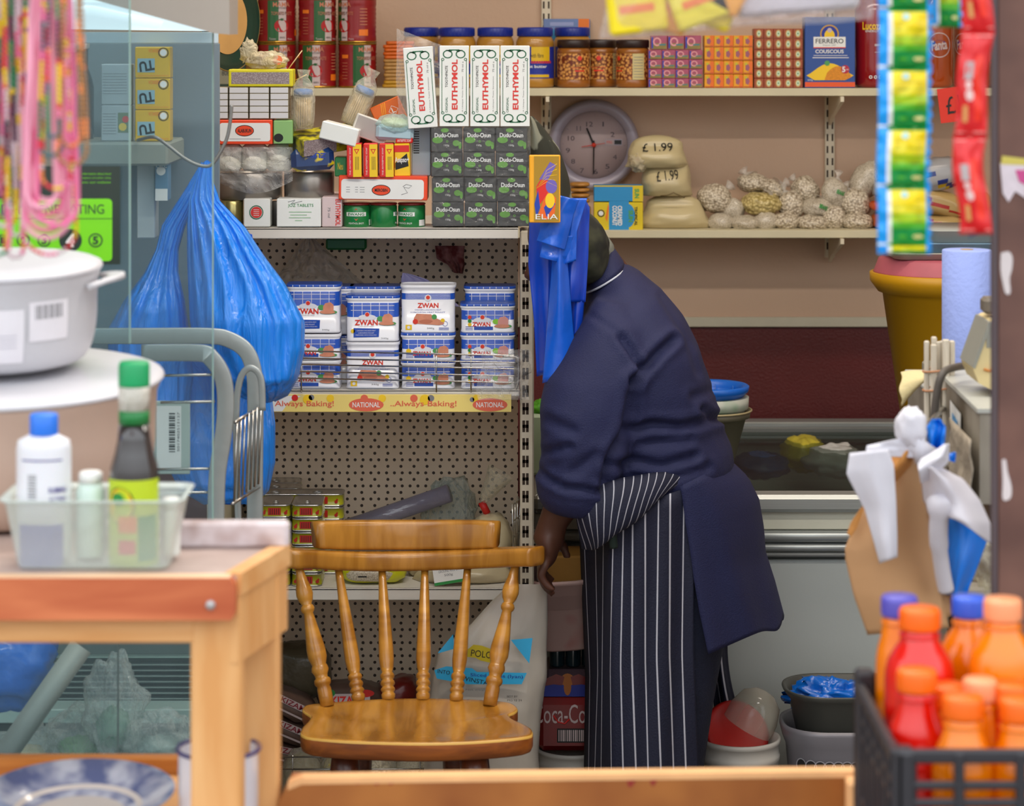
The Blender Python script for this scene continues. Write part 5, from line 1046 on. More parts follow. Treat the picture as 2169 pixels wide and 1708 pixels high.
def pillow(b, w, d, h, m, wt=.62, seed=0, lean=0, nu=44, nv=22):
    """filled bag: wide foot with pulled-out corners, rounded soft top"""
    rows = []
    for j in range(nv+1):
        z = j/nv; e = max(0, (z-.72)/.28); wx = (1+(wt-1)*min(1, z*1.12))*math.sqrt(max(.0, 1-e*e*.97)); dy = math.sqrt(max(.0, 1-e*e*.97))*(.55+.45*math.sin(PI*min(1, z*1.3+.12))); R_ = []
        for i in range(nu):
            a = 2*PI*i/nu; x = math.cos(a); y = math.sin(a); pw = 1.25-.45*min(1, z*4); x = math.copysign(abs(x)**(.75 if z > .15 else .6), x); y = math.copysign(abs(y)**(1.0+1.0*max(0, 1-z*6)), y)
            n_ = 1+.07*mnoise.noise(Vector((x*2+seed, y*2, z*3)))+.02*mnoise.noise(Vector((x*8+seed, y*8, z*10)))
            R_.append(Vector((w/2*x*wx*n_+lean*z*z, d/2*y*dy*n_, h*z)))
        rows.append(R_)
    b.loft(rows, m)
def hand(b, t, cx, cz, w, h, y, rot=0): b.text(t, cx, cz, w, h, y, BLACK, rot=rot)
def flourbag(px, D, w, h, zoff, lab, seed, wt, txt=None, lean=0):
    k = K(D); b = MB(); pillow(b, w*k, .11, h*k, flour, wt, seed, lean*k); o = tag(b.build('flour_bag', None, Vector((X(px, D), D, Z2+.0005+zoff*k))), lab, 'bag', 'cream flour bags')
    if txt:
        # lettering laid on the bag's own front
        V, Fs = textmesh(txt[0], 0); out = []; me = o.data; c0 = txt[1]*k; ca, sa = math.cos(txt[5]), math.sin(txt[5])
        pts = [(v.co.x, v.co.z, v.co.y) for v in me.vertices if v.co.y < 0]
        for (x, z) in V:
            x, z = x*txt[3]*k, z*txt[4]*k; x, z = x*ca-z*sa+c0, x*sa+z*ca+txt[2]*k
            near = sorted(((q[0]-x)**2+(q[1]-z)**2, q[2]) for q in pts)[:3]; out.append((x, min(q[1] for q in near)-.0012, z))
        nv0 = len(me.vertices); mb = MB(); mb.v = [tuple(v.co) for v in me.vertices]; mb.f = [tuple(p.vertices) for p in me.polygons]; mb.mi = [0]*len(mb.f); mb.sm = [True]*len(mb.f); mb.mats = [flour]; mb.add(out, Fs, BLACK)
        n2 = mb.build('flour_bag', None, o.location); tag(n2, lab, 'bag', 'cream flour bags'); bpy.data.objects.remove(o); n2.name = 'flour_bag'
flourbag(1427, S2+.068, 164, 72, 0, 'cream flour bag lying at the bottom of the priced stack', 1, .62)
flourbag(1411, S2+.068, 112, 84, 68, 'cream flour bag in the middle of the stack, price written in black', 2, .84, ('£ 1.99', 0, 44, 46, 20, .10))
flourbag(1391, S2+.062, 136, 68, 128, 'cream flour bag topmost on the stack, beside the clock', 3, .74, ('£ 1.99', 0, 44, 64, 16, .03))
b = MB(); b.tube([(-.026, -.048, 0), (-.010, -.056, .002), (.004, -.058, .008), (.016, -.055, .002), (.030, -.046, -.004)], .0016, col('bag_knot', '6d5b35', .5), 5); tag(b.build('bag_tie', None, Vector((X(1420, S2+.06), S2+.06, Z2+71*K(S2)))), 'dark twisted tie between the two lower flour bags', 'tie')
b = MB(); b.blob((0, 0, .014), (.020, .02, .022), film('bag_film_warm'), seed=21, amp=.4); b.tube([(-.004, -.01, .02), (.004, -.012, .022)], .002, RED, 6); tag(b.build('bag_neck', None, Vector((X(1352, S2+.03), S2+.03, Z2+125*k))), 'crumpled clear bag neck with red tie beside the priced flour bag', 'bag')
bean = spotmat('white_beans', 'ddd0b8', '8d7c66', 170, (.32, .85), .4, 'voronoi', .8, coat=.5); beany = spotmat('yellow_beans', 'dcc888', 'a08c4c', 130, (.28, .75), .4, 'voronoi', .8, coat=.5); ricem = spotmat('bagged_rice', 'cdc2ae', 'a89c88', 320, (.3, .8), .4, 'voronoi', .3, coat=.5)
BG = [(1527, 470, 25, 17, ricem, 0, 0, 'lying left at the foot of the row'), (1578, 473, 31, 15, ricem, 0, 0, 'lying second at the foot of the row'), (1622, 469, 23, 19, ricem, 0, 0, 'upright third at the foot of the row'), (1666, 469, 27, 18, bean, 0, 0, 'fourth at the foot of the row'), (1721, 472, 33, 16, bean, .05, 0, 'fifth at the foot of the row'), (1767, 463, 22, 25, bean, 0, 0, 'upright sixth at the foot of the row'), (1815, 470, 32, 18, bean, 0, 0, 'last at the foot of the row'),
      (1514, 421, 33, 28, bean, .3, 1, 'with knot up beside the flour bags'), (1551, 444, 25, 22, ricem, 0, 1, 'with its round end showing beside the first knotted bag'), (1613, 432, 40, 23, beany, 0, 1, 'full of yellow beans, the only yellow one'), (1675, 434, 25, 28, bean, 0, 1, 'with star shaped end right of the yellow beans'), (1731, 440, 32, 20, ricem, 0, 1, 'with green print'), (1810, 432, 30, 30, bean, 0, 1, 'with big round end at the right of the second layer'), (1768, 410, 25, 30, ricem, -.3, 1, 'leaning behind the green printed one'),
      (1595, 388, 31, 19, bean, 0, 2, 'on top of the yellow beans'), (1634, 400, 28, 17, bean, .5, 2, 'sloping down right from the top of the yellow beans'), (1706, 405, 26, 30, bean, -.4, 2, 'leaning high behind the star ended one'), (1832, 385, 28, 42, ricem, .55, 2, 'long one leaning at the right end')]
filmb = film('bean_bag_film', 'f6f2ea', clear=.72, bump=.9, bs=35)
for i, (px, py, rx, ry, m, rot, lay, lab) in enumerate(BG):
    D = S2+(.055, .085, .12)[lay]; k = K(D); t = thing('bean_bag', 'clear bag of %s, %s' % ('yellow beans' if m is beany else 'white rice' if m is ricem else 'white beans', lab), 'bag', P(px, py, D), 'tied bags of beans and rice')
    b = MB(); b.blob((0, 0, 0), (rx*k*1.12, min(.05, rx*k*1.1), ry*k*1.10), m, seed=i+30, amp=.14, fr=2, rot=rot, flat=.90 if lay == 0 else 0); b.build('beans', t)
    if lay: 
        a = rot+(.6 if i % 2 else -.5); c = Vector((math.sin(a)*rx*k*.9, .01, math.cos(a)*ry*k*1.05)); b = MB(); b.tube([c*.6, c*.95, c*1.15, c*1.55], [rx*k*.75, rx*k*.4, rx*k*.12, rx*k*.4], filmb, 14, cap=False); b.build('bag_neck', t)
    if 'green print' in lab: b = MB(); onblob(b, 'BEANS', .010, .004, .020, .010, rx*k, min(.05, rx*k*1.1), ry*k, GREEN, rot=-.4, bold=.04, gap=.006); b.build('print', t)
# packets right of the sachet strip
def pack(px0, px1, py0, py1, D, mats, lab, seed, rot=0, d=.05, name='rice_packet'):
    k = K(D); b = MB(); w = (px1-px0)*k/2; h = (py1-py0)*k/2; n0 = len(b.v)
    b.blob((0, 0, 0), (w, d, h), mats[0], seed=seed, amp=.10, e=.7, rot=rot)
    for i in range(len(b.f)):
        c = sum((Vector(b.v[q]) for q in b.f[i]), Vector())/len(b.f[i]); u = (c.z+c.x*.45)/h
        if len(mats) > 1 and -.28 < u < .02: 
            if mats[1] not in b.mats: b.mats.append(mats[1])
            b.mi[i] = b.mats.index(mats[1])
        if len(mats) > 2 and -.55 < u < -.38:
            if mats[2] not in b.mats: b.mats.append(mats[2])
            b.mi[i] = b.mats.index(mats[2])
    return tag(b.build(name, None, P((px0+px1)/2, (py0+py1)/2, D)), lab, 'packet')
pc = col('packet_cream', 'b89a62', .3, coat=.4); pr_ = col('packet_red', 'a82418', .3, coat=.4); pwb = col('packet_white', 'a3a2a4', .3, coat=.4); pbl = col('packet_navy', '20307c', .3, coat=.4)
pack(1935, 2040, 455, 488, S2+.05, (pc, pr_, pc), 'cream and red striped packet lying lowest right of the blue sachet strip', 41)
pack(1925, 2046, 402, 456, S2+.06, (pc, pr_, pc), 'cream and red striped packet below the white and navy one', 42, rot=.25)
pack(1910, 2042, 336, 404, S2+.06, (pwb, pbl, col('packet_gold', 'c0a020', .3)), 'white packet with navy band topmost of the packets right of the sachets', 43, rot=-.2)
for i, (a, c, yy0, yy1, m, lab) in enumerate(((1842, 1862, 425, 447, col('packet_orange', 'd8561c', .3), 'orange packet end peeping out left of the blue sachet strip'), (1846, 1866, 448, 487, col('packet_orange_teal', 'c0622a', .3, var=.3, vs=60), 'orange and teal packet standing behind the blue sachet strip'), (1850, 1905, 380, 424, pwb, 'white and brown packet behind the blue sachet strip'))):
    pack(a, c+45, yy0, yy1, S2+.06, (m,), lab, 50+i)
pack(2040, 2100, 405, 487, S2+.05, (pc,), 'plain cream packet behind the red sachet strip', 61)
# seasonings: camouflage bag hanging by the soap stack
camm = spotmat('camouflage_cloth', '33342a', '8d9080', 16, (.50, .54), .85, 'noise', .2)
def cf(u, v):
    xl, xr, y_ = interp([(0, 1118, 1128, 246), (.15, 1112, 1148, 265), (.4, 1105, 1185, 315), (.7, 1100, 1205, 375), (1, 1100, 1212, 425)], v); 
    a = u*2*PI; return P((xl+xr)/2+(xr-xl)/2*math.cos(a), y_, gD+.20+.05*math.sin(a)+.006*math.sin(5*a+v*4))
b = MB(); b.grid(cf, 36, 18, camm); tag(b.build('camouflage_bag', None), 'camouflage patterned cloth bag hanging between the soap stack and the clock', 'bag')
# ================================================================ stall table on the left
pine = woodmat('pine_wood', 'd89a5a', 'e8b478', .5, .1, (2, 14, 14), 1.6); pinev = woodmat('pine_wood_upright', 'd89a5a', 'e8b478', .5, .1, (14, 14, 2), 1.6); redw = woodmat('red_brown_wood', 'b4552f', 'd67a4c', .5, .1, (2, 16, 16), 1.4); topw = spotmat('worn_table_top', 'a58f88', 'c2ada4', 9, (.35, .65), .45, 'noise', .05); whw = spotmat('chipped_white_paint', 'd9cdd0', 'a88c86', 22, (.45, .75), .6, 'noise', .2)
tz = ZC-(1222-HY)*2.9/F
tbl = thing('stall_table', 'light pine stall table with red brown front rail at the left', 'table', (0, 0, 0))
def xa(px, D): return X(px, D)
xl = xa(-160, 2.9)
poly = [(xl, 2.905), (xa(500, 2.9), 2.905), (xa(611, 3.07), 3.07), (-.5, 3.07), (-.5, 3.53), (xl, 3.53)]
b = MB(); b.prism(poly, tz-.012, tz, topw, 'z'); b.build('table_top', tbl)
b = MB(); z0 = Zp(1308, 2.9); 
fr = [(xl, z0), (xa(492, 2.9), z0), (xa(500, 2.9), z0+.006), (xa(502, 2.9), z0+.03), (xa(500, 2.9), tz-.006), (xa(490, 2.9), tz+.001), (xl, tz+.001)]
b.prism(fr, 2.885, 2.907, redw, 'y'); b.box(xl, xa(490, 2.9), 2.886, 2.906, tz+.001, tz+.0025, mat('worn_edge_wood', 'edc39c', .6), .0005); b.build('front_rail', tbl)
b = MB(); b.T = Matrix.Translation((xa(446, 2.885), 2.885, Zp(1282, 2.885))) @ Matrix.Rotation(PI/2, 4, 'X'); b.lathe([(.0055, -.002), (.0055, .002), (.003, .0035), (.0005, .0035)], mat('grey_screw', 'b8b4b4', .4, metal=.5), n=16); b.build('screw', tbl)
b = MB(); b.box(xl, xa(412, 2.91), 2.908, 2.93, Zp(1362, 2.91), tz-.013, pine, .002); b.build('apron_board', tbl)
b = MB(); b.box(xa(406, 2.92), xa(514, 2.92), 2.908, 2.95, 0, tz-.013, pinev, .004); b.build('leg', tbl)
# right side: sloping edge board and rear leg
A = Vector((xa(505, 2.905), 2.905, 0)); B_ = Vector((xa(609, 3.07), 3.07, 0)); dv = (B_-A).normalized(); nv_ = Vector((dv.y, -dv.x, 0))
def slab(a, c, th, z0, z1, m, bz0=None):
    b = MB(); q = [a, c, c-nv_*th, a-nv_*th]; b.add([(*p.xy, z0) for p in q]+[(*p.xy, z1) for p in q], [(0, 1, 5, 4), (1, 2, 6, 5), (2, 3, 7, 6), (3, 0, 4, 7), (4, 5, 6, 7), (3, 2, 1, 0)], m); return b
slab(A+nv_*.004, B_+nv_*.004, .02, tz-.022, tz+.003, pine).build('side_edge', tbl)
slab(A, B_, .016, tz-.10, tz-.022, pinev).build('side_board', tbl)
b = MB(); b.box(xa(500, 3.03), xa(590, 3.03), 3.03, 3.068, 0, tz-.013, pinev, .003); b.build('leg', tbl)
b = MB(); zt_ = Zp(1105, 3.06); b.box(-.5, xa(612, 3.06), 3.055, 3.075, tz, zt_, whw, .004); b.build('back_rail', tbl)
ZSH = .722
b = MB(); b.box(xl, xa(404, 2.95), 3.25, 3.27, Zp(1690, 3.25), Zp(1606, 3.25), woodmat('orange_pine', 'b06a28', 'c47f38', .5, .1), .002); b.build('shelf_rail', tbl)
b = MB(); b.box(xl, xa(560, 3.05), 2.86, 3.25, ZSH-.012, ZSH, pine, .002); b.build('lower_shelf', tbl); zls = ZSH
for x_ in (xl+.002,): b = MB(); b.box(x_, x_+.05, 2.91, 2.95, 0, tz-.013, pinev, .003); b.build('leg', tbl)
# ---- pots
potm = mat('cast_aluminium', 'c6c5ca', .42, metal=.05, var=.04, bump=.08, bs=200); lidm = mat('aluminium_lid', 'cdccd2', .38, metal=.05, var=.03); pmk = mat('pot_warm_aluminium', 'c2a898', .42, metal=.05, var=.05)
def pot(label, c, R_, h, rb, bm, tilt):
    t = thing('cooking_pot', label, 'pot', c, None, rx=tilt)
    n = 56; prof = [(rb*.9, 0), (rb, .004)]
    for i in range(1, 9): q = i/8; prof.append((rb+(R_*.955-rb)*math.sin(q*PI/2)**.75, .004+(h*.62)*(1-math.cos(q*PI/2))))
    prof += [(R_*.955, h*.66), (R_*.965, h*.90), (R_*.99, h*.985), (R_*.99, h)]
    b = MB(); b.lathe(prof, bm, n=n); b.build('pot_body', t)
    b = MB(); b.lathe([(R_*1.0, h), (R_*1.012, h+.003), (R_*1.0, h+.007), (R_*.95, h+.010), (R_*.90, h+.010), (R_*.86, h+.012), (R_*.6, h+.0125), (R_*.25, h+.013), (.001, h+.013)], lidm, n=n, cap0=True); b.build('lid', t)
    return t
tl = .05
p2 = pot('large aluminium lidded pot on the pine table, under the smaller pot', Vector((X(0, 3.3), 3.3, tz+.0085)), .210, .160, .165, pmk, tl)
p1 = pot('smaller white aluminium lidded pot stacked on the large one', Vector((X(0, 3.33), 3.305, tz+.0085+.1815)), .1365, .122, .102, potm, tl)
for s in (1, -1):
    b = MB(); a0 = .45; pts = []
    b.grid(lambda u, v: (s*(.128+.040*math.sin(PI*u)*(.45+.55*v)), -.052+.104*u, .108+.006*math.sin(PI*u)-.004*(1-v)), 14, 6, potm); b.build('handle', p1, solid=.007)
e = .0012
def lat(b, R0, z0, R1, z1, a0, a1, m, off, n=8):
    V = []; Fs = []
    for i in range(n+1):
        a = a0+(a1-a0)*i/n; V += [((R0+off)*math.sin(a), -(R0+off)*math.cos(a), z0), ((R1+off)*math.sin(a), -(R1+off)*math.cos(a), z1)]
    for i in range(n): Fs.append((2*i, 2*i+2, 2*i+3, 2*i+1))
    b.add(V, Fs, m)
def rat(z, h, R_, rb):
    q = min(1, max(0, (z-.004)/(h*.62))); a = math.acos(1-q) if q < 1 else PI/2; return rb+(R_*.955-rb)*math.sin(a)**.75
rr1 = lambda z: rat(z, .122, .1365, .102)
lab1 = mat('sticker_white', 'e3e0e6', .35)
b = MB()
for (a0, a1, z0_, z1_) in ((-.15, .47, .020, .088), (.52, .95, .046, .096)):
    for i in range(6): za = z0_+(z1_-z0_)*i/6; zb_ = z0_+(z1_-z0_)*(i+1)/6; lat(b, rr1(za), za, rr1(zb_), zb_, a0, a1, lab1, e)
for i in range(14):
    a = .58+i*.022; lat(b, rr1(.074), .074, rr1(.092), .092, a, a+(.012 if i % 3 else .006), GREY, e+.0004, 1)
for i in range(5): z_ = .060+i*.005; lat(b, rr1(z_), z_, rr1(z_+.0015), z_+.0015, -.08, .16, mat('sticker_blue_text', '9fb0c8'), e+.0004, 3)
for i in range(4): z_ = .040+i*.005; lat(b, rr1(z_), z_, rr1(z_+.001), z_+.001, .22, .40, mat('sticker_grey_text', 'b8b6c4'), e+.0004, 3)
V = []; 
for i in range(22): a = 2*PI*i/22; z_ = .036+.011*math.sin(a)+.004*math.cos(a); th = .08+.13*math.cos(a); r_ = rr1(z_)+e+.0008; V.append((r_*math.sin(th), -r_*math.cos(th), z_))
b.add(V, [tuple(range(22))], mat('sticker_red', 'd9524e', .4))
b.text('Quality', .009, .036, .018, .006, 0, lab1, T=Matrix.Translation((0, -rr1(.036)-e-.0016, 0)), rot=.2)
b.build('sticker', p1)
# ---- plastic tub with bottles
tubm = film('frosted_tub', 'e2ece8', clear=.52, gloss=.2, rough=.3, bump=.1)
t = thing('plastic_tub', 'frosted plastic tub holding bottles at the front of the pine table', 'tub', Vector((X(208, 2.975), 2.975, tz+.0015)))
k = K(2.93); wb_, wt_ = 322*k, 385*k; h = 150*k
b = MB(); b.loft([rring(wb_*.97, .085, .012, 0, 5), rring(wb_, .092, .014, .004, 5), rring(wt_*.97, .105, .016, h*.94, 5), rring(wt_, .118, .018, h*.96, 5), rring(wt_*1.03, .126, .02, h, 5), rring(wt_*.98, .112, .016, h, 5), rring(wt_*.95, .102, .014, h*.94, 5)], tubm, True, False); b.build('tub_body', t)
ZT_ = tz+.006
def bott(name, lab, px, D, z=ZT_): return thing(name, lab, 'bottle', Vector((X(px, D), D, z)))
D = 2.972; k = K(D); t = bott('rubbing_alcohol_bottle', 'white bottle with blue cap in the frosted tub', 93, D); wp = mat('white_plastic', 'e6e6ec', .35, sss=.1); R_ = 58*k; zf = lambda py: Zp(py, D)-ZT_
b = MB(); b.lathe([(R_*.92, 0), (R_, .004), (R_, zf(950)), (R_*.94, zf(932)), (R_*.6, zf(922)), (R_*.45, zf(918))], wp, n=36, sy=.75)
sc_ = R_
def fl(b, x0, x1, py0, py1, m): b.rect(X(x0, D)-X(93, D), X(x1, D)-X(93, D), zf(py1), zf(py0), -R_*0-.0008, m, wrap=R_)
lb = col('label_blue_violet', '5a62b8', .4)
b2 = MB()
for (a, c, y0_, y1_, m) in ((50, 142, 968, 971, col('label_violet', '4a4390', .4)), (42, 144, 1105, 1208, lb)): b2.rect(X(a, D)-X(93, D), X(c, D)-X(93, D), zf(y1_), zf(y0_), -.0008, m, wrap=R_)
for i in range(9): b2.rect(X(66, D)-X(93, D), X(85, D)-X(93, D), zf(1002+i*6), zf(1000-(i % 2)+i*6), -.0009, GREY, wrap=R_)
b2.text('RUBBING', X(132, D)-X(93, D), zf(1032), 42*k, 12*k, -.0009, col('label_violet', '4a4390', .4), wrap=R_, bold=.02); b2.text('ALCOHOL', X(132, D)-X(93, D), zf(1052), 42*k, 12*k, -.0009, col('label_violet', '4a4390', .4), wrap=R_, bold=.02)
b.add([(p[0], p[1]*.75, p[2]) for p in b2.v], b2.f, [b2.mats[i] for i in b2.mi]); b.build('bottle_body', t)
b = MB(); b.lathe([(29*k, zf(920)), (30*k, zf(918)), (30*k, zf(880)), (27*k, zf(876))], col('cap_bright_blue', '2f7bea', .35), n=28); b.build('cap', t)
# sauce bottle
D = 2.975; k = K(D); t = bott('sauce_bottle', 'dark sauce bottle with green cap and yellow green label in the tub', 284, D); zf = lambda py: Zp(py, D)-ZT_; dk = mat('dark_sauce_glass', '2e2a2b', .12, coat=.8); R_ = 52*k
b = MB(); b.lathe([(R_*.92, 0), (R_, .004), (R_, zf(1010)), (R_*.97, zf(990)), (R_*.80, zf(960)), (R_*.68, zf(930)), (R_*.62, zf(900))], dk, n=32); e = -.0006
lg = col('label_lime', 'b8cc1c', .4); b.rect(-R_*1.45, R_*1.45, zf(1200), zf(1010), e, lg, wrap=R_); b.disc(-R_*.45, zf(1062), R_*.62, e-.0004, BLACK, 24, wrap=R_, rz=38*k); b.disc(-R_*.45, zf(1062), R_*.56, e-.0006, YEL, 24, wrap=R_, rz=34*k); b.disc(-R_*.55, zf(1050), R_*.3, e-.0009, GREEN, 14, wrap=R_, rz=14*k); b.rect(-R_*.5, R_*.2, zf(1165), zf(1135), e-.0004, RED, wrap=R_); b.rect(R_*.3, R_*1.2, zf(1180), zf(1085), e-.0004, GREEN, wrap=R_); b.rect(-R_*.5, R_*.25, zf(1120), zf(1085), e-.0004, ORANGE, wrap=R_)
b.build('bottle_body', t)
b = MB(); b.lathe([(R_*.63, zf(897)), (R_*.62, zf(868))], col('band_green', '1d7a3c', .4), n=28); b.build('neck_band', t)
b = MB(); b.lathe([(R_*.63, zf(868)), (R_*.64, zf(818))], film('neck_film', 'e8e4d8', clear=.35, bump=.8), n=28); b.lathe([(R_*.45, zf(868)), (R_*.42, zf(820))], col('neck_pale', 'a8a890', .3), n=20); b.build('neck', t)
b = MB(); b.lathe([(R_*.63, zf(818)), (R_*.64, zf(812)), (R_*.64, zf(774)), (R_*.58, zf(766))], col('cap_green', '16a060', .35), n=28); b.build('cap', t)
D = 2.985; k = K(D); t = bott('small_bottle', 'pale green white small bottle between the alcohol and the sauce bottles', 192, D); zf = lambda py: Zp(py, D)-ZT_
b = MB(); b.lathe([(30*k, 0), (31*k, .003), (31*k, zf(1040)), (24*k, zf(1022))], col('bottle_pale_green', 'cfe2d8', .3), n=24); b.build('bottle_body', t)
b = MB(); b.lathe([(25*k, zf(1022)), (25*k, zf(1002)), (20*k, zf(998))], WHITE, n=24); b.build('cap', t)
D = 2.99; k = K(D); t = bott('small_bottle', 'small white pot with cap at the right end of the tub', 362, D); zf = lambda py: Zp(py, D)-ZT_
b = MB(); b.lathe([(19*k, 0), (20*k, .003), (20*k, zf(1085)), (17*k, zf(1078))], col('bottle_white', 'dfe2dc', .3), n=24); b.build('bottle_body', t)
b = MB(); b.lathe([(19*k, zf(1078)), (19*k, zf(1058)), (16*k, zf(1055))], WHITE, n=24); b.build('cap', t)
# ---- plate and mug on the lower shelf
D = 3.02; c = ON(165, 1700, zls+.03); R_ = 205*K(c.y); plm = spotmat('blue_white_china', '5a6690', 'b9bfd0', 24, (.40, .62), .15, 'noise', 0, coat=.8); chi = mat('china_white', 'cfc8c4', .15, coat=.8)
b = MB(); t = thing('china_plate', 'blue and white china plate on the lower shelf of the pine table', 'plate', Vector((c.x, c.y, zls+.0105)), rx=.05)
b.lathe([(R_*.5, 0), (R_*.55, .003), (R_*.8, .012), (R_*.98, .030), (R_, .033), (R_*.97, .034)], chi, n=56, cap1=False); b.build('plate_body', t)
b = MB(); b.lathe([(R_*1.0, .0335), (R_*.97, .0345), (R_*.72, .018), (R_*.66, .0155)], plm, n=56, cap0=False, cap1=False); b.lathe([(R_*.66, .0155), (R_*.60, .012)], chi, n=56, cap0=False, cap1=False); b.lathe([(R_*.60, .012), (R_*.52, .009), (R_*.48, .008)], plm, n=56, cap0=False, cap1=False); b.lathe([(R_*.48, .008), (.002, .008)], chi, n=56, cap0=False, cap1=False); b.build('glaze', t)
D = 3.0; k = K(D); t = thing('enamel_mug', 'white enamel mug with blue rim behind the table leg', 'mug', Vector((X(463, D), D, zls+.0005))); R_ = 88*k; h = Zp(1586, D)-zls
b = MB(); b.lathe([(R_*.93, 0), (R_*.96, .004), (R_*.97, h-.004), (R_, h), (R_*.96, h), (R_*.93, h-.004), (R_*.92, .004), (.002, .004)], mat('white_enamel', 'dfe0ea', .2, coat=.6), n=44); b.build('mug_body', t)
b = MB(); b.tube([(R_*.985*math.cos(a), R_*.985*math.sin(a), h) for a in [2*PI*i/44 for i in range(44)]], .0026, mat('enamel_blue', '2a2c6e', .2, coat=.6), 8, closed=True); b.build('rim', t)
# ================================================================ glass panes and counter behind
gm = film('counter_glass', '8fa6ac', clear=.92, gloss=.12, rough=.02, bump=0, tint=(.90, .95, .96, 1)); ge = mat('glass_edge', '8fb0a8', .2)
for (px, D, py1, lab) in ((276, 3.70, 728, 'nearer clear glass counter screen, its edge behind the pot'), (452, 3.95, 1000, 'farther clear glass counter screen, its edge beside the blue bags')):
    t = thing('glass_screen', lab, 'glass screen', (0, 0, 0)); x1 = X(px, D); z0 = .74 if px > 300 else Zp(py1, D)
    b = MB(); b.box(-1.6, x1-.002, D, D+.006, z0, 2.05, gm, 0); b.build('pane', t); b = MB(); b.box(x1-.002, x1, D, D+.006, z0, 2.05, ge, 0); b.build('edge', t)
# chilled display under the screens (seen below the table)
dc_ = thing('display_counter', 'grey green glazed display counter seen under the pine table', 'counter', (0, 0, 0)); dm = mat('counter_steel', '7f8e8a', .35, metal=.4, var=.1, stretch=(1, 10, 60), vs=6); dkm = mat('counter_dark_grey', '56625f', .5)  # dkm: one plain darker grey for the back panel and glass join
zc0 = Zp(1640, 4.2)
b = MB(); b.box(-1.5, X(425, 4.55), 4.52, 4.55, 0, .735, dkm, .002); b.build('back_panel', dc_)
b = MB(); b.box(-1.5, X(415, 4.4), 3.98, 4.52, zc0-.03, zc0, dm, .003); b.build('floor_panel', dc_)
for i, py in enumerate((1392, 1408, 1420, 1432, 1444, 1456, 1468, 1480, 1500)):
    b = MB(); b.box(-1.4, X(420, 4.5), 4.500, 4.518, Zp(py+3, 4.5), Zp(py, 4.5), mat('louvre_steel', '8fa8a0', .3, metal=.5) if i in (0, 8) else dm, .001); b.build('louvre', dc_)
b = MB(); b.box(-1.4, X(418, 4.45), 4.44, 4.50, Zp(1530, 4.45), Zp(1500, 4.45), mat('counter_pale', '9fb5ae', .4), .002); b.build('ledge', dc_)
b = MB(); b.box(X(250, 4.0), X(253, 4.0), 3.99, 3.995, zc0, .735, dkm, 0); b.box(-1.5, X(405, 4.0), 3.985, 3.991, zc0, .735, gm, 0); b.build('front_glass', dc_)
b = MB(); q0 = P(172, 1370, 4.1); q1 = P(10, 1600, 4.05); b.tube([q0, q1], .020, mat('strut_grey', '9a9f98', .5), 4); b.build('strut', dc_)
clrb = film('carrier_film_clear', 'eaf2ee', clear=.84, gloss=.35, rough=.08, bump=1.0, bs=22, aniso=(2, 2, .7))
for i, (px, py, rx, ry, lab) in enumerate(((240, 1500, 62, 105, 'upright clear crumpled bag in the display counter behind the glass join'), (170, 1560, 80, 60, 'clear crumpled bag slumped left in the display counter'), (335, 1560, 75, 52, 'clear crumpled bag lying right in the display counter'), (60, 1580, 60, 40, 'clear bag of pale food at the left of the display counter'))):
    D = 4.25+.03*(i % 2); k = K(D); t = thing('clear_bag', lab, 'plastic bag', P(px, py, D))
    b = MB(); b.blob((0, 0, 0), (rx*k, .05, ry*k), clrb, seed=70+i, amp=.35, fr=2.2, nu=44, nv=30); b.build('bag', t)
    b = MB(); b.blob((0, 0, -ry*k*.4), (rx*k*.6, .03, ry*k*.4), col(('food_green', 'food_leaf', 'food_grey', 'food_cream')[i], ('5f8a72', '5c8f4c', '8a9a94', 'c9b98a')[i], .5), seed=80+i, amp=.2); b.build('contents', t)
b = MB(); b.blob((0, 0, 0), (.085, .06, .075), mat('blue_bag_plastic', '0f66c8', .25, var=.15, vs=8, coat=.4, bump=.5, bs=25), seed=91, amp=.3, fr=2); tag(b.build('blue_bag', None, P(10, 1405, 4.15)), 'crumpled blue bag at the far left inside the display counter', 'plastic bag')
# ---- light box above the counter
lbm = mat('lightbox_shell', '9c948c', .5, var=.04); t = thing('light_canopy', 'grey canopy with fluorescent panel above the glass counter', 'light', (0, 0, 0))
b = MB(); pts = [P(180, -8, 3.9), P(460, 70, 3.9), P(492, 73, 3.9), P(492, -60, 3.9), P(180, -60, 3.9)]
poly2 = [(p.x, p.z) for p in pts]; b.prism(poly2, 3.86, 3.98, lbm, 'y'); b.build('shell', t)
lt = bpy.data.materials.new('lit_panel'); lt.use_nodes = True; nn = lt.node_tree.nodes['Principled BSDF']; nn.inputs['Emission Color'].default_value = (.85, .95, 1, 1); nn.inputs['Emission Strength'].default_value = .95; nn.inputs['Base Color'].default_value = (.9, .9, .9, 1)
# sloping lit ceiling of the counter behind the canopy
cw_ = mat('canopy_white', 'bccad2', .4)
b = MB(); q = [P(150, 4, 4.0), P(300, 8, 4.0), P(450, 66, 4.45), P(150, 62, 4.45)]; b.add(q+[p+Vector((0, 0, .01)) for p in q], [(0, 1, 2, 3), (7, 6, 5, 4), (0, 4, 5, 1), (1, 5, 6, 2), (2, 6, 7, 3), (3, 7, 4, 0)], lt); b.build('diffuser', t)
b = MB(); b.tube([P(180, 14, 4.06), P(330, 44, 4.3)], .014, lt, 10); b.build('tube_lamp', t)
b = MB(); b.box(X(150, 4.46), X(462, 4.46), 4.46, 4.47, Zp(92, 4.46), Zp(68, 4.46), cw_, .001); b.build('edge_strip', t)
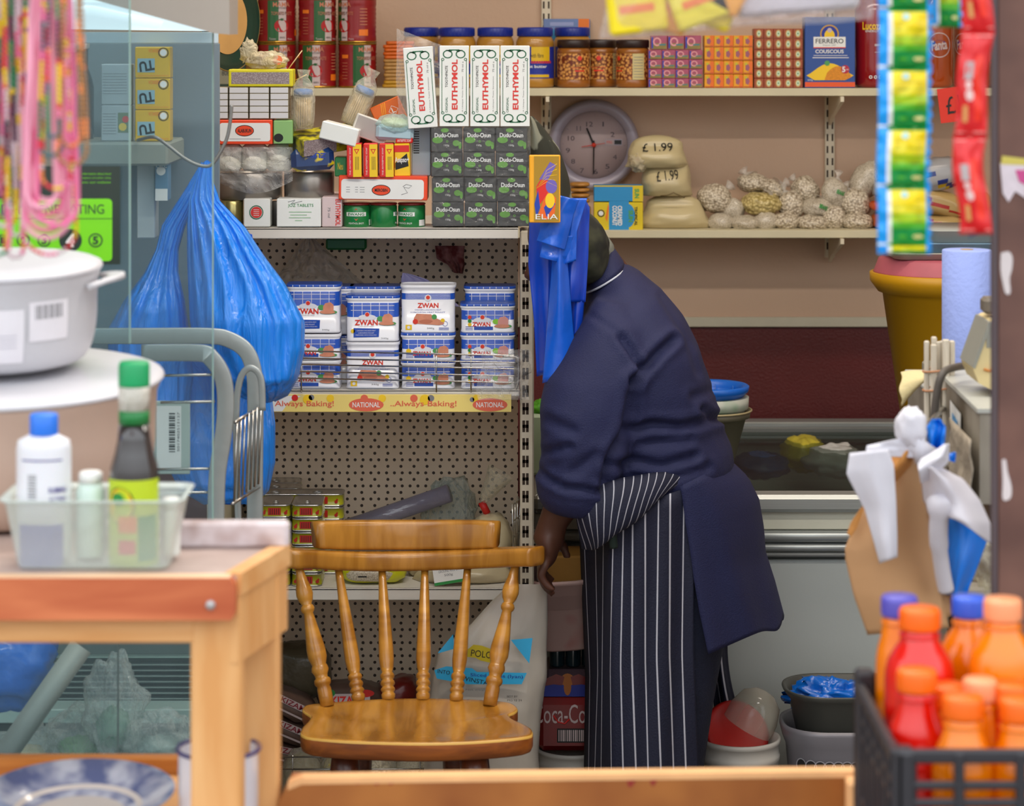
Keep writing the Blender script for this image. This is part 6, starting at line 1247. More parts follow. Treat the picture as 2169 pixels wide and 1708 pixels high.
# back panel inside the counter, pale blue
b = MB(); b.box(X(130, 4.6), X(462, 4.6), 4.62, 4.63, Zp(800, 4.6), Zp(92, 4.6), mat('counter_back_blue', '74828c', .45, var=.15, vs=3), .001); b.build('rear_panel', dc_)
zsh = Zp(300, 4.42)
b = MB(); b.box(X(130, 4.42), X(362, 4.42), 4.38, 4.60, zsh-.040, zsh, mat('grey_shelf_box', '8d928a', .5, var=.05), .004); b.build('shelf', dc_)
def med(b, U, V):
    b.text('MEDICA', U(328), V((V and 0) or 0) if 0 else .0475, .022, .006, E, ORANGE, rot=PI); b.rect(-.026, .004, .010, .034, E, col('tug_blue', '8fb4c0', .4)); b.text('TU', -.010, .021, .026, .018, E-.0002, BLACK, rot=PI+.15, bold=.04); b.disc(.019, .044, .009, E, BLACK, 16, r0=.0075); b.disc(.019, .044, .006, E-.0002, WHITE, 14); b.rect(-.026, .028, .004, .0046, E, ORANGE)
for i, (py, lab) in enumerate(((300, 'lowest'), (238, 'middle'), (172, 'topmost'))):
    o = cart('yellow_soap_carton', 'yellow soap carton standing upside down behind the glass, %s of three' % lab, 'box', 286, 360, py-66, py, 4.42, .04, col('soap_yellow', 'd8b02a', .35, coat=.3), med, 'upside down yellow cartons'); o.location.z = zsh+.0005+i*67*K(4.42)
for i, (a, c, y0_, y1_, lab) in enumerate(((214, 278, 222, 290, 'lower white leaflet carton with small food picture left of the yellow cartons'), (214, 278, 135, 205, 'upper white leaflet carton with printed lines left of the yellow cartons'))):
    def dl(b, U, V, i=i):
        for j in range(8): b.rect(U(218), U(246 if i == 0 else 268), V(y1_-8-j*6), V(y1_-7-j*6), E, GREY)
        if i == 0: b.rect(U(250), U(272), V(280), V(238), E, col('photo_green', '6d7f5a', .5)); b.disc(U(260), V(268), .007, E-.0002, YEL, 10); b.disc(U(266), V(252), .006, E-.0003, RED, 10)
    o = cart('leaflet_carton', lab, 'box', a, c, y0_, y1_+ (8 if i == 0 else 16), 4.43, .04, col('carton_grey_white', 'b4bcc0', .45), dl)
    o.location.z = zsh+.0005+(0 if i == 0 else 77*K(4.43))
dgl = mat('dark_bottle_glass', '1d2c38', .08, coat=.8)
for i, (px, D) in enumerate(((150, 4.40), (165, 4.46), (178, 4.52), (132, 4.42))):
    k = K(D); t = thing('glass_bottle', 'dark sauce style bottle with silver top behind the glass, %s in the row' % ORD[i], 'bottle', Vector((X(px, D), D, zsh+.0005)), 'dark bottles behind the glass')
    b = MB(); b.lathe([(20*k, 0), (21*k, .004), (21*k, 110*k), (17*k, 128*k), (9*k, 150*k), (9*k, 190*k), (11*k, 196*k)], dgl, n=22); b.build('bottle_body', t); b = MB(); b.lathe([(11.5*k, 190*k), (12*k, 192*k), (12*k, 208*k), (10*k, 210*k)], mat('silver_cap', 'c3c8cc', .3, metal=.6), n=20); b.build('cap', t)
# pricing card holder
cart('sticker_panel', 'white barcode panel fixed to the trolley frame', 'label', 323, 402, 850, 1005, 4.12, .006, mat('panel_pale_green', 'aebdb6', .4), lambda b, U, V: (b.rect(U(332), U(384), V(996), V(860), E, WHITE), [b.rect(U(358), U(371), V(958-i*5), V(956-i*5-(i % 3)), E-.0003, BLACK) for i in range(17)], b.text('5017402513127', U(378), V(915), V(872)-V(955), U(380)-U(375), E-.0003, BLACK, rot=PI/2)))
cart('calcium_box', 'blue and white wash powder packet under the grey shelf behind the glass', 'packet', 328, 356, 345, 425, 4.45, .04, col('pack_sea_blue', '5f86a4', .4), lambda b, U, V: (b.text('CALC', U(342), V(352), U(354)-U(331), V(348)-V(355), E, WHITE, bold=.02), b.disc(U(341), V(362), .008, E, WHITE), b.rect(U(329), U(355), V(425), V(400), E, WHITE)))
bpy.data.objects['calcium_box'].name = 'powder_packet'
cart('white_packet', 'plain white packet stack right of the black notice behind the glass', 'packet', 290, 328, 350, 505, 4.47, .05, col('carton_grey_white', 'b4bcc0', .45))
# ---- hygiene rating sticker on the nearer glass
D = 3.695; k = K(D); b = MB(); U_ = lambda px: X(px, D)
lime = mat('sticker_lime', '78d80e', .4); dgy = mat('sticker_black_green', '22322a', .4); y = D
def rbox(x0, x1, y0, y1, d, m, r=.006): b.flat(rrect(U_(x1)-U_(x0), Zp(y0, D)-Zp(y1, D), r, 4, (U_(x0)+U_(x1))/2, (Zp(y0, D)+Zp(y1, D))/2), d, m)
b.box(U_(-60), U_(255), D-.0016, D-.0010, Zp(560, D), Zp(352, D), dgy, 0); rbox(-50, 238, 421, 553, D-.0020, lime)
b.rect(U_(-50), U_(238), Zp(464, D), Zp(462.5, D), D-.0024, dgy); b.text('FOOD HYGIENE RATING', U_(86), Zp(443, D), 270*k, 20*k, D-.0026, dgy); b.text('1 2 3 4 5', U_(-30), Zp(370, D), .0001, .0001, D-.0026, dgy)
for n_, px, r in ((1, 6, 13), (2, 50, 14), (3, 94, 14), (4, 150, 24), (5, 203, 15)):
    b.disc(U_(px), Zp(509, D), r*k, D-.0026, dgy, 24); b.disc(U_(px), Zp(509, D), (r-3 if n_ != 4 else r-24)*k+.00001, D-.0028, lime if n_ != 4 else dgy, 24)
    b.text(str(n_), U_(px), Zp(509, D), r*.8*k, r*1.2*k, D-.0032, WHITE if n_ == 4 else dgy, bold=.04)
for i in range(3): b.text(('information about food', 'hygiene and safety rating', 'see our website')[i], U_(205), Zp(368+i*9, D), 60*k, 4*k, D-.0022, lime)
tag(b.build('hygiene_rating_sticker', None), 'green and black food hygiene rating sticker with a marked four on the glass', 'sticker')
# ---- aluminium trolley frame
alum = mat('dull_aluminium', 'a5abaa', .38, metal=.55, var=.08, vs=10, bump=.05); tr = thing('wire_trolley', 'dull aluminium trolley with two hooped frames in front of the blue bags', 'trolley', (0, 0, 0))
def hoop(px, D, w, th, m=alum):
    b = MB(); pts = bez([P(x, y, D) for x, y in px], 6); rings = []
    for i, p in enumerate(pts):
        t_ = (pts[min(i+1, len(pts)-1)]-pts[max(i-1, 0)]).normalized(); nrm = Vector((t_.z, 0, -t_.x)); rings.append([p+nrm*a+Vector((0, c, 0)) for a, c in rrect(w, th, .002, 2)])
    b.loft(rings, m); return b
hoop([(180, 712), (300, 712), (440, 712), (486, 720), (522, 745), (538, 790), (541, 860), (540, 1000), (540, 1130)], 4.30, 34*K(4.3), .008).build('frame_hoop', tr)
hoop([(300, 748), (420, 748), (448, 760), (472, 800), (478, 860), (472, 930), (460, 1010), (457, 1130)], 4.05, 36*K(4.05), .008).build('frame_hoop', tr)
hoop([(505, 1120), (500, 900), (507, 810), (528, 780), (552, 800), (556, 870)], 4.20, 14*K(4.2), .006).build('frame_hoop', tr)
for i, py in enumerate((796, 853, 995, 1045)): b = MB(); b.tube([P(330 if i > 1 else 340, py, 4.05), P(455, py-2, 4.05)], .0022, STEEL, 6); b.build('frame_wire', tr)
for i in range(7):
    b = MB(); x = 502+i*8.5; b.tube([P(x, 893-i*6, 4.10+.03*i), P(x-6, 1062-i*6, 4.10+.03*i)], .0020, STEEL, 6); b.build('frame_wire', tr)
for a, c in (((498, 895), (555, 858)), ((492, 1068), (552, 1030))): b = MB(); b.tube([P(*a, 4.09), P(*c, 4.31)], .003, STEEL, 6); b.build('frame_wire', tr)
for px_, D in ((540, 4.30), (457, 4.05), (505, 4.20)): b = MB(); b.box(X(px_, D)-.012, X(px_, D)+.012, D-.004, D+.004, 0.0, Zp(1128, D), alum, .001); b.build('frame_leg', tr)
b = MB(); b.box(X(452, 4.2), X(560, 4.2), 4.0, 4.35, .12, .14, alum, .003); b.build('base_deck', tr)
# ---- wire hook and blue carrier bags
hk = thing('wire_hook', 'grey bent wire hook carrying the blue carrier bags', 'hook', (0, 0, 0))
b = MB(); b.tube(bez([P(292, 297, 4.379), P(325, 290, 4.3), P(350, 304, 4.3), P(395, 338, 4.3), P(430, 352, 4.3), P(452, 345, 4.3), P(478, 300, 4.3), P(487, 262, 4.3), P(491, 222, 4.3)], 6), .0030, mat('hook_grey', '8a8886', .4, metal=.5), 8); b.build('wire', hk)
blu = film('blue_carrier', '1688f4', clear=.05, gloss=.05, rough=.24, bump=.55, bs=9, aniso=(5, 5, .6))
def bagfn(tab, D, dep, pl, amp, seed, top=True):
    def f(u, v):
        xl, xr, y = interp(tab, v); a = 2*PI*u; m_ = (xl+xr)/2; hw = (xr-xl)/2; gat = amp*max(.18, 1-v*1.25)
        r = 1+gat*math.cos(pl*a+6*mnoise.noise(Vector((seed, v*1.5, 0))))*.5+.10*mnoise.noise(Vector((math.cos(a)*1.6+seed, math.sin(a)*1.6, v*4)))+.07*mnoise.noise(Vector((math.cos(a)*6+seed, math.sin(a)*6, v*3)))+.05*mnoise.noise(Vector((math.cos(a)*15+seed, math.sin(a)*15, v*7)))
        cx = math.copysign(abs(math.cos(a))**.8, math.cos(a)); return P(m_+hw*cx*(1+.02*(r-1)), y+10*mnoise.noise(Vector((u*6, seed, v))), D+dep*(.25+.75*min(1, v*1.6)*(1 if v < .9 else .8))*math.sin(a)*r*min(1, hw/70))
    return f
for (name, tab, D, dep, pl, sd, lab) in (
    ('right', [(0, 426, 450, 344), (.07, 412, 452, 385), (.15, 400, 466, 425), (.25, 396, 520, 480), (.36, 396, 560, 540), (.48, 398, 605, 600), (.62, 402, 646, 680), (.75, 412, 645, 745), (.86, 450, 632, 800), (.95, 505, 610, 838), (1, 545, 582, 852)], 4.42, .085, 17, 1, 'large full blue carrier bag hanging right of the hook'),
    ('left', [(0, 424, 446, 350), (.12, 388, 420, 410), (.25, 342, 392, 480), (.38, 330, 378, 530), (.5, 306, 378, 580), (.65, 262, 392, 640), (.8, 228, 400, 700), (.92, 230, 410, 800), (1, 260, 400, 860)], 4.47, .07, 15, 5, 'twisted blue carrier bag hanging left of the hook behind the glass'),
    ('low', [(0, 300, 560, 700), (.2, 300, 570, 790), (.5, 330, 583, 900), (.75, 350, 583, 980), (.9, 380, 570, 1040), (1, 430, 540, 1068)], 4.60, .08, 13, 9, 'lower blue bag showing behind the trolley wires')):
    b = MB(); f = bagfn(tab, D, dep, pl, .42 if name != 'low' else .2, sd); b.grid(f, 120, 60, blu)
    x0, x1, yy_ = tab[-1][1:]; o = b.build('carrier_bag', None); tag(o, lab, 'carrier bag', 'blue carrier bags on the left')
    if name == 'right': RIGHTBAG = o
b = MB(); b.grid(lambda u, v: P(488+46*u+8*v, 497+12*v-6*math.sin(u*PI)+38*u*v, 4.44+.02*math.sin(u*9)), 14, 8, blu); b.build('bag_handle', RIGHTBAG)
# ================================================================ goods on the lower shelving tiers
def sheet(name, label, cat, tab, D, m, wave=.004, wn=3, nu=24, nv=24, bow=0, th=.0012, seed=0, group=None, parent=None, kind=None):
    """hanging sheet; tab rows: v, x left, y left, x right, y right"""
    def f(u, v):
        xl, yl, xr, yr = interp(tab, v); x = xl+(xr-xl)*u; y = yl+(yr-yl)*u
        return P(x, y, D+bow*math.sin(PI*u)+wave*math.sin(wn*2*PI*u+seed+v*1.3)*(.3+.7*v)+wave*.7*mnoise.noise(Vector((u*3+seed, v*3, seed))))
    b = MB(); b.grid(f, nu, nv, m); o = b.build(name, parent, solid=th)
    if parent is None: tag(o, label, cat, group)
    return o
# silver grey sheet roll
b = MB(); b.tube([P(700, 1130, 5.10), P(770, 1108, 5.09), P(952, 1045, 5.06)], .018, film('grey_film_roll', '8d8798', clear=.12, gloss=.3, rough=.15, bump=.4, bs=12), 20); tag(b.build('film_roll', None), 'long grey clear film roll leaning across the middle tier behind the chair', 'roll')
sug = mat('sugar_bag', 'c2b391', .35, var=.06, coat=.3, bump=.2, bs=40)
t = thing('rice_sack', 'bag of pale rice with red clip and twisted top on the middle tier', 'bag', Vector((X(1040, 5.02), 5.02, ZL+.0005)))
k = K(5.02); b = MB(); b.blob((0, 0, 62*k), (46*k, .055, 64*k), sug, seed=5, amp=.08, e=.85, flat=.95, shape=lambda d: 1-.12*max(0, d.z)); b.build('bag_body', t)
b = MB(); b.tube([(-8*k, 0, 118*k), (-20*k, 0, 142*k)], 8*k, RED, 10); b.build('clip', t)
b = MB(); b.tube([(-20*k, 0, 138*k), (-12*k, 0, 152*k), (4*k, 0, 178*k), (20*k, 0, 205*k)], [4*k, 12*k, 20*k, 30*k], film('bag_film'), 14, cap=False); b.build('bag_neck', t)
k = K(4.93); t = thing('sugar_bag', 'flat cream bag with white and green price label on the middle tier', 'bag', Vector((X(985, 4.93), 4.93, ZL+.0005)))
b = MB(); pillow(b, 225*k, .12, 62*k, sug, .52, 4); b.build('bag_body', t)
b = MB(); T_ = Matrix.Translation((-30*k, -.062, 30*k)) @ Matrix.Rotation(-.16, 4, 'Y') @ Matrix.Rotation(-.25, 4, 'X'); b.T = T_
b.box(-36*k, 36*k, -.0006, 0, -24*k, 26*k, WHITE, .0002); b.rect(-36*k, 36*k, 20*k, 26*k, -.0008, GREEN); b.rect(-36*k, 36*k, -24*k, -18*k, -.0008, GREEN); b.text('FLOUR', 0, 12*k, 40*k, 5*k, -.0009, GREY); b.text('GROUND RICE £1.99', 0, 3*k, 48*k, 5*k, -.0009, GREY); b.text('500g', -4*k, -6*k, 18*k, 6*k, -.0009, GREY); b.build('label', t)
t = thing('noodle_pack', 'yellow edged see-through pack of noodles beside the yellow sardine tins', 'pack', Vector((X(792, 4.92), 4.92, ZL+.0005)))
b = MB(); b.blob((0, 0, 23*k), (70*k, .045, 24*k), col('pack_lemon', 'c8c81c', .3, coat=.4), seed=6, amp=.05, e=.6, flat=.93); b.build('pack_body', t)
b = MB(); b.blob((-4*k, -.006, 20*k), (60*k, .043, 17*k), ricem, seed=7, amp=.04, e=.65); b.rect(-30*k, -12*k, 18*k, 21*k, -.0525, BLACK); b.text('Idomie', 12*k, 38*k, 44*k, 6*k, -.040, lbb); b.build('window', t)
b = MB(); b.blob((0, 0, 22*k), (24*k, .03, 24*k), sug, seed=8, amp=.1); tag(b.build('small_bag', None, Vector((X(882, 4.97), 4.97, ZL+.0005))), 'small round cream bag between the noodles and the sugar', 'bag')
b = MB(); b.blob((0, 0, 45*k), (60*k, .03, 75*k), clrb, seed=9, amp=.3); tag(b.build('clear_bag', None, Vector((X(950, 5.11), 5.11, ZL+.0505))), 'crumpled clear bag with green print behind the chair top', 'plastic bag')
b = MB(); b.blob((0, 0, 32*k), (62*k, .03, 36*k), col('pale_packet', 'a9a890', .5, var=.15, vs=30), seed=19, amp=.1, flat=.93); b.disc(-40*k, 60*k, 5*k, -.02, leafm); tag(b.build('pale_packet', None, Vector((X(935, 5.05), 5.05, ZL+.0015))), 'pale packet below the grey film roll', 'packet')
# small wire rack leaning against the upright
b = MB(); 
for i in range(4): b.tube([P(1088+i*3, 1175, 4.88+.05*i), P(1085+i*6, 1068-i*8, 4.88+.05*i)], .0016, STEEL, 6)
for yy_ in (1070, 1105, 1140, 1172): b.tube([P(1087, yy_, 4.88), P(1102, yy_-14, 5.05)], .0014, STEEL, 6)
tag(b.build('wire_rack', None), 'small wire rack leaning against the slotted upright', 'rack')
# film at the upright
b = MB(); b.grid(lambda u, v: P(1015+108*u+6*math.sin(v*6), 742+105*v+6*mnoise.noise(Vector((u*3, v*2, 2))), gD-.035-.02*math.sin(u*PI)-.008*mnoise.noise(Vector((u*8, v*8, 4)))), 22, 22, film('crumpled_film')); tag(b.build('crumpled_film', None), 'crumpled clear film wrapped round the right end of the wire guard', 'plastic wrap')
# pegboard tier behind the tins
b = MB(); b.grid(lambda u, v: P(655+(u-.5)*(20+230*v)+25*v, 506+125*v, gD+.26-.05*v*math.sin(PI*u)-.01*mnoise.noise(Vector((u*7, v*6, 4)))), 26, 20, film('grey_loose_film', 'cfc2b4', clear=.55, bump=.8)); tag(b.build('loose_film', None), 'loose clear bag hanging above the luncheon meat tins', 'plastic wrap')
sheet('lilac_paper', 'lilac paper sheet standing behind the white fronted tin', 'paper', [(0, 853, 578, 865, 580), (.3, 850, 590, 905, 592), (1, 848, 650, 975, 650)], gD+.10, col('lilac_paper', '9d94b4', .7), .002)
clothm = spotmat('red_check_cloth', '6f2a2a', '9a6460', 60, (.4, .6), .9, 'noise', .2)
sheet('checked_cloth', 'small dark red checked cloth hanging from the pegboard', 'cloth', [(0, 922, 521, 984, 521), (.4, 925, 548, 982, 545), (.6, 948, 560, 984, 560), (1, 962, 578, 980, 580)], gD+.26, clothm, .01, 2)
b = MB(); b.box(X(690, 5.1), X(776, 5.1), 5.10, 5.13, Zp(530, 5.1), Zp(505, 5.1), col('green_strip', '1c6a38', .4), .004); tag(b.build('green_packet', None), 'green packet edge under the shelving top', 'packet')
# ---- bottom tier
zb_ = ZBp+.0005
def rbag(name, lab, px, py, D, rx, ry, d, m, seed, rot=0, dec=None, cat='packet', grp=None):
    k = K(D); t = thing(name, lab, cat, P(px, py, D), grp); b = MB(); b.blob((0, 0, 0), (rx*k, d, ry*k), m, seed=seed, amp=.08, e=.7, rot=rot); b.build('pack_body', t)
    if dec: b = MB(); b.T = Matrix.Rotation(rot, 4, 'Y'); dec(b, k); b.build('print', t); 
    return t
brn = col('brown_meal', '6b5146', .45, var=.15, vs=40, coat=.3)
def kd(b, k): b.rect(-42*k, 42*k, 8*k, 22*k, -.052, cwh); b.text('KIZAMI', 4*k, 15*k, 60*k, 11*k, -.0525, col('maroon_print', '8a2430', .5), bold=.02); b.rect(-42*k, 42*k, -8*k, -4*k, -.052, cwh)
for i, (py, rt, lab) in enumerate(((1490, .45, 'uppermost'), (1540, .40, 'second'), (1590, .20, 'third'), (1630, .05, 'lowest'))):
    rbag('meal_pack', 'brown meal packet with white band, %s in the pile left of the chair seat' % lab, 618-i*4, py, 5.0+.01*i, 52, 26, .05, brn, 60+i, rt, kd, grp='brown meal packets')
rbag('meal_pack', 'brown packet with white and green band behind the second chair spindle', 742, 1475, 5.03, 68, 32, .045, brn, 66, -.02, lambda b, k: (b.rect(-60*k, 45*k, -8*k, 18*k, -.0465, cwh), b.text('KIZAMI', -4*k, 4*k, 66*k, 18*k, -.047, RED, bold=.03), b.disc(-46*k, 20*k, 18*k, -.0468, GREEN, rz=10*k), b.disc(34*k, 18*k, 20*k, -.0468, RED, rz=8*k)), grp='brown meal packets')
rbag('red_pack', 'dark red packet lying behind the third chair spindle', 835, 1468, 5.06, 52, 30, .05, col('pack_dark_red', '7a1c16', .35, coat=.3), 67, -.35)
rbag('dark_bag', 'large dull olive bag at the left of the bottom tier', 630, 1420, 5.09, 70, 60, .05, col('dull_olive_film', '564c38', .4, var=.2, coat=.3, bump=.6, bs=25), 68, 0, cat='bag')
for i, (px, m_, lab) in enumerate(((640, col('pale_meal', '8d8260', .5, var=.2), 'leftmost, pale'), (720, col('gold_grain', 'a89a50', .5, var=.3, vs=60), 'second, yellowish'), (800, bean, 'third, full of beans'), (880, ricem, 'fourth, full of rice'), (945, bean, 'fifth, full of grains'), (1050, brn, 'last, with pale green band'))):
    D = 4.92; k = K(D); t = thing('grain_bag', 'clear bag on the bottom tier behind the wires, %s' % lab, 'bag', Vector((X(px, D), D, zb_)), 'clear bags on the bottom tier')
    b = MB(); b.blob((0, 0, 55*k), (42*k, .05, 58*k), m_, seed=90+i, amp=.12, flat=.95); b.build('contents', t); b = MB(); b.blob((0, 0, 60*k), (46*k, .054, 62*k), film('bag_film'), seed=95+i, amp=.12, flat=.96); b.build('film', t)
# big starch sack
sk = mat('milky_sack', 'b5aca0', .3, var=.06, vs=6, coat=.5, bump=.3, bs=14); ck = col('sack_cyan', '2fa4d4', .35); yk = col('sack_yellow', 'b8a61c', .35)
D = 4.735; k = K(D); t = thing('large_sack', 'tall milky plastic sack with cyan triangles and yellow ribbon print beside the chair', 'sack', P(1040, 1640, D))
SK = [(0, 1080, 1158, 1238), (.08, 1040, 1160, 1275), (.2, 1000, 1160, 1320), (.35, 930, 1158, 1380), (.5, 915, 1158, 1440), (.7, 905, 1145, 1520), (.85, 900, 1140, 1600), (1, 895, 1150, 1700)]
def skf(u, v, off=0):
    xl, xr, y = interp(SK, v); a = 2*PI*u; c = math.cos(a); c = math.copysign(abs(c)**.7, c)
    wr = 1+.04*mnoise.noise(Vector((math.cos(a)*3, math.sin(a)*3, v*6)))+.02*mnoise.noise(Vector((math.cos(a)*9, math.sin(a)*9, v*14)))
    dd = .016+.034*min(1, v*1.5); return P((xl+xr)/2+(xr-xl)/2*c*(1 if off else 1)*(1+.3*(wr-1)), y, D+dd*math.sin(a)*wr-off)-t.location
b = MB(); b.grid(lambda u, v: skf(u, v), 64, 44, sk); b.build('sack_body', t)
b = MB(); yk_ = D-.060
def onsack(pts, m, o=.0): 
    b.add([P(x, y, yk_-o)-t.location for x, y in pts], [tuple(range(len(pts)))[::-1]], m)
onsack([(927, 1384), (960, 1344), (962, 1375), (930, 1384)], ck); onsack([(1082, 1356), (1128, 1352), (1121, 1406)], ck)
onsack([(986, 1380), (1003, 1366), (1020, 1368), (1048, 1378), (1046, 1406), (1018, 1400), (1008, 1394), (988, 1392)], yk, .0004)
onsack([(920, 1420), (945, 1412), (1000, 1416), (1010, 1424), (1116, 1426), (1105, 1450), (1040, 1450), (990, 1450), (925, 1438)], ck)
for (s_, px, py, w, h, r, m) in (('POLO', 1020, 1386, 44, 14, -.12, BLACK), ('Sliced Beans (Iyan)', 1052, 1433, 110, 9, -.04, lbb), ('WINSTA', 1006, 1442, 56, 9, -.2, BLACK), ('INTO', 940, 1424, 26, 8, -.15, BLACK), ('BEST BY', 1085, 1476, 22, 4, 0, BLACK), ('MG 12 24', 1090, 1484, 30, 4, 0, BLACK), ('Net weight', 1010, 1462, 46, 5, 0, GREY)):
    q = P(px, py, yk_-.0008)-t.location; b.text(s_, q.x, q.z, w*k, h*k, q.y, m, rot=r)
b.build('print', t)
# ---- hanging blue bags right of the shelving
cb = mat('cobalt_bag_film', '0a3eb4', .3, var=.10, vs=6, coat=.35, bump=.08, bs=30); cb2 = mat('bright_cobalt_film', '125cd0', .25, var=.08, vs=6, coat=.5, bump=.15, bs=40); DB = 4.70
t = thing('carrier_bag_bundle', 'bundle of deep blue carrier bags hanging from the right end of the shelving top', 'carrier bags', P(1185, 430, DB))
def hang(nm_, tab, D, m, wave, wn, seed, bow=0, th=.0012):
    o = sheet(nm_, '', '', tab, D, m, wave, wn, 40, 30, bow, th, seed, parent=t); 
    for v in o.data.vertices: v.co -= t.location
    return o
hang('bag_layer', [(0, 1195, 425, 1243, 430), (.08, 1122, 455, 1249, 452), (.3, 1119, 560, 1244, 560), (.7, 1131, 680, 1234, 680), (1, 1137, 798, 1226, 775)], DB, cb, .012, 1.7, .5)
hang('bag_layer', [(0, 1172, 500, 1196, 500), (.3, 1168, 580, 1204, 580), (.7, 1158, 700, 1214, 700), (1, 1149, 812, 1225, 792)], DB-.028, cb2, .006, .6, 2.2, -.015)
hang('bag_layer', [(0, 1225, 424, 1240, 424), (.1, 1205, 440, 1249, 440), (.5, 1190, 540, 1246, 545), (1, 1190, 640, 1240, 640)], DB-.016, cb, .007, 1.0, 1.0)
hang('folded_end', [(0, 1186, 414, 1226, 424), (.4, 1152, 450, 1215, 455), (.8, 1140, 500, 1200, 515), (1, 1137, 510, 1196, 530)], DB-.045, cb2, .003, .8, 0, -.012)
hang('folded_end', [(0, 1150, 500, 1214, 500), (.6, 1146, 530, 1204, 545), (1, 1143, 545, 1192, 558)], DB-.036, cb2, .003, .8, 1, -.008)
hang('folded_end', [(0, 1190, 420, 1244, 420), (.5, 1200, 480, 1222, 490), (1, 1196, 560, 1220, 552)], DB-.034, cb2, .003, .7, 2)
# ---- things right of the shelving, under the person's arm
wpl = col('bucket_white', 'c2bdb4', .45, var=.04)
def bucket(lab, px, D, R_, h, z, m, name='bucket', taper=.84, n=44):
    t = thing(name, lab, 'bucket', Vector((X(px, D), D, z))); b = MB()
    b.lathe([(R_*taper, 0), (R_*taper+.002, .003), (R_*.97, h*.86), (R_*1.0, h*.865), (R_*1.0, h*.90), (R_*.975, h*.905), (R_*.98, h*.965), (R_*1.02, h*.97), (R_*1.02, h), (R_*.96, h), (R_*.94, h*.9), (R_*(taper-.03), .006), (.002, .006)], m, n=n); b.build('bucket_body', t); return t
bk = bucket('white bucket on the floor at the left under the drinks packs', 1210, 5.0, .068, .262, .0005, wpl)
bk2 = bucket('white bucket with red lid inside, standing in front of the freezer', 1566, 4.92, .078, Zp(1560, 4.92), .0005, wpl)
b = MB(); b.tube(bez([(-.078, 0, .27), (-.045, -.070, .235), (.0, -.083, .20), (.02, -.082, .185)], 8), .0022, WHITE, 6); b.build('handle', bk2)
k = K(4.92); b = MB(); b.T = Matrix.Translation(P(1560, 1552, 4.95)) @ Matrix.Rotation(.9, 4, 'X') @ Matrix.Rotation(.2, 4, 'Y'); b.lathe([(.062, 0), (.064, .004), (.058, .006), (.05, .003), (.002, .003)], mat('lid_scarlet', 'c8201c', .35), n=40); tag(b.build('scarlet_bucket_cover', None), 'round red lid tilted in the white bucket by the apron', 'lid')
b = MB(); b.T = Matrix.Translation(P(1582, 1540, 4.96)) @ Matrix.Rotation(.5, 4, 'Y'); b.lathe([(.050, 0), (.050, .03), (.040, .06), (.02, .075), (.002, .078)], film('clear_dome', 'e6e0d0', clear=.72, bump=0), n=36, cap0=False); tag(b.build('clear_dome_lid', None), 'clear plastic dome lid behind the red lid in the white bucket', 'lid')
def drinks(lab, x0, x1, y0, y1, D, m, dec, nm='drinks_pack'):
    k = K(D); mid = (x0+x1)/2; b = MB(); w = (x1-x0)*k; h = (y1-y0)*k; b.box(-w/2, w/2, 0, .12, 0, h, m, .012); dec(b, lambda px: (px-mid)*k, lambda py: (y1-py)*k); o = b.build(nm, None, P(mid, y1, D)); return tag(o, lab, 'drinks pack')
colr = col('cola_wrap_red', '7c1517', .3, coat=.5, var=.15, vs=10)
def cola(b, U, V):
    b.text('Coca-Cola', U(1196), V(1475), U(1270)-U(1140), V(1450)-V(1490), -.0006, cwh, bold=.0); b.tube([(U(1172), -.001, V(1478)), (U(1182), -.001, V(1492)), (U(1196), -.001, V(1496)), (U(1206), -.001, V(1486))], .0016, RED, 6)
    b.rect(U(1180), U(1243), V(1536), V(1506), -.0005, BLACK)
    for i in range(14): b.rect(U(1183+i*4.3), U(1185+i*4.3+(i % 3)*.6), V(1533), V(1509), -.0009, cwh)
pk1 = drinks('dark red cola multipack with large white script and barcode', 1138, 1256, 1443, 1556, 4.955, colr, cola); zz_ = .2635; pk1.location.z = zz_
def bull(b, U, V):
    b.rect(U(1145), U(1255), V(1440), V(1405), -.0005, lbb); b.disc(U(1202), V(1405), U(1216)-U(1202), -.0008, col('pack_amber', 'b86a24', .4), 16)
    for s in (-1, 1): b.flat([(U(1202)+s*.006, V(1398)), (U(1202)+s*.022, V(1392)), (U(1202)+s*.042, V(1402)), (U(1202)+s*.046, V(1418)), (U(1202)+s*.028, V(1414)), (U(1202)+s*.010, V(1416))][::s], -.0012, colr)
    b.disc(U(1202), V(1420), U(1210)-U(1202), -.0014, col('pack_amber', 'b86a24', .4), 12, rz=.016)
pk2 = drinks('navy and silver energy drink multipack with two red bulls facing an amber disc', 1150, 1256, 1385, 1441, 4.965, col('pack_grey_violet', '5d4a52', .35, coat=.3), bull); pk2.location.z = zz_+.1045
zz2 = pk2.location.z+56*K(4.965)+.001
for i in range(3):
    b = MB(); b.lathe([(.014, 0), (.015, .003), (.015, .045), (.012, .05)], mat('dark_teal_bottle', '1a2f36', .2, coat=.5), n=20); tag(b.build('dark_bottle', None, Vector((X(1180+i*34, 5.0), 5.0, zz2))), 'short dark bottle on the energy drink pack under the tub, %s' % nmc[i], 'bottle', 'dark bottles under the tub')
t = thing('plastic_tub', 'worn pinkish white tub in which the shopkeeper reaches', 'tub', Vector((X(1196, 4.965), 4.965, zz2+.0515)), ry=-.06); k = K(4.965); pt = spotmat('worn_pink_plastic', 'bb9a92', 'a8504a', 12, (.55, .8), .5, 'noise', .05)
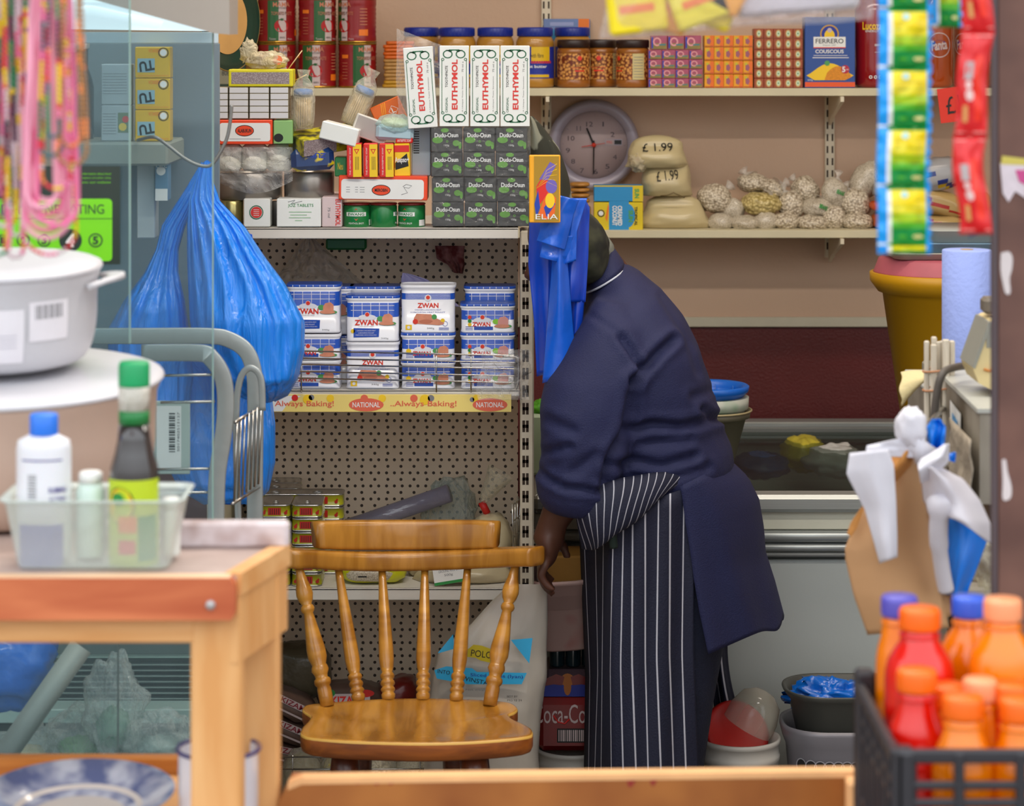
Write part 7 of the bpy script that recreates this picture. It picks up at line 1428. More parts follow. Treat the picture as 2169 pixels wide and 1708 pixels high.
b = MB(); hh = 152*k; b.loft([rring(.095, .12, .03, 0, 6), rring(.100, .13, .03, .004, 6), rring(.113, .17, .035, hh*.93, 6), rring(.118, .18, .036, hh*.94, 6), rring(.120, .182, .036, hh, 6), rring(.110, .168, .034, hh, 6), rring(.104, .160, .03, hh*.6, 6)], pt, True, True); b.build('tub_body', t)
b = MB(); b.box(-.045, .045, -.05, .05, 0, 100*k, mat('mustard_carton', '8f6420', .7, var=.1), .004); o = tag(b.build('mustard_carton', None, Vector((X(1196, 4.975), 4.975, t.location.z+hh*.62))), 'mustard brown carton sitting in the pinkish tub', 'box')
# pale green tub behind the upright, on the freezer
b = MB(); b.box(-.045, .045, 0, .10, 0, Zp(878, 5.3)-ft-.006, mat('pale_green_tub', '94a68a', .5), .006); tag(b.build('green_tub', None, Vector((X(1150, 5.3), 5.3, ft+.005))), 'pale green tub standing on the freezer behind the slotted upright', 'tub')
b = MB(); b.blob((0, 0, 0), (.035, .04, .022), mat('leafy_green', '4d9a1c', .5, var=.3, vs=40), seed=33, amp=.5, fr=4); tag(b.build('green_leaves', None, P(1150, 872, 5.35)), 'fresh green leaves on top of the pale green tub', 'vegetables')
# ---- tubs and baskets by the freezer
olv = mat('olive_grey_plastic', '6a6350', .5, var=.08); D = 5.46; k = K(D)
t = thing('bucket', 'olive grey bucket on the freezer holding a white and a blue tub', 'bucket', Vector((X(1503, D), D, ft+.005))); hz = Zp(868, D)-ft-.005
b = MB(); b.lathe([(.050, 0), (.052, .003), (.078, hz*.86), (.086, hz*.87), (.088, hz), (.084, hz), (.078, hz*.9)], olv, n=44); b.build('bucket_body', t)
b = MB(); b.tube([(.0895*math.cos(a), .0895*math.sin(a), hz) for a in [2*PI*i/40 for i in range(40)]], .0022, mat('rim_tan', 'a89872', .5), 6, closed=True); b.build('rim', t)
z0 = Zp(868, D)+.0005
t = thing('white_tub', 'white tub with green smears nested in the olive bucket', 'tub', Vector((X(1502, D), D, z0-.02))); b = MB(); b.lathe([(.070, 0), (.078, .022), (.084, .024), (.085, .048), (.082, .048)], spotmat('smeared_white', 'b5b8ac', '3f8a5a', 9, (.62, .72), .45, 'noise', 0), n=44); b.build('tub_body', t)
t = thing('blue_tub', 'bright blue ring shaped tub rim on top of the nested tubs', 'tub', Vector((X(1500, D), D, z0+.0285))); b = MB(); bb_ = mat('bright_blue_plastic', '1262c4', .35)
b.lathe([(.074, 0), (.080, .006), (.086, .012), (.088, .022), (.084, .025), (.076, .022), (.072, .010), (.070, .003), (.002, .003)], bb_, n=48); b.build('tub_body', t)
for i in range(10): a = 2*PI*i/10; b = MB(); b.box(-.0006, .0006, -.003, .003, .002, .016, mat('rib_pale_blue', '4d8ad8', .4), 0, T=Matrix.Translation((.070*math.cos(a), .070*math.sin(a), 0))); b.build('rib', t)
gpl = mat('charcoal_plastic', '43433e', .45, var=.05); spl = mat('silver_grey_plastic', '7d7a80', .4, var=.05, metal=.15)
def ovalr(w, d, r, z, n=8): return rring(w, d, r, z, n)
D = 4.935; k = K(D)
def basket(px, zrim, w, d, h, z0, m, lab, holes):
    t = thing('laundry_basket' if holes else 'washing_up_bowl', lab, 'basket' if holes else 'bowl', Vector((X(px, D), D, z0)))
    T_ = [(0, .74), (.05, .76), (.86, .94), (.9, .985), (.97, 1.03), (1, 1.02), (.99, .97), (.86, .90), (.06, .70)]
    b = MB(); rr_ = [ovalr(w*s, d*s, d*s*.42, h*q) for q, s in T_]; b.loft(rr_, m, True, True)
    if holes:
        hm = mat('basket_hole', '1c1b1c', .8)
        for row, (q, s, nh) in enumerate(((.79, .928, 13), (.60, .886, 13), (.44, .850, 13), (.30, .819, 13), (.12, .779, 13))):
            for i in range(nh):
                x = (i-(nh-1)/2+(.5 if row % 2 else 0))*w*s/(nh+1.5); 
                if abs(x) > w*s*.46: continue
                # on the rounded wall
                W2, D2_, r_ = w*s/2, d*s/2, d*s*.42; y = -D2_ if abs(x) < W2-r_ else -(D2_-r_)-math.sqrt(max(0, r_*r_-(abs(x)-(W2-r_))**2)); ang = 0 if abs(x) < W2-r_ else math.asin(max(-1, min(1, (abs(x)-(W2-r_))/r_)))*math.copysign(1, x)
                TT = Matrix.Translation((x, y-.0008, h*q)) @ Matrix.Rotation(ang, 4, 'Z'); b.add([TT @ Vector((.0105*math.cos(a), -.0006, .0115*math.sin(a))) for a in [2*PI*j/18 for j in range(18)]], [tuple(range(18))], hm)
                b.add([TT @ Vector((rr*math.cos(a), -.0012, rr*1.08*math.sin(a))) for a in [2*PI*j/18 for j in range(18)] for rr in (.0105, .0125)], [(2*j, (2*j+2) % 36, (2*j+3) % 36, 2*j+1) for j in range(18)], mat('basket_rim_light', '98969c', .4))
    b.build('basket_body', t)
    return t
basket(1800, 0, .262, .19, Zp(1524, D), .0005, spl, 'silver grey laundry basket with round holes in front of the freezer', True)
zbw = Zp(1560, D)-.03
basket(1805, 0, .262, .18, Zp(1452, D)-zbw, zbw, gpl, 'charcoal washing up bowl resting in the silver laundry basket', False)
b = MB(); b.blob((0, 0, 0), (.078, .045, .036), mat('blue_bag_plastic', '0f66c8', .25), seed=44, amp=.5, fr=3.2, nu=44, nv=28); tag(b.build('blue_bag', None, P(1765, 1478, D)), 'crumpled blue bag lying in the charcoal bowl', 'plastic bag')
# ================================================================ yellow bin and trays on the freezer
D = 5.42; k = K(D); yb_ = mat('mustard_yellow_plastic', 'c08c04', .45, var=.06, vs=6); t = thing('yellow_bin', 'tall mustard yellow bin with pink lid standing on the freezer at the right', 'bin', Vector((X(1996, D), D, ft+.005)))
hz = Zp(600, D)-ft; b = MB(); b.lathe([(70*k, 0), (73*k, .004), (126*k, hz*.94), (136*k, hz*.945), (152*k, hz), (153*k, hz+18*k), (147*k, hz+20*k), (130*k, hz+10*k)], yb_, n=56); b.build('bin_body', t)
pkl = mat('dusty_pink_lid', 'b05864', .55, var=.12, vs=20); b = MB(); b.lathe([(146*k, hz+18*k), (144*k, hz+22*k), (134*k, hz+48*k), (128*k, hz+52*k), (.002, hz+53*k)], pkl, n=56); b.build('lid', t)
zt = t.location.z+hz+53.5*k; D3 = 5.42
for i, (x0, x1, h, m, lab) in enumerate(((1872, 2120, 14, mat('tray_grey_white', 'a9a79c', .5), 'grey white flat tray lying on the pink lid'), (1905, 2115, 20, mat('tray_blue_smear', '6f8fa8', .4, var=.3, vs=12), 'blue smeared clear tray in the middle of the tray stack'), (1945, 2110, 26, spotmat('tray_white_smear', 'a8aaa4', '3060a0', 8, (.6, .7), .45, 'noise', 0), 'white tray with blue smear topmost on the tray stack'))):
    b = MB(); w = (x1-x0)*k; b.loft([rring(w*.92, .20, .03, 0), rring(w, .215, .03, h*k-.003), rring(w*1.01, .22, .03, h*k-.002), rring(w*1.01, .22, .03, h*k)], m); o = tag(b.build('tray', None, Vector((X((x0+x1)/2, D3), D3, zt))), lab, 'tray'); zt += h*k+.0008
# ================================================================ side counter with old scale, sticks and bags
sc = thing('side_counter', 'dirty grey white counter behind the brown post', 'counter', (0, 0, 0)); dirty = spotmat('grimy_grey_panel', '9a9284', '5f5444', 7, (.42, .75), .6, 'noise', .1); lightg = mat('grimy_grey_top', 'b5b6ae', .45, var=.08)
DA, DZ = 3.62, 4.15; zc = Zp(800, 3.98)
A_ = Vector((X(2075, DA), DA, 0)); B2 = Vector((X(1990, 4.02), 4.02, 0))
def quadwall(a, c, z0, z1, m, th=.02, name='panel', parent=None):
    d = (c-a).normalized(); nn = Vector((-d.y, d.x, 0)); q = [a, c, c+nn*th, a+nn*th]; b = MB()
    b.add([(*p.xy, z0) for p in q]+[(*p.xy, z1) for p in q], [(0, 3, 2, 1), (4, 5, 6, 7), (0, 1, 5, 4), (1, 2, 6, 5), (2, 3, 7, 6), (3, 0, 4, 7)], m); return b.build(name, parent)
b = MB(); b.prism([(B2.x, B2.y), (A_.x, A_.y), (1.1, DA), (1.1, 4.02)], zc-.13, zc, dirty, 'z'); b.build('drawer_box', sc)
b = MB(); b.prism([(B2.x-.003, B2.y+.003), (A_.x-.004, A_.y-.004), (1.1, DA-.004), (1.1, 4.023)], zc, zc+.006, lightg, 'z'); b.build('top', sc)
b = MB(); b.prism([(B2.x+.05, B2.y-.02), (A_.x+.05, A_.y+.04), (1.08, DA+.04), (1.08, 4.0)], 0, zc-.13, mat('counter_dull_brown', '6f5a44', .7, var=.25, vs=9), 'z'); b.build('cabinet', sc)  # lower cabinet in dull brown of uneven tone
Z0_ = Zp(792, 4.30); b = MB(); b.box(X(1922, 4.3), X(1978, 4.1)+.02, 4.07, 4.30, 0, Z0_, dirty, .004); b.box(X(1918, 4.3), X(1978, 4.1)+.025, 4.06, 4.31, Z0_, Z0_+.006, lightg, .002); b.build('cabinet', sc)
# blue sticker on the slanted side
b = MB(); d = (A_-B2).normalized(); nn = Vector((-d.y, d.x, 0)); nn = nn if nn.x < 0 else -nn
def onside(s_, z): return B2+d*s_+nn*.004+Vector((0, 0, z))
L_ = (A_-B2).length; za, zb2 = zc-.02, zc-.10; b.add([onside(L_*.35, za), onside(L_*.62, za-.005), onside(L_*.62, zb2), onside(L_*.35, zb2+.01)], [(0, 1, 2, 3)], WHITE)
b.add([onside(L_*.42, za-.015)+nn*.001, onside(L_*.55, za-.02)+nn*.001, onside(L_*.55, zb2+.022)+nn*.001, onside(L_*.42, zb2+.028)+nn*.001], [(0, 1, 2, 3)], mat('sticker_sky_blue', '5fa8e0', .4)); b.build('sticker', sc)
# ragged wrap
rag = mat('grimy_rag', 'a29684', .8, var=.2, vs=30, bump=.4)
b = MB(); b.grid(lambda u, v: onside(L_*(.55+.5*u), zc-.035-.16*v-.03*mnoise.noise(Vector((u*7, 3, 1)))*v)+nn*(.012+.03*v*mnoise.noise(Vector((u*6, v*5, 2)))), 20, 14, rag); tag(b.build('torn_rag', None, solid=.002), 'torn greyish rag hanging on the counter side next to the post', 'rag')
b = MB(); b.grid(lambda u, v: P(1908+60*u*(1-.2*v)+3*math.sin(v*9), 790+70*v*(1-.75*u)-4*math.sin(u*3), 4.06-.03*math.sin(v*2)), 14, 12, mat('cream_cloth', 'd6c796', .8, bump=.3)); tag(b.build('cream_cloth', None, solid=.004), 'cream cloth draped over the counter corner beside the yellow bin', 'cloth')
# bundle of wooden spoons / sticks
t = thing('stick_bundle', 'bundle of pale flat wooden sticks held by rubber bands', 'wooden sticks', P(1992, 900, 3.96)); k = K(3.96); sw = mat('pale_stick_wood', 'c8bfae', .6, var=.15, vs=20, stretch=(10, 10, 1))
for i, (x, w, top, dy) in enumerate(((-29, 11, 178, 0), (-16, 13, 172, -.008), (-3, 10, 176, .004), (10, 15, 182, -.006), (25, 12, 178, .003), (-10, 12, 184, .016), (8, 12, 175, .018))):
    b = MB(); b.box((x-w/2)*k, (x+w/2)*k, dy-.004, dy+.004, 0, top*k, sw, .002); b.build('stick', t)
for zz in (78, 118): b = MB(); b.tube([(36*k*math.cos(a), .022*math.sin(a)+.004, (zz+6*math.cos(a*1))*k) for a in [2*PI*i/24 for i in range(24)]], .0016, mat('rubber_band', 'b8825c', .6), 5, closed=True); b.build('rubber_band', t)
b = MB(); b.tube(bez([P(2050, 775, 3.9), P(2025, 778, 3.86), P(1998, 790, 3.82), P(1985, 830, 3.82), P(1978, 890, 3.83)], 8), .006, mat('grey_cable', '5d5650', .6), 8); tag(b.build('power_cable', None), 'dark grey cable looping over the counter in front of the stick bundle', 'cable')
# blue paper roll
D = 4.12; k = K(D); t = thing('paper_roll', 'tall pale blue paper towel roll standing on the counter behind the post', 'paper roll', Vector((X(2062, D), D+.06, Zp(800, D)))); b = MB(); b.lathe([(52*k, 0), (53*k, .003), (53*k, 262*k), (51*k, 264*k)], mat('blue_paper', '93a4e0', .85, var=.03, bump=.2, bs=120), n=44); b.build('roll', t)
b = MB(); b.lathe([(14*k, 263*k), (14*k, 265*k)], mat('cardboard_core', 'a88a5c', .8), n=20); b.build('core', t)
b = MB(); b.box(-.05, .12, -.05, .16, 0, Zp(800, D)-.0, mat('counter_rear', '8d8878', .6, var=.1), .003); b.build('cabinet', sc, Vector((X(2062, D), D+.05, 0)))
# cream telephone-like device
D = 3.78; k = K(D); t = thing('card_machine', 'cream wedge shaped counter machine in clear film beside the post', 'machine', P(2090, 812, D)); cm = mat('cream_device', 'd3c08c', .45, var=.06); gd_ = mat('device_grey', '8a8a80', .5)
b = MB(); b.prism([(-42*k, 40*k), (-30*k, 10*k), (0, -6*k), (40*k, -14*k), (60*k, 10*k), (40*k, 140*k), (2*k, 142*k), (-8*k, 136*k)], -.05, .05, cm, 'y'); b.build('machine_body', t)
b = MB(); b.prism([(-44*k, 44*k), (-38*k, 40*k), (-2*k, 138*k), (-10*k, 138*k)], -.052, .052, gd_, 'y'); b.rect(-14*k, 14*k, 84*k, 128*k, -.0512, gd_); b.build('display', t)
b = MB(); b.tube([(-20*k, -.054, 40*k), (-8*k, -.054, 36*k), (2*k, -.054, 44*k)], .002, mat('amber_mark', 'b8742c', .5), 6); b.build('mark', t)
b = MB(); b.box(-12*k, 20*k, -.02, .02, 0, 35*k, mat('brown_block', '6d6458', .6), .006); o = tag(b.build('brown_knob', None, P(2092, 664, D)+Vector((0, 0, -.0))), 'brown block on top of the cream machine by the post', 'block')
# ---- hanging paper and plastic bags
hb = mat('white_paper_bag', 'dedee8', .6, var=.03, bump=.1, bs=30); kb = mat('kraft_paper', 'c09468', .7, var=.06, vs=8, bump=.06, bs=60); kb2 = mat('kraft_paper_fold', 'c98a44', .7, var=.06); 
t = thing('paper_bag_bundle', 'bundle of brown kraft paper bags hanging at the right', 'paper bags', P(1935, 950, 3.5))
def hangr(nm_, tab, D, m, wave=.004, wn=1, seed=0, bow=0, th=.0015, par=None):
    o = sheet(nm_, '', '', tab, D, m, wave, wn, 26, 26, bow, th, seed, parent=par)
    for v in o.data.vertices: v.co -= par.location
    return o
hangr('kraft_bag', [(0, 1925, 935, 1945, 938), (.12, 1880, 985, 1952, 985), (.3, 1826, 1080, 1962, 1080), (.42, 1790, 1160, 1975, 1160), (.5, 1791, 1185, 1980, 1180), (.75, 1808, 1260, 1992, 1258), (1, 1838, 1345, 2010, 1330)], 3.50, kb, .004, .8, 1, -.02, par=t)
for i in range(4): hangr('kraft_bag', [(0, 1935, 936, 1950, 938), (.3, 1945+i*3, 1080, 1966+i*5, 1080), (.7, 1960+i*5, 1200, 1982+i*8, 1200), (1, 1975+i*4, 1320-i*2, 2003+i*6, 1312-i*4)], 3.51+.012*i, kb, .003, .8, i, par=t)
hangr('folded_mouth', [(0, 1922, 938, 1942, 936), (.5, 1885, 975, 1930, 985), (1, 1878, 990, 1888, 1030)], 3.475, kb2, .004, .7, 2, -.02, par=t)
hangr('folded_corner', [(0, 1828, 1070, 1832, 1072), (.5, 1802, 1108, 1815, 1120), (1, 1794, 1130, 1802, 1138)], 3.485, kb2, .001, .5, 1, par=t)
t = thing('white_bag_bundle', 'bundle of white paper bags tied above the brown ones', 'paper bags', P(1930, 880, 3.46))
hangr('white_bag', [(0, 1800, 960, 1880, 952), (.2, 1793, 1005, 1893, 985), (.5, 1832, 1080, 1898, 1070), (.8, 1852, 1150, 1900, 1140), (1, 1864, 1194, 1900, 1180)], 3.43, hb, .006, .7, 1, -.01, par=t)
hangr('white_bag', [(0, 1836, 944, 1925, 925), (.5, 1834, 955, 1935, 945), (1, 1845, 965, 1940, 970)], 3.45, hb, .004, .7, 3, par=t)
b = MB(); b.T = Matrix.Translation(-t.location); c = P(1930, 905, 3.46); k = K(3.46)
b.blob(c, (32*k, .022, 42*k), hb, seed=12, amp=.18, e=.85); b.tube([P(1932, 925, 3.46), P(1945, 945, 3.455), P(1962, 968, 3.455)], [.018, .012, .018], hb, 14); b.build('knot', t)
hangr('twisted_ear', [(0, 2000, 942, 2010, 940), (.4, 1980, 956, 2009, 978), (.8, 1952, 972, 1975, 1012), (1, 1944, 985, 1950, 1024)], 3.43, hb, .006, .8, 2, -.012, par=t)
t = thing('white_plastic_bag', 'white plastic bag draped over the blue one beside the post', 'plastic bag', P(2010, 1000, 3.46)); wpb = mat('white_plastic_bag_film', 'd6d3dc', .35, var=.03, coat=.3, bump=.08, bs=15)
hangr('bag_drape', [(0, 1950, 990, 1990, 990), (.25, 1952, 1020, 2040, 1015), (.5, 1956, 1060, 2075, 1060), (.8, 1975, 1090, 2098, 1110), (1, 2010, 1085, 2100, 1155)], 3.45, wpb, .012, .8, 1, -.035, par=t)
b = MB(); b.T = Matrix.Translation(-t.location); b.tube(bez([P(1993, 1050, 3.43), P(1990, 1085, 3.425), P(1988, 1140, 3.44), P(1996, 1210, 3.46), P(2004, 1250, 3.47)], 5), [.010, .015, .018, .019, .018, .016]+[.013]*6+[.011]*9, wpb, 18); b.build('rolled_bag', t)
t = thing('blue_carrier_bundle', 'bright blue carrier bags hanging behind the white ones beside the post', 'carrier bags', P(2050, 1100, 3.52)); bcb = mat('sky_carrier_film', '0a7df0', .28, var=.1, vs=6, coat=.4, bump=.1, bs=18)
hangr('carrier_bag', [(0, 2012, 1075, 2070, 1075), (.3, 2002, 1120, 2100, 1118), (.6, 2004, 1180, 2078, 1180), (1, 2006, 1262, 2048, 1258)], 3.52, bcb, .012, 1.2, .5, -.02, par=t)
hangr('carrier_bag', [(0, 1975, 888, 1992, 888), (.3, 1963, 905, 2003, 905), (.8, 1966, 950, 2000, 945), (1, 1980, 995, 1990, 990)], 3.49, bcb, .010, 1.5, 2, par=t)
hangr('carrier_bag', [(0, 2005, 962, 2025, 958), (1, 2008, 975, 2022, 980)], 3.50, bcb, .003, 1, 2, par=t)
b = MB(); b.blob((0, 0, 0), (.022, .03, .035), film('bag_film'), seed=61, amp=.4); tag(b.build('clear_wrap', None, P(2085, 1190, 3.6)), 'small crumpled clear wrap behind the blue bags at the post', 'plastic wrap')
b = MB(); b.box(X(2030, 3.66), .9, 3.66, 3.70, 0, Zp(1245, 3.66), mat('pale_ledge', 'b4aa98', .5, var=.08), .004); b.build('ledge', sc)
b = MB(); b.tube([B2+Vector((.01, .0, zc-.05)), P(1960, 905, 3.52), P(1936, 915, 3.475)], .004, STEEL, 8); b.build('bag_hook', sc)
# ================================================================ brown post
pm_ = spotmat('rusty_brown_paint', '5f4038', '7a564a', 11, (.35, .7), .55, 'noise', .15); t = thing('steel_post', 'brown painted steel post with flaking white patches at the right edge', 'post', (0, 0, 0)); D = 3.06; x0 = X(2107, D+.012)
b = MB(); b.box(x0, x0+.12, D, D+.012, 0, 2.9, pm_, .003); b.build('post_face', t)
b = MB(); b.box(x0-.005, x0+.001, D-.002, D+.014, 0, 2.9, mat('dark_grey_edge', '54484c', .5), .001); b.build('edge', t)
chip = mat('flaked_white', 'd5cccc', .6, var=.06)
for pts in ([(2120, 536), (2136, 533), (2144, 545), (2143, 570), (2138, 590), (2140, 620), (2130, 622), (2124, 600), (2119, 570)], [(2122, 975), (2130, 974), (2134, 1000), (2142, 1030), (2140, 1055), (2124, 1058), (2124, 1020)]):
    b = MB(); b.prism([(X(x, D), Zp(y, D)) for x, y in bez([(*p, 0) for p in pts+[pts[0]]], 3) and [(q[0], q[1]) for q in [(v.x, v.y) for v in bez([(*p, 0) for p in pts+[pts[0]]], 3)[:-1]]]], D-.0012, D+.001, chip, 'y'); b.build('paint_flake', t)
b = MB(); b.prism([(X(x, D), Zp(y, D)) for x, y in ((2118, 345), (2172, 350), (2172, 420), (2150, 405), (2136, 428), (2124, 410))], D-.0014, D+.001, mat('worn_sticker', 'd8ccd4', .5, var=.1, vs=60), 'y'); b.prism([(X(x, D), Zp(y, D)) for x, y in ((2122, 330), (2172, 336), (2172, 350), (2120, 348))], D-.0018, D+.001, mat('worn_sticker_gold', 'cfc05a', .5), 'y'); b.prism([(X(x, D), Zp(y, D)) for x, y in ((2150, 360), (2172, 360), (2172, 392), (2158, 385))], D-.0022, D+.001, mat('worn_sticker_pink', 'c84a8a', .5), 'y'); b.build('old_sticker', t)
# ================================================================ sachet strips
def sachet_strip(name, lab, x0, x1, tops, D, style, seed=0):
    t = thing(name, lab, 'sachet strip', P((x0+x1)/2, 0, D)); t.location.z = 2.02
    cyan = mat('sachet_cyan', '0a9cf0', .3, coat=.15, bump=.15, bs=40); cols = [mat('sachet_yellow', 'f2d800', .35, coat=.1, var=.06, vs=40), mat('sachet_yellow_b', 'dcd000', .35, coat=.1, var=.08, vs=40), mat('sachet_lime', 'a4c810', .35, coat=.1, var=.08, vs=40), mat('sachet_green_a', '4fb020', .35, coat=.1), mat('sachet_green', '008f3c', .35, coat=.1)]
    k = K(D); rl, rd_ = mat('sachet_red', 'd81018', .3, coat=.25, var=.1, vs=30, bump=.2, bs=40), mat('sachet_scarlet', 'ee2c14', .3, coat=.25)
    for (ya, yb) in tops:
        b = MB(); n_ = 26
        def f(u, v):
            y = ya+(yb-ya)*v; sw = 4*math.sin(y*.012+seed)+2*math.sin(y*.031)
            xa_ = x0+sw*.5; xb_ = x1+sw*.5
            if style == 'red': c_ = min(1, math.sin(PI*v)**.5*1.4); m_ = (x0+x1)/2+sw*2; hw = (x1-x0)/2*(.86+.10*(1-c_)); xa_, xb_ = m_-hw, m_+hw
            bul = .010*math.sin(PI*v)**.6*math.sin(PI*u) if 0 < v < 1 else 0
            return P(xa_+(xb_-xa_)*u+(3*math.sin(v*34) if u > .93 and style != 'red' else 0), y, D-bul+.003*mnoise.noise(Vector((u*5, v*6, seed+ya))))-t.location
        def mm(u, v):
            if style == 'red': return rd_ if .55 < u < .8 and .2 < v < .85 else rl
            if u < .19: return WHITE if v > .93 else cyan
            if u > .90: return cyan
            if v < .03 or v > .93: return cols[4]
            if u < .26: return WHITE
            return cols[0] if v < .30 else cols[1] if v < .45 else cols[2] if v < .58 else cols[3] if v < .70 else cols[4]
        b.grid(f, n_, 40, mm)
        h_ = yb-ya
        if h_ > 60 or style == 'red':
            def pos(u, v, o=.002): return f(u, v)-Vector((0, o, 0))
            def dd(u, v, ru, rv, m, o=.002): b.add([pos(u+ru*math.cos(a), v+rv*math.sin(a), o) for a in [2*PI*i/14 for i in range(14)]], [tuple(range(14))[::-1]], m)
            if style != 'red':
                dd(.52, .13, .07, .055, mat('sachet_pale_blue', 'b8dcd8', .4)); dd(.76, .84, .10, .03, mat('sachet_cream', 'e2dc90', .4)); dd(.47, .84, .08, .022, cols[3])
                for i in range(7): vv = .22+i*.06; b.add([pos(.32, vv), pos(.82, vv), pos(.82, vv+.012), pos(.32, vv+.012)], [(3, 2, 1, 0)], cols[min(4, max(0, i//2))] if i % 2 else mat('sachet_olive', 'a8aa20', .4))
            else:
                dd(.40, .50, .10, .04, mat('sachet_print_white', 'e8c8c4', .4)); dd(.42, .60, .13, .055, mat('sachet_print_white', 'e8c8c4', .4)); b.add([pos(.25, .28), pos(.52, .28), pos(.52, .45), pos(.25, .45)], [(3, 2, 1, 0)], mat('sachet_grey_print', 'b0a4a4', .4))
                b.add([pos(.2, .7), pos(.35, .7), pos(.35, .86), pos(.2, .86)], [(3, 2, 1, 0)], mat('sachet_tan_print', 'd89a5a', .4))
                for vv in (.03, .95): b.add([pos(.05, vv), pos(.95, vv), pos(.95, vv+.012), pos(.05, vv+.012)], [(3, 2, 1, 0)], mat('sachet_pink', 'ef9a94', .4))
        b.build('sachet', t, solid=.0008)
    return t
sachet_strip('sachet_strip', 'long hanging strip of blue, yellow and green sachets, the foremost', 1859, 1971, [(-106, 19), (19, 145), (145, 271), (271, 396), (396, 521), (521, 538)], 2.76, 'green')
sachet_strip('sachet_strip', 'short end of a yellow and green sachet strip just left of the red one', 1972, 2034, [(-70, 58)], 2.82, 'green', 2)
sachet_strip('sachet_strip', 'hanging strip of bright red sachets between the blue strip and the post', 2023, 2098, [(-150, 68), (68, 290), (290, 496)], 2.70, 'red', 1)
hr = thing('hanging_rail', 'dark rail above the stall from which the strips and beads hang', 'rail', (0, 0, 0)); b = MB(); b.tube([(-1.0, 2.74, 2.03), (1.1, 2.74, 2.03)], .012, mat('dark_rail', '3a3a3c', .4, metal=.6), 12); b.build('rail', hr)
b = MB(); 
for x_ in (-.98, 1.08): b.tube([(x_, 2.74, 2.03), (x_, 2.74, 2.8)], .008, mat('dark_rail', '3a3a3c'), 8)
b.build('hanger', hr)
# plastic bag of yellow packets at the top
t = thing('hanging_bag', 'large clear plastic bag of yellow snack packets hanging at the top', 'plastic bag', P(1560, 60, 2.85)); k = K(2.85)
TB = [(0, 1330, 1850, -330, -330), (.35, 1310, 1862, -160, -180), (.7, 1292, 1862, -20, -60), (.9, 1276, 1852, 50, 14), (1, 1270, 1846, 82, 38)]
def hbf(u, v):
    xl, xr, yl, yr = interp(TB, v); a = 2*PI*u; c = math.cos(a); q = (c+1)/2; y = yl+(yr-yl)*q+4*math.sin(q*9)*v; dd = .05*(1-v**6)+.004
    r = 1+.10*mnoise.noise(Vector((math.cos(a)*4, math.sin(a)*4, v*7)))
    return P(xl+(xr-xl)*q, y, 2.85+dd*math.sin(a)*r+.006*mnoise.noise(Vector((q*14, v*8, 3))))-t.location
b = MB(); b.grid(hbf, 80, 40, film('hanging_bag_film', 'f8f6fa', clear=.86, gloss=.22, rough=.14, bump=.7, bs=26)); b.build('bag_film', t)
ysn = [mat('snack_yellow', 'f0d800', .35, coat=.1, var=.06), mat('snack_gold', 'f0a41c', .35, coat=.3, var=.08), mat('snack_lemon', 'f0e02a', .35, coat=.3)]
for i, (px, py, w, h, rt, m) in enumerate(((1345, -8, 62, 78, -.12, 0), (1420, -12, 50, 80, .25, 1), (1470, -22, 60, 75, -.35, 2), (1520, -20, 50, 78, .35, 0), (1560, -50, 40, 80, .5, 1))):
    t2 = thing('snack_packet', 'yellow snack packet in the hanging bag, %s from the left' % ORD[i], 'packet', P(px, py, 2.845+.012*(i % 2)), 'yellow packets in the hanging bag', ry=rt); b = MB(); b.box(-w*k, w*k, -.008, .008, -h*k, h*k, ysn[m], .006); b.rect(-w*k*.6, w*k*.6, -h*k*.45, -h*k*.22, -.0085, ORANGE); b.build('packet_body', t2)
b = MB(); b.box(-130*k, 130*k, -.012, .012, -8*k, 200*k, mat('white_inner_sheet', 'd2ccd2', .5, var=.05, vs=8), .01); tag(b.build('white_packet', None, P(1690, 20, 2.86)), 'white packet on the right inside the hanging clear bag', 'packet').rotation_euler = (0, -.08, 0)
# ================================================================ black crate of juice bottles
XL = X(1823, 2.85); XR = XL+.50; zr = .945; zc_b = .705; cm_ = mat('black_crate_plastic', '2c2b30', .4, var=.08, vs=30)
cr_ = thing('bottle_crate', 'black slatted plastic crate of juice bottles at the lower right', 'crate', (0, 0, 0)); Y0, Y1 = 2.58, 2.86
def wall(a, c, n_, parent, frame=True):
    """open ribbed crate side between two corners"""
    d = (c-a); L_ = d.length; d.normalize(); T = Matrix.Translation(a) @ Matrix(((d.x, -d.y, 0, 0), (d.y, d.x, 0, 0), (0, 0, 1, 0), (0, 0, 0, 1))); b = MB(); b.T = T; e = .004
    b.box(0, L_, -e, e+.003, zr-.014, zr, cm_, .003); b.box(0, L_, -e, e, zr-.040, zr-.032, cm_, .002); b.box(0, L_, -e, e, zr-.058, zr-.050, cm_, .002); b.box(0, L_, -e, e, zr-.130, zr-.118, cm_, .002); b.box(0, L_, -e, e, zc_b, zc_b+.02, cm_, .002)
    for i in range(n_+1): x = L_*i/n_; b.box(x-.005 if i else 0, x+.005, -e-.002, e+.002, zc_b, zr-.002, cm_, .002)
    return b.build('crate_side', parent)
wall(Vector((XL, Y0, 0)), Vector((XR, Y0, 0)), 8, cr_); wall(Vector((XL, Y0, 0)), Vector((XL, Y1, 0)), 7, cr_); wall(Vector((XL, Y1, 0)), Vector((XR, Y1, 0)), 8, cr_); wall(Vector((XR, Y0, 0)), Vector((XR, Y1, 0)), 7, cr_)
b = MB(); b.box(XL, XR, Y0, Y1, zc_b, zc_b+.006, cm_, .002); b.build('crate_floor', cr_)
b = MB(); b.box(XL-.006, XL+.016, Y1-.02, Y1+.006, zc_b, zr+.012, cm_, .004); b.build('corner_post', cr_)
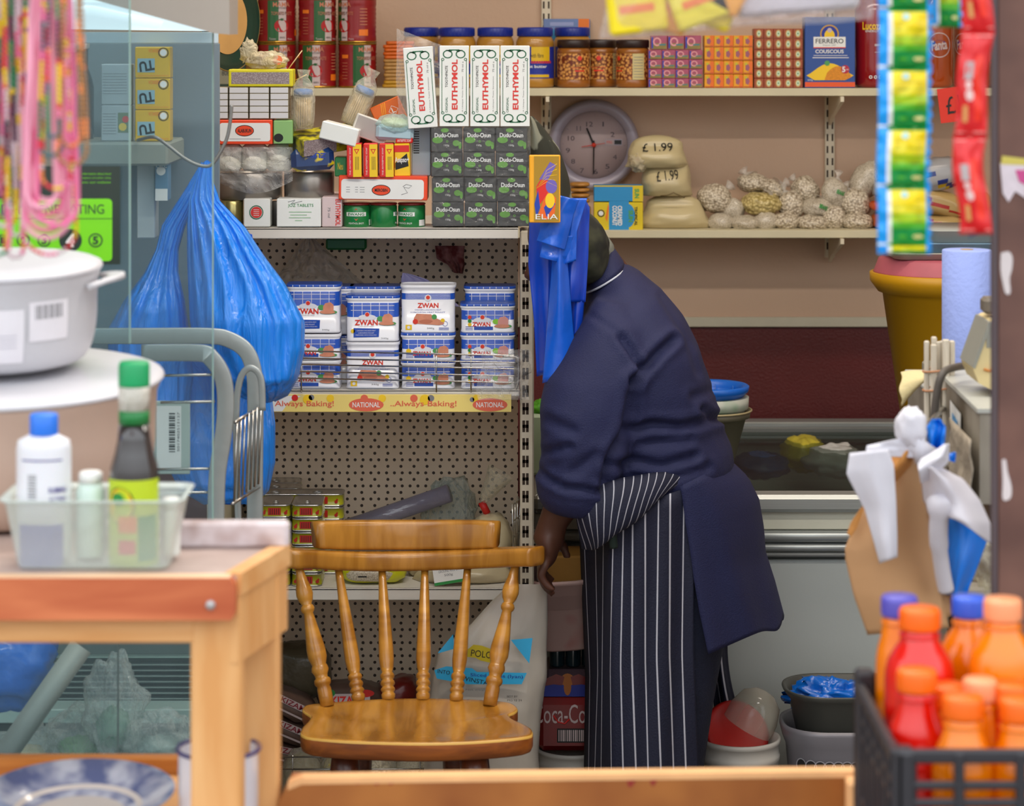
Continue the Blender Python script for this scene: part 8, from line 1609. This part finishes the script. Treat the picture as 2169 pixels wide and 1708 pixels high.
b = MB(); b.box(XL-.004, XL+.02, Y0-.006, Y0+.02, zc_b, zr+.001, cm_, .008); b.build('corner_post', cr_)
st_ = thing('low_stand', 'plain wooden stand under the black bottle crate', 'stand', (0, 0, 0)); b = MB(); b.box(XL-.01, XR+.02, Y0-.02, Y1+.02, zc_b-.03, zc_b-.001, pine, .002); b.build('stand_top', st_)
for x_ in (XL, XR-.04):
    for y_ in (Y0, Y1-.04): b = MB(); b.box(x_, x_+.04, y_, y_+.04, 0, zc_b-.03, pinev, .002); b.build('leg', st_)
jo = mat('orange_juice', 'ee7c00', .15, coat=.35, var=.05, vs=8); jr = mat('red_juice', 'd81408', .15, coat=.35, var=.06, vs=8); co_ = mat('orange_cap', 'f26a08', .4, var=.03); cp_ = mat('purple_cap', '5a55b8', .35); cbl = mat('royal_blue_cap', '3a63d8', .35); cpe = mat('peach_cap', 'f5a070', .35)
def juice(lab, px, capy, D, R_, m, capm, capr, lab2=None, sq=1):
    z0 = zc_b+.007; zt = Zp(capy, D); h = zt-z0; t = thing('juice_bottle', lab, 'bottle', Vector((X(px, D), D, z0)), 'juice bottles in the crate'); ch_ = .022; s = h-ch_
    b = MB(); b.lathe([(R_*.85, 0), (R_, .008), (R_, s-.056), (R_*.98, s-.046), (R_*.90, s-.034), (max(capr*1.03, R_*.72), s-.022), (capr*.99, s-.013), (capr*.9, s-.006), (capr*.86, s+.004)], m, n=36)
    b.tube([((capr*.98)*math.cos(a), capr*.98*math.sin(a), s-.007) for a in [2*PI*i/24 for i in range(24)]], .0016, m, 6, closed=True)
    b.build('bottle_body', t)
    b = MB(); b.lathe([(capr, s), (capr*1.02, s+.002), (capr*1.02, h-.003), (capr*.94, h), (.002, h)], capm, n=36)
    for i in range(36): a = 2*PI*i/36; b.box(capr*1.01, capr*1.035, -.0006, .0006, s+.003, h-.004, capm, 0, T=Matrix.Rotation(a, 4, 'Z'))
    b.build('cap', t)
    if lab2:
        b = MB(); zz = s-.085-lab2[1]; b.rect(-R_*1.2, R_*1.2, zz-.05, zz, -.0008, mat('juice_label_white', 'e8e8e0', .4), wrap=R_)
        b.rect(-R_*1.2, R_*1.2, zz-.014, zz-.001, -.0012, mat('juice_label_green', '2f9a48', .4), wrap=R_)
        if lab2[0]: b.text(lab2[0], 0, zz-.0075, R_*1.5, .008, -.0018, WHITE, wrap=R_, bold=.02)
        b.build('label', t)
    return t
juice('orange juice bottle with purple cap at the far left corner of the crate', 1905, 1262, 2.815, .026, jo, cp_, .0195, ('', .03))
juice('tall red juice bottle with orange cap', 1948, 1288, 2.745, .038, jr, co_, .0215)
juice('orange juice bottle with royal blue cap at the back of the crate', 2052, 1263, 2.815, .034, jo, cbl, .018)
juice('large orange juice bottle with peach cap and green label reading of a country name', 2124, 1268, 2.735, .037, jo, cpe, .020, ('SIERRA LEONE', -.008))
juice('short red orange juice bottle with orange cap in front of the tall red one', 1942, 1418, 2.665, .030, jr, co_, .0205)
juice('short orange bottle behind the two front ones, with orange cap', 2005, 1450, 2.695, .024, jo, co_, .0205)
juice('front middle orange juice bottle with orange cap, nearest the crate wall', 2040, 1474, 2.622, .032, jo, co_, .0205)
juice('small orange bottle between the peach capped and the front middle ones', 2075, 1438, 2.68, .022, jo, cpe, .0175)
juice('red orange juice bottle with orange cap behind the right front one', 2142, 1448, 2.68, .027, jr, co_, .0205)
juice('front right orange juice bottle cut by the picture edge', 2160, 1480, 2.62, .030, jo, co_, .0205)
# ================================================================ wooden bench board across the bottom
bw = spotmat('scuffed_brown_board', '8c4c1a', 'ac6a2c', 9, (.35, .7), .45, 'noise', .06, coat=.15); red_ = mat('dark_red_paint_scrap', '8f2a1e', .6)
bn = thing('wooden_bench', 'brown wooden bench board with pale worn edge and red paint scraps along the bottom', 'bench', (0, 0, 0)); D = 3.02; za = Zp(1652, D); zb3 = Zp(1636, D)
b = MB(); x0, x1 = X(588, D), X(1812, D); xs = [x0+(x1-x0)*i/24 for i in range(25)]
top = [(x0+.012, za-.006)]+[(x, za+(zb3-za)*(i/24)**.8) for i, x in enumerate(xs)][1:]
poly = [(x1, za-.13), (x0, za-.13), (x0, za-.030)]+top
b.prism(poly[::-1], D, D+.022, bw, 'y'); b.build('front_board', bn)
we = mat('worn_pale_edge', 'ecb47c', .5, var=.08, vs=20)
b = MB(); q = top; 
for i in range(len(q)-1): b.add([(q[i][0], D-.0006, q[i][1]-.0065), (q[i+1][0], D-.0006, q[i+1][1]-.0065), (q[i+1][0], D-.0006, q[i+1][1]+.0004), (q[i][0], D-.0006, q[i][1]+.0004), (q[i][0], D+.022, q[i][1]+.0006), (q[i+1][0], D+.022, q[i+1][1]+.0006)], [(0, 1, 2, 3), (3, 2, 5, 4)], we)
b.build('worn_edge', bn)
b = MB(); rnd = random.Random(5)
for px in (760, 800, 830, 850, 1338, 1345, 1365, 1385, 1460, 1640, 1655, 1668, 1725):
    w_ = rnd.uniform(5, 12); h_ = rnd.uniform(4, 26) if px in (1338, 1345, 1385) else rnd.uniform(3, 9); yt = Zp(1656 - (px-600)*.012, D); pts = [(X(px-w_, D), yt), (X(px-w_*.7, D), yt-h_*K(D)), (X(px-w_*.1, D), yt-h_*K(D)*1.2), (X(px+w_*.5, D), yt-h_*K(D)*.7), (X(px+w_, D), yt)]; b.prism(pts[::-1], D-.0004, D+.001, red_, 'y'); b.build('paint_scrap', bn); b = MB()
for x_ in (x0+.01, x1-.06): b = MB(); b.box(x_, x_+.05, D+.024, D+.07, 0, zb3-.02, woodmat('bench_leg_wood', 'a5622a', 'b87438', .5, .1), .003); b.build('leg', bn)
b = MB(); b.box(X(1795, 2.99), X(1822, 2.99), 2.985, 3.015, 0, Zp(1656, 2.99), we, .006); tag(b.build('batten_end', None), 'pale wooden batten end standing between the bench board and the crate', 'batten')
# ================================================================ bead necklaces
pal = [mat('bead_%s' % n_, c_, .4, coat=.1) for n_, c_ in (('pink', 'f07aa8'), ('red', 'e02a3a'), ('yellow', 'f0d010'), ('green', '1f8a5a'), ('white', 'd8c4cc'), ('plum', '5a3550'), ('orange', 'f08a3a'), ('teal', '2a6a74'), ('rose', 'f4a8c0'), ('brown', 'a8743c'))]
def necklace(lab, x0, x1, yb, D, r, mode, seed, tight=1.0, nm='bead_necklace', top=-160):
    rnd = random.Random(seed); k = K(D); t = thing(nm, lab, 'necklace', P((x0+x1)/2, -160, D), 'bead necklaces on the left'); pts = []; mid = (x0+x1)/2; hw = (x1-x0)/2; n_ = 22
    top_ = top; gath = .35
    for i in range(n_+1): v = i/n_; pts.append(((mid-hw*(gath+(1-gath)*v**tight)), top_+(yb-hw-top_)*v))
    for i in range(1, 16): a = PI*i/16; pts.append((mid-hw*math.cos(a), yb-hw+hw*math.sin(a)))
    for i in range(n_+1): v = 1-i/n_; pts.append(((mid+hw*(gath+(1-gath)*v**tight)), top_+(yb-hw-top_)*v))
    P3 = [P(x+3*mnoise.noise(Vector((x*.02, y*.01, seed))), y, D+.012*mnoise.noise(Vector((y*.008, seed, 1))))-t.location for x, y in pts]; P3 = bez(P3, 3)
    # resample by length
    L_ = [0]
    for i in range(1, len(P3)): L_.append(L_[-1]+(P3[i]-P3[i-1]).length)
    def at(s):
        import bisect
        j = min(len(L_)-2, max(0, bisect.bisect(L_, s)-1)); f = (s-L_[j])/max(1e-9, L_[j+1]-L_[j]); return P3[j].lerp(P3[j+1], f)
    tot = L_[-1]; b = MB()
    if mode == 'cord': b.tube([at(tot*i/110) for i in range(111)], r, pal[0] if seed % 2 else pal[8], 8)
    else:
        step = r*2.1; nb = int(tot/step); path = []; rad = []; mm = []; cur = rnd.choice(pal); run = 0
        sets = {'multi': pal[:8], 'pinkish': [pal[0], pal[0], pal[8], pal[2], pal[1], pal[4], pal[6]], 'dark': [pal[5], pal[3], pal[2], pal[4], pal[7], pal[1]], 'gold': [pal[9], pal[9], pal[6]]}[mode]
        for i in range(nb):
            if run <= 0: cur = rnd.choice(sets); run = rnd.choice((1, 1, 2, 3, 6, 8)) if mode in ('multi', 'dark') else rnd.choice((1, 2, 3))
            run -= 1; s = i*step
            for q, rr in ((.04, .35), (.3, .95), (.7, .95), (.96, .35)): path.append(at(s+q*step)); rad.append(r*rr); mm.append(cur)
        b.tube(path, rad, lambda i, j: mm[i], 6)
    b.build('string', t); return t
NK = [(-30, 20, 540, 'multi', 'outermost left, red yellow and dark beads'), (-12, 34, 480, 'dark', 'dark beads with yellow bars at the left edge'), (0, 44, 430, 'multi', 'multicoloured, short, near the left edge'), (12, 50, 545, 'pinkish', 'thin pinkish, longest on the left'), (18, 62, 395, 'dark', 'dark and green beads beside the pink cords'), (30, 58, 360, 'multi', 'yellow and red bars ending in a hook shape'), (-40, 6, 400, 'pinkish', 'cut by the left edge, pinkish'), (5, 26, 350, 'dark', 'short dark one between the outer strands'), (24, 46, 500, 'multi', 'thin multicoloured one crossing the second pink loop'), (-20, 10, 460, 'dark', 'dark with white beads by the left edge'), (34, 78, 440, 'dark', 'dark and white beads left of the pink cords'), (46, 70, 330, 'multi', 'red and yellow bars high up beside the pink cords')]
for i, (a, c, yb, md_, lab) in enumerate(NK): necklace('bead necklace, '+lab, a, c, yb, 2.66+.006*i, .0026+.0004*(i % 2), md_, 20+i)
for i, (a, c, yb, lab) in enumerate(((48, 150, 505, 'widest lower loop'), (54, 144, 488, 'second from the bottom'), (60, 138, 470, 'middle of the pink cords'), (66, 132, 455, 'fourth from the bottom'), (72, 128, 425, 'narrow inner loop'), (78, 165, 478, 'loop reaching farthest right'), (58, 118, 440, 'inner left loop'))): necklace('plain pink cord necklace, '+lab, a, c, yb, 2.63-.004*i, .0026, 'cord', 40+i, .7, 'pink_cord_necklace')
for i, (a, c, yb, md_, lab) in enumerate(((46, 162, 540, 'pinkish', 'longest pinkish loop below the pink cords'), (88, 150, 400, 'pinkish', 'with orange and rose beads inside the pink loops'), (84, 130, 330, 'multi', 'with coloured beads inside the pink loops'), (120, 184, 350, 'gold', 'golden brown beads right of the pink cords'), (128, 172, 310, 'gold', 'finer golden brown beads right of the pink cords'), (100, 124, 290, 'multi', 'yellow and green beads in the middle'))): necklace('bead necklace, '+lab, a, c, yb, 2.60-.004*i if i else 2.655, .0024, md_, 60+i, .8)
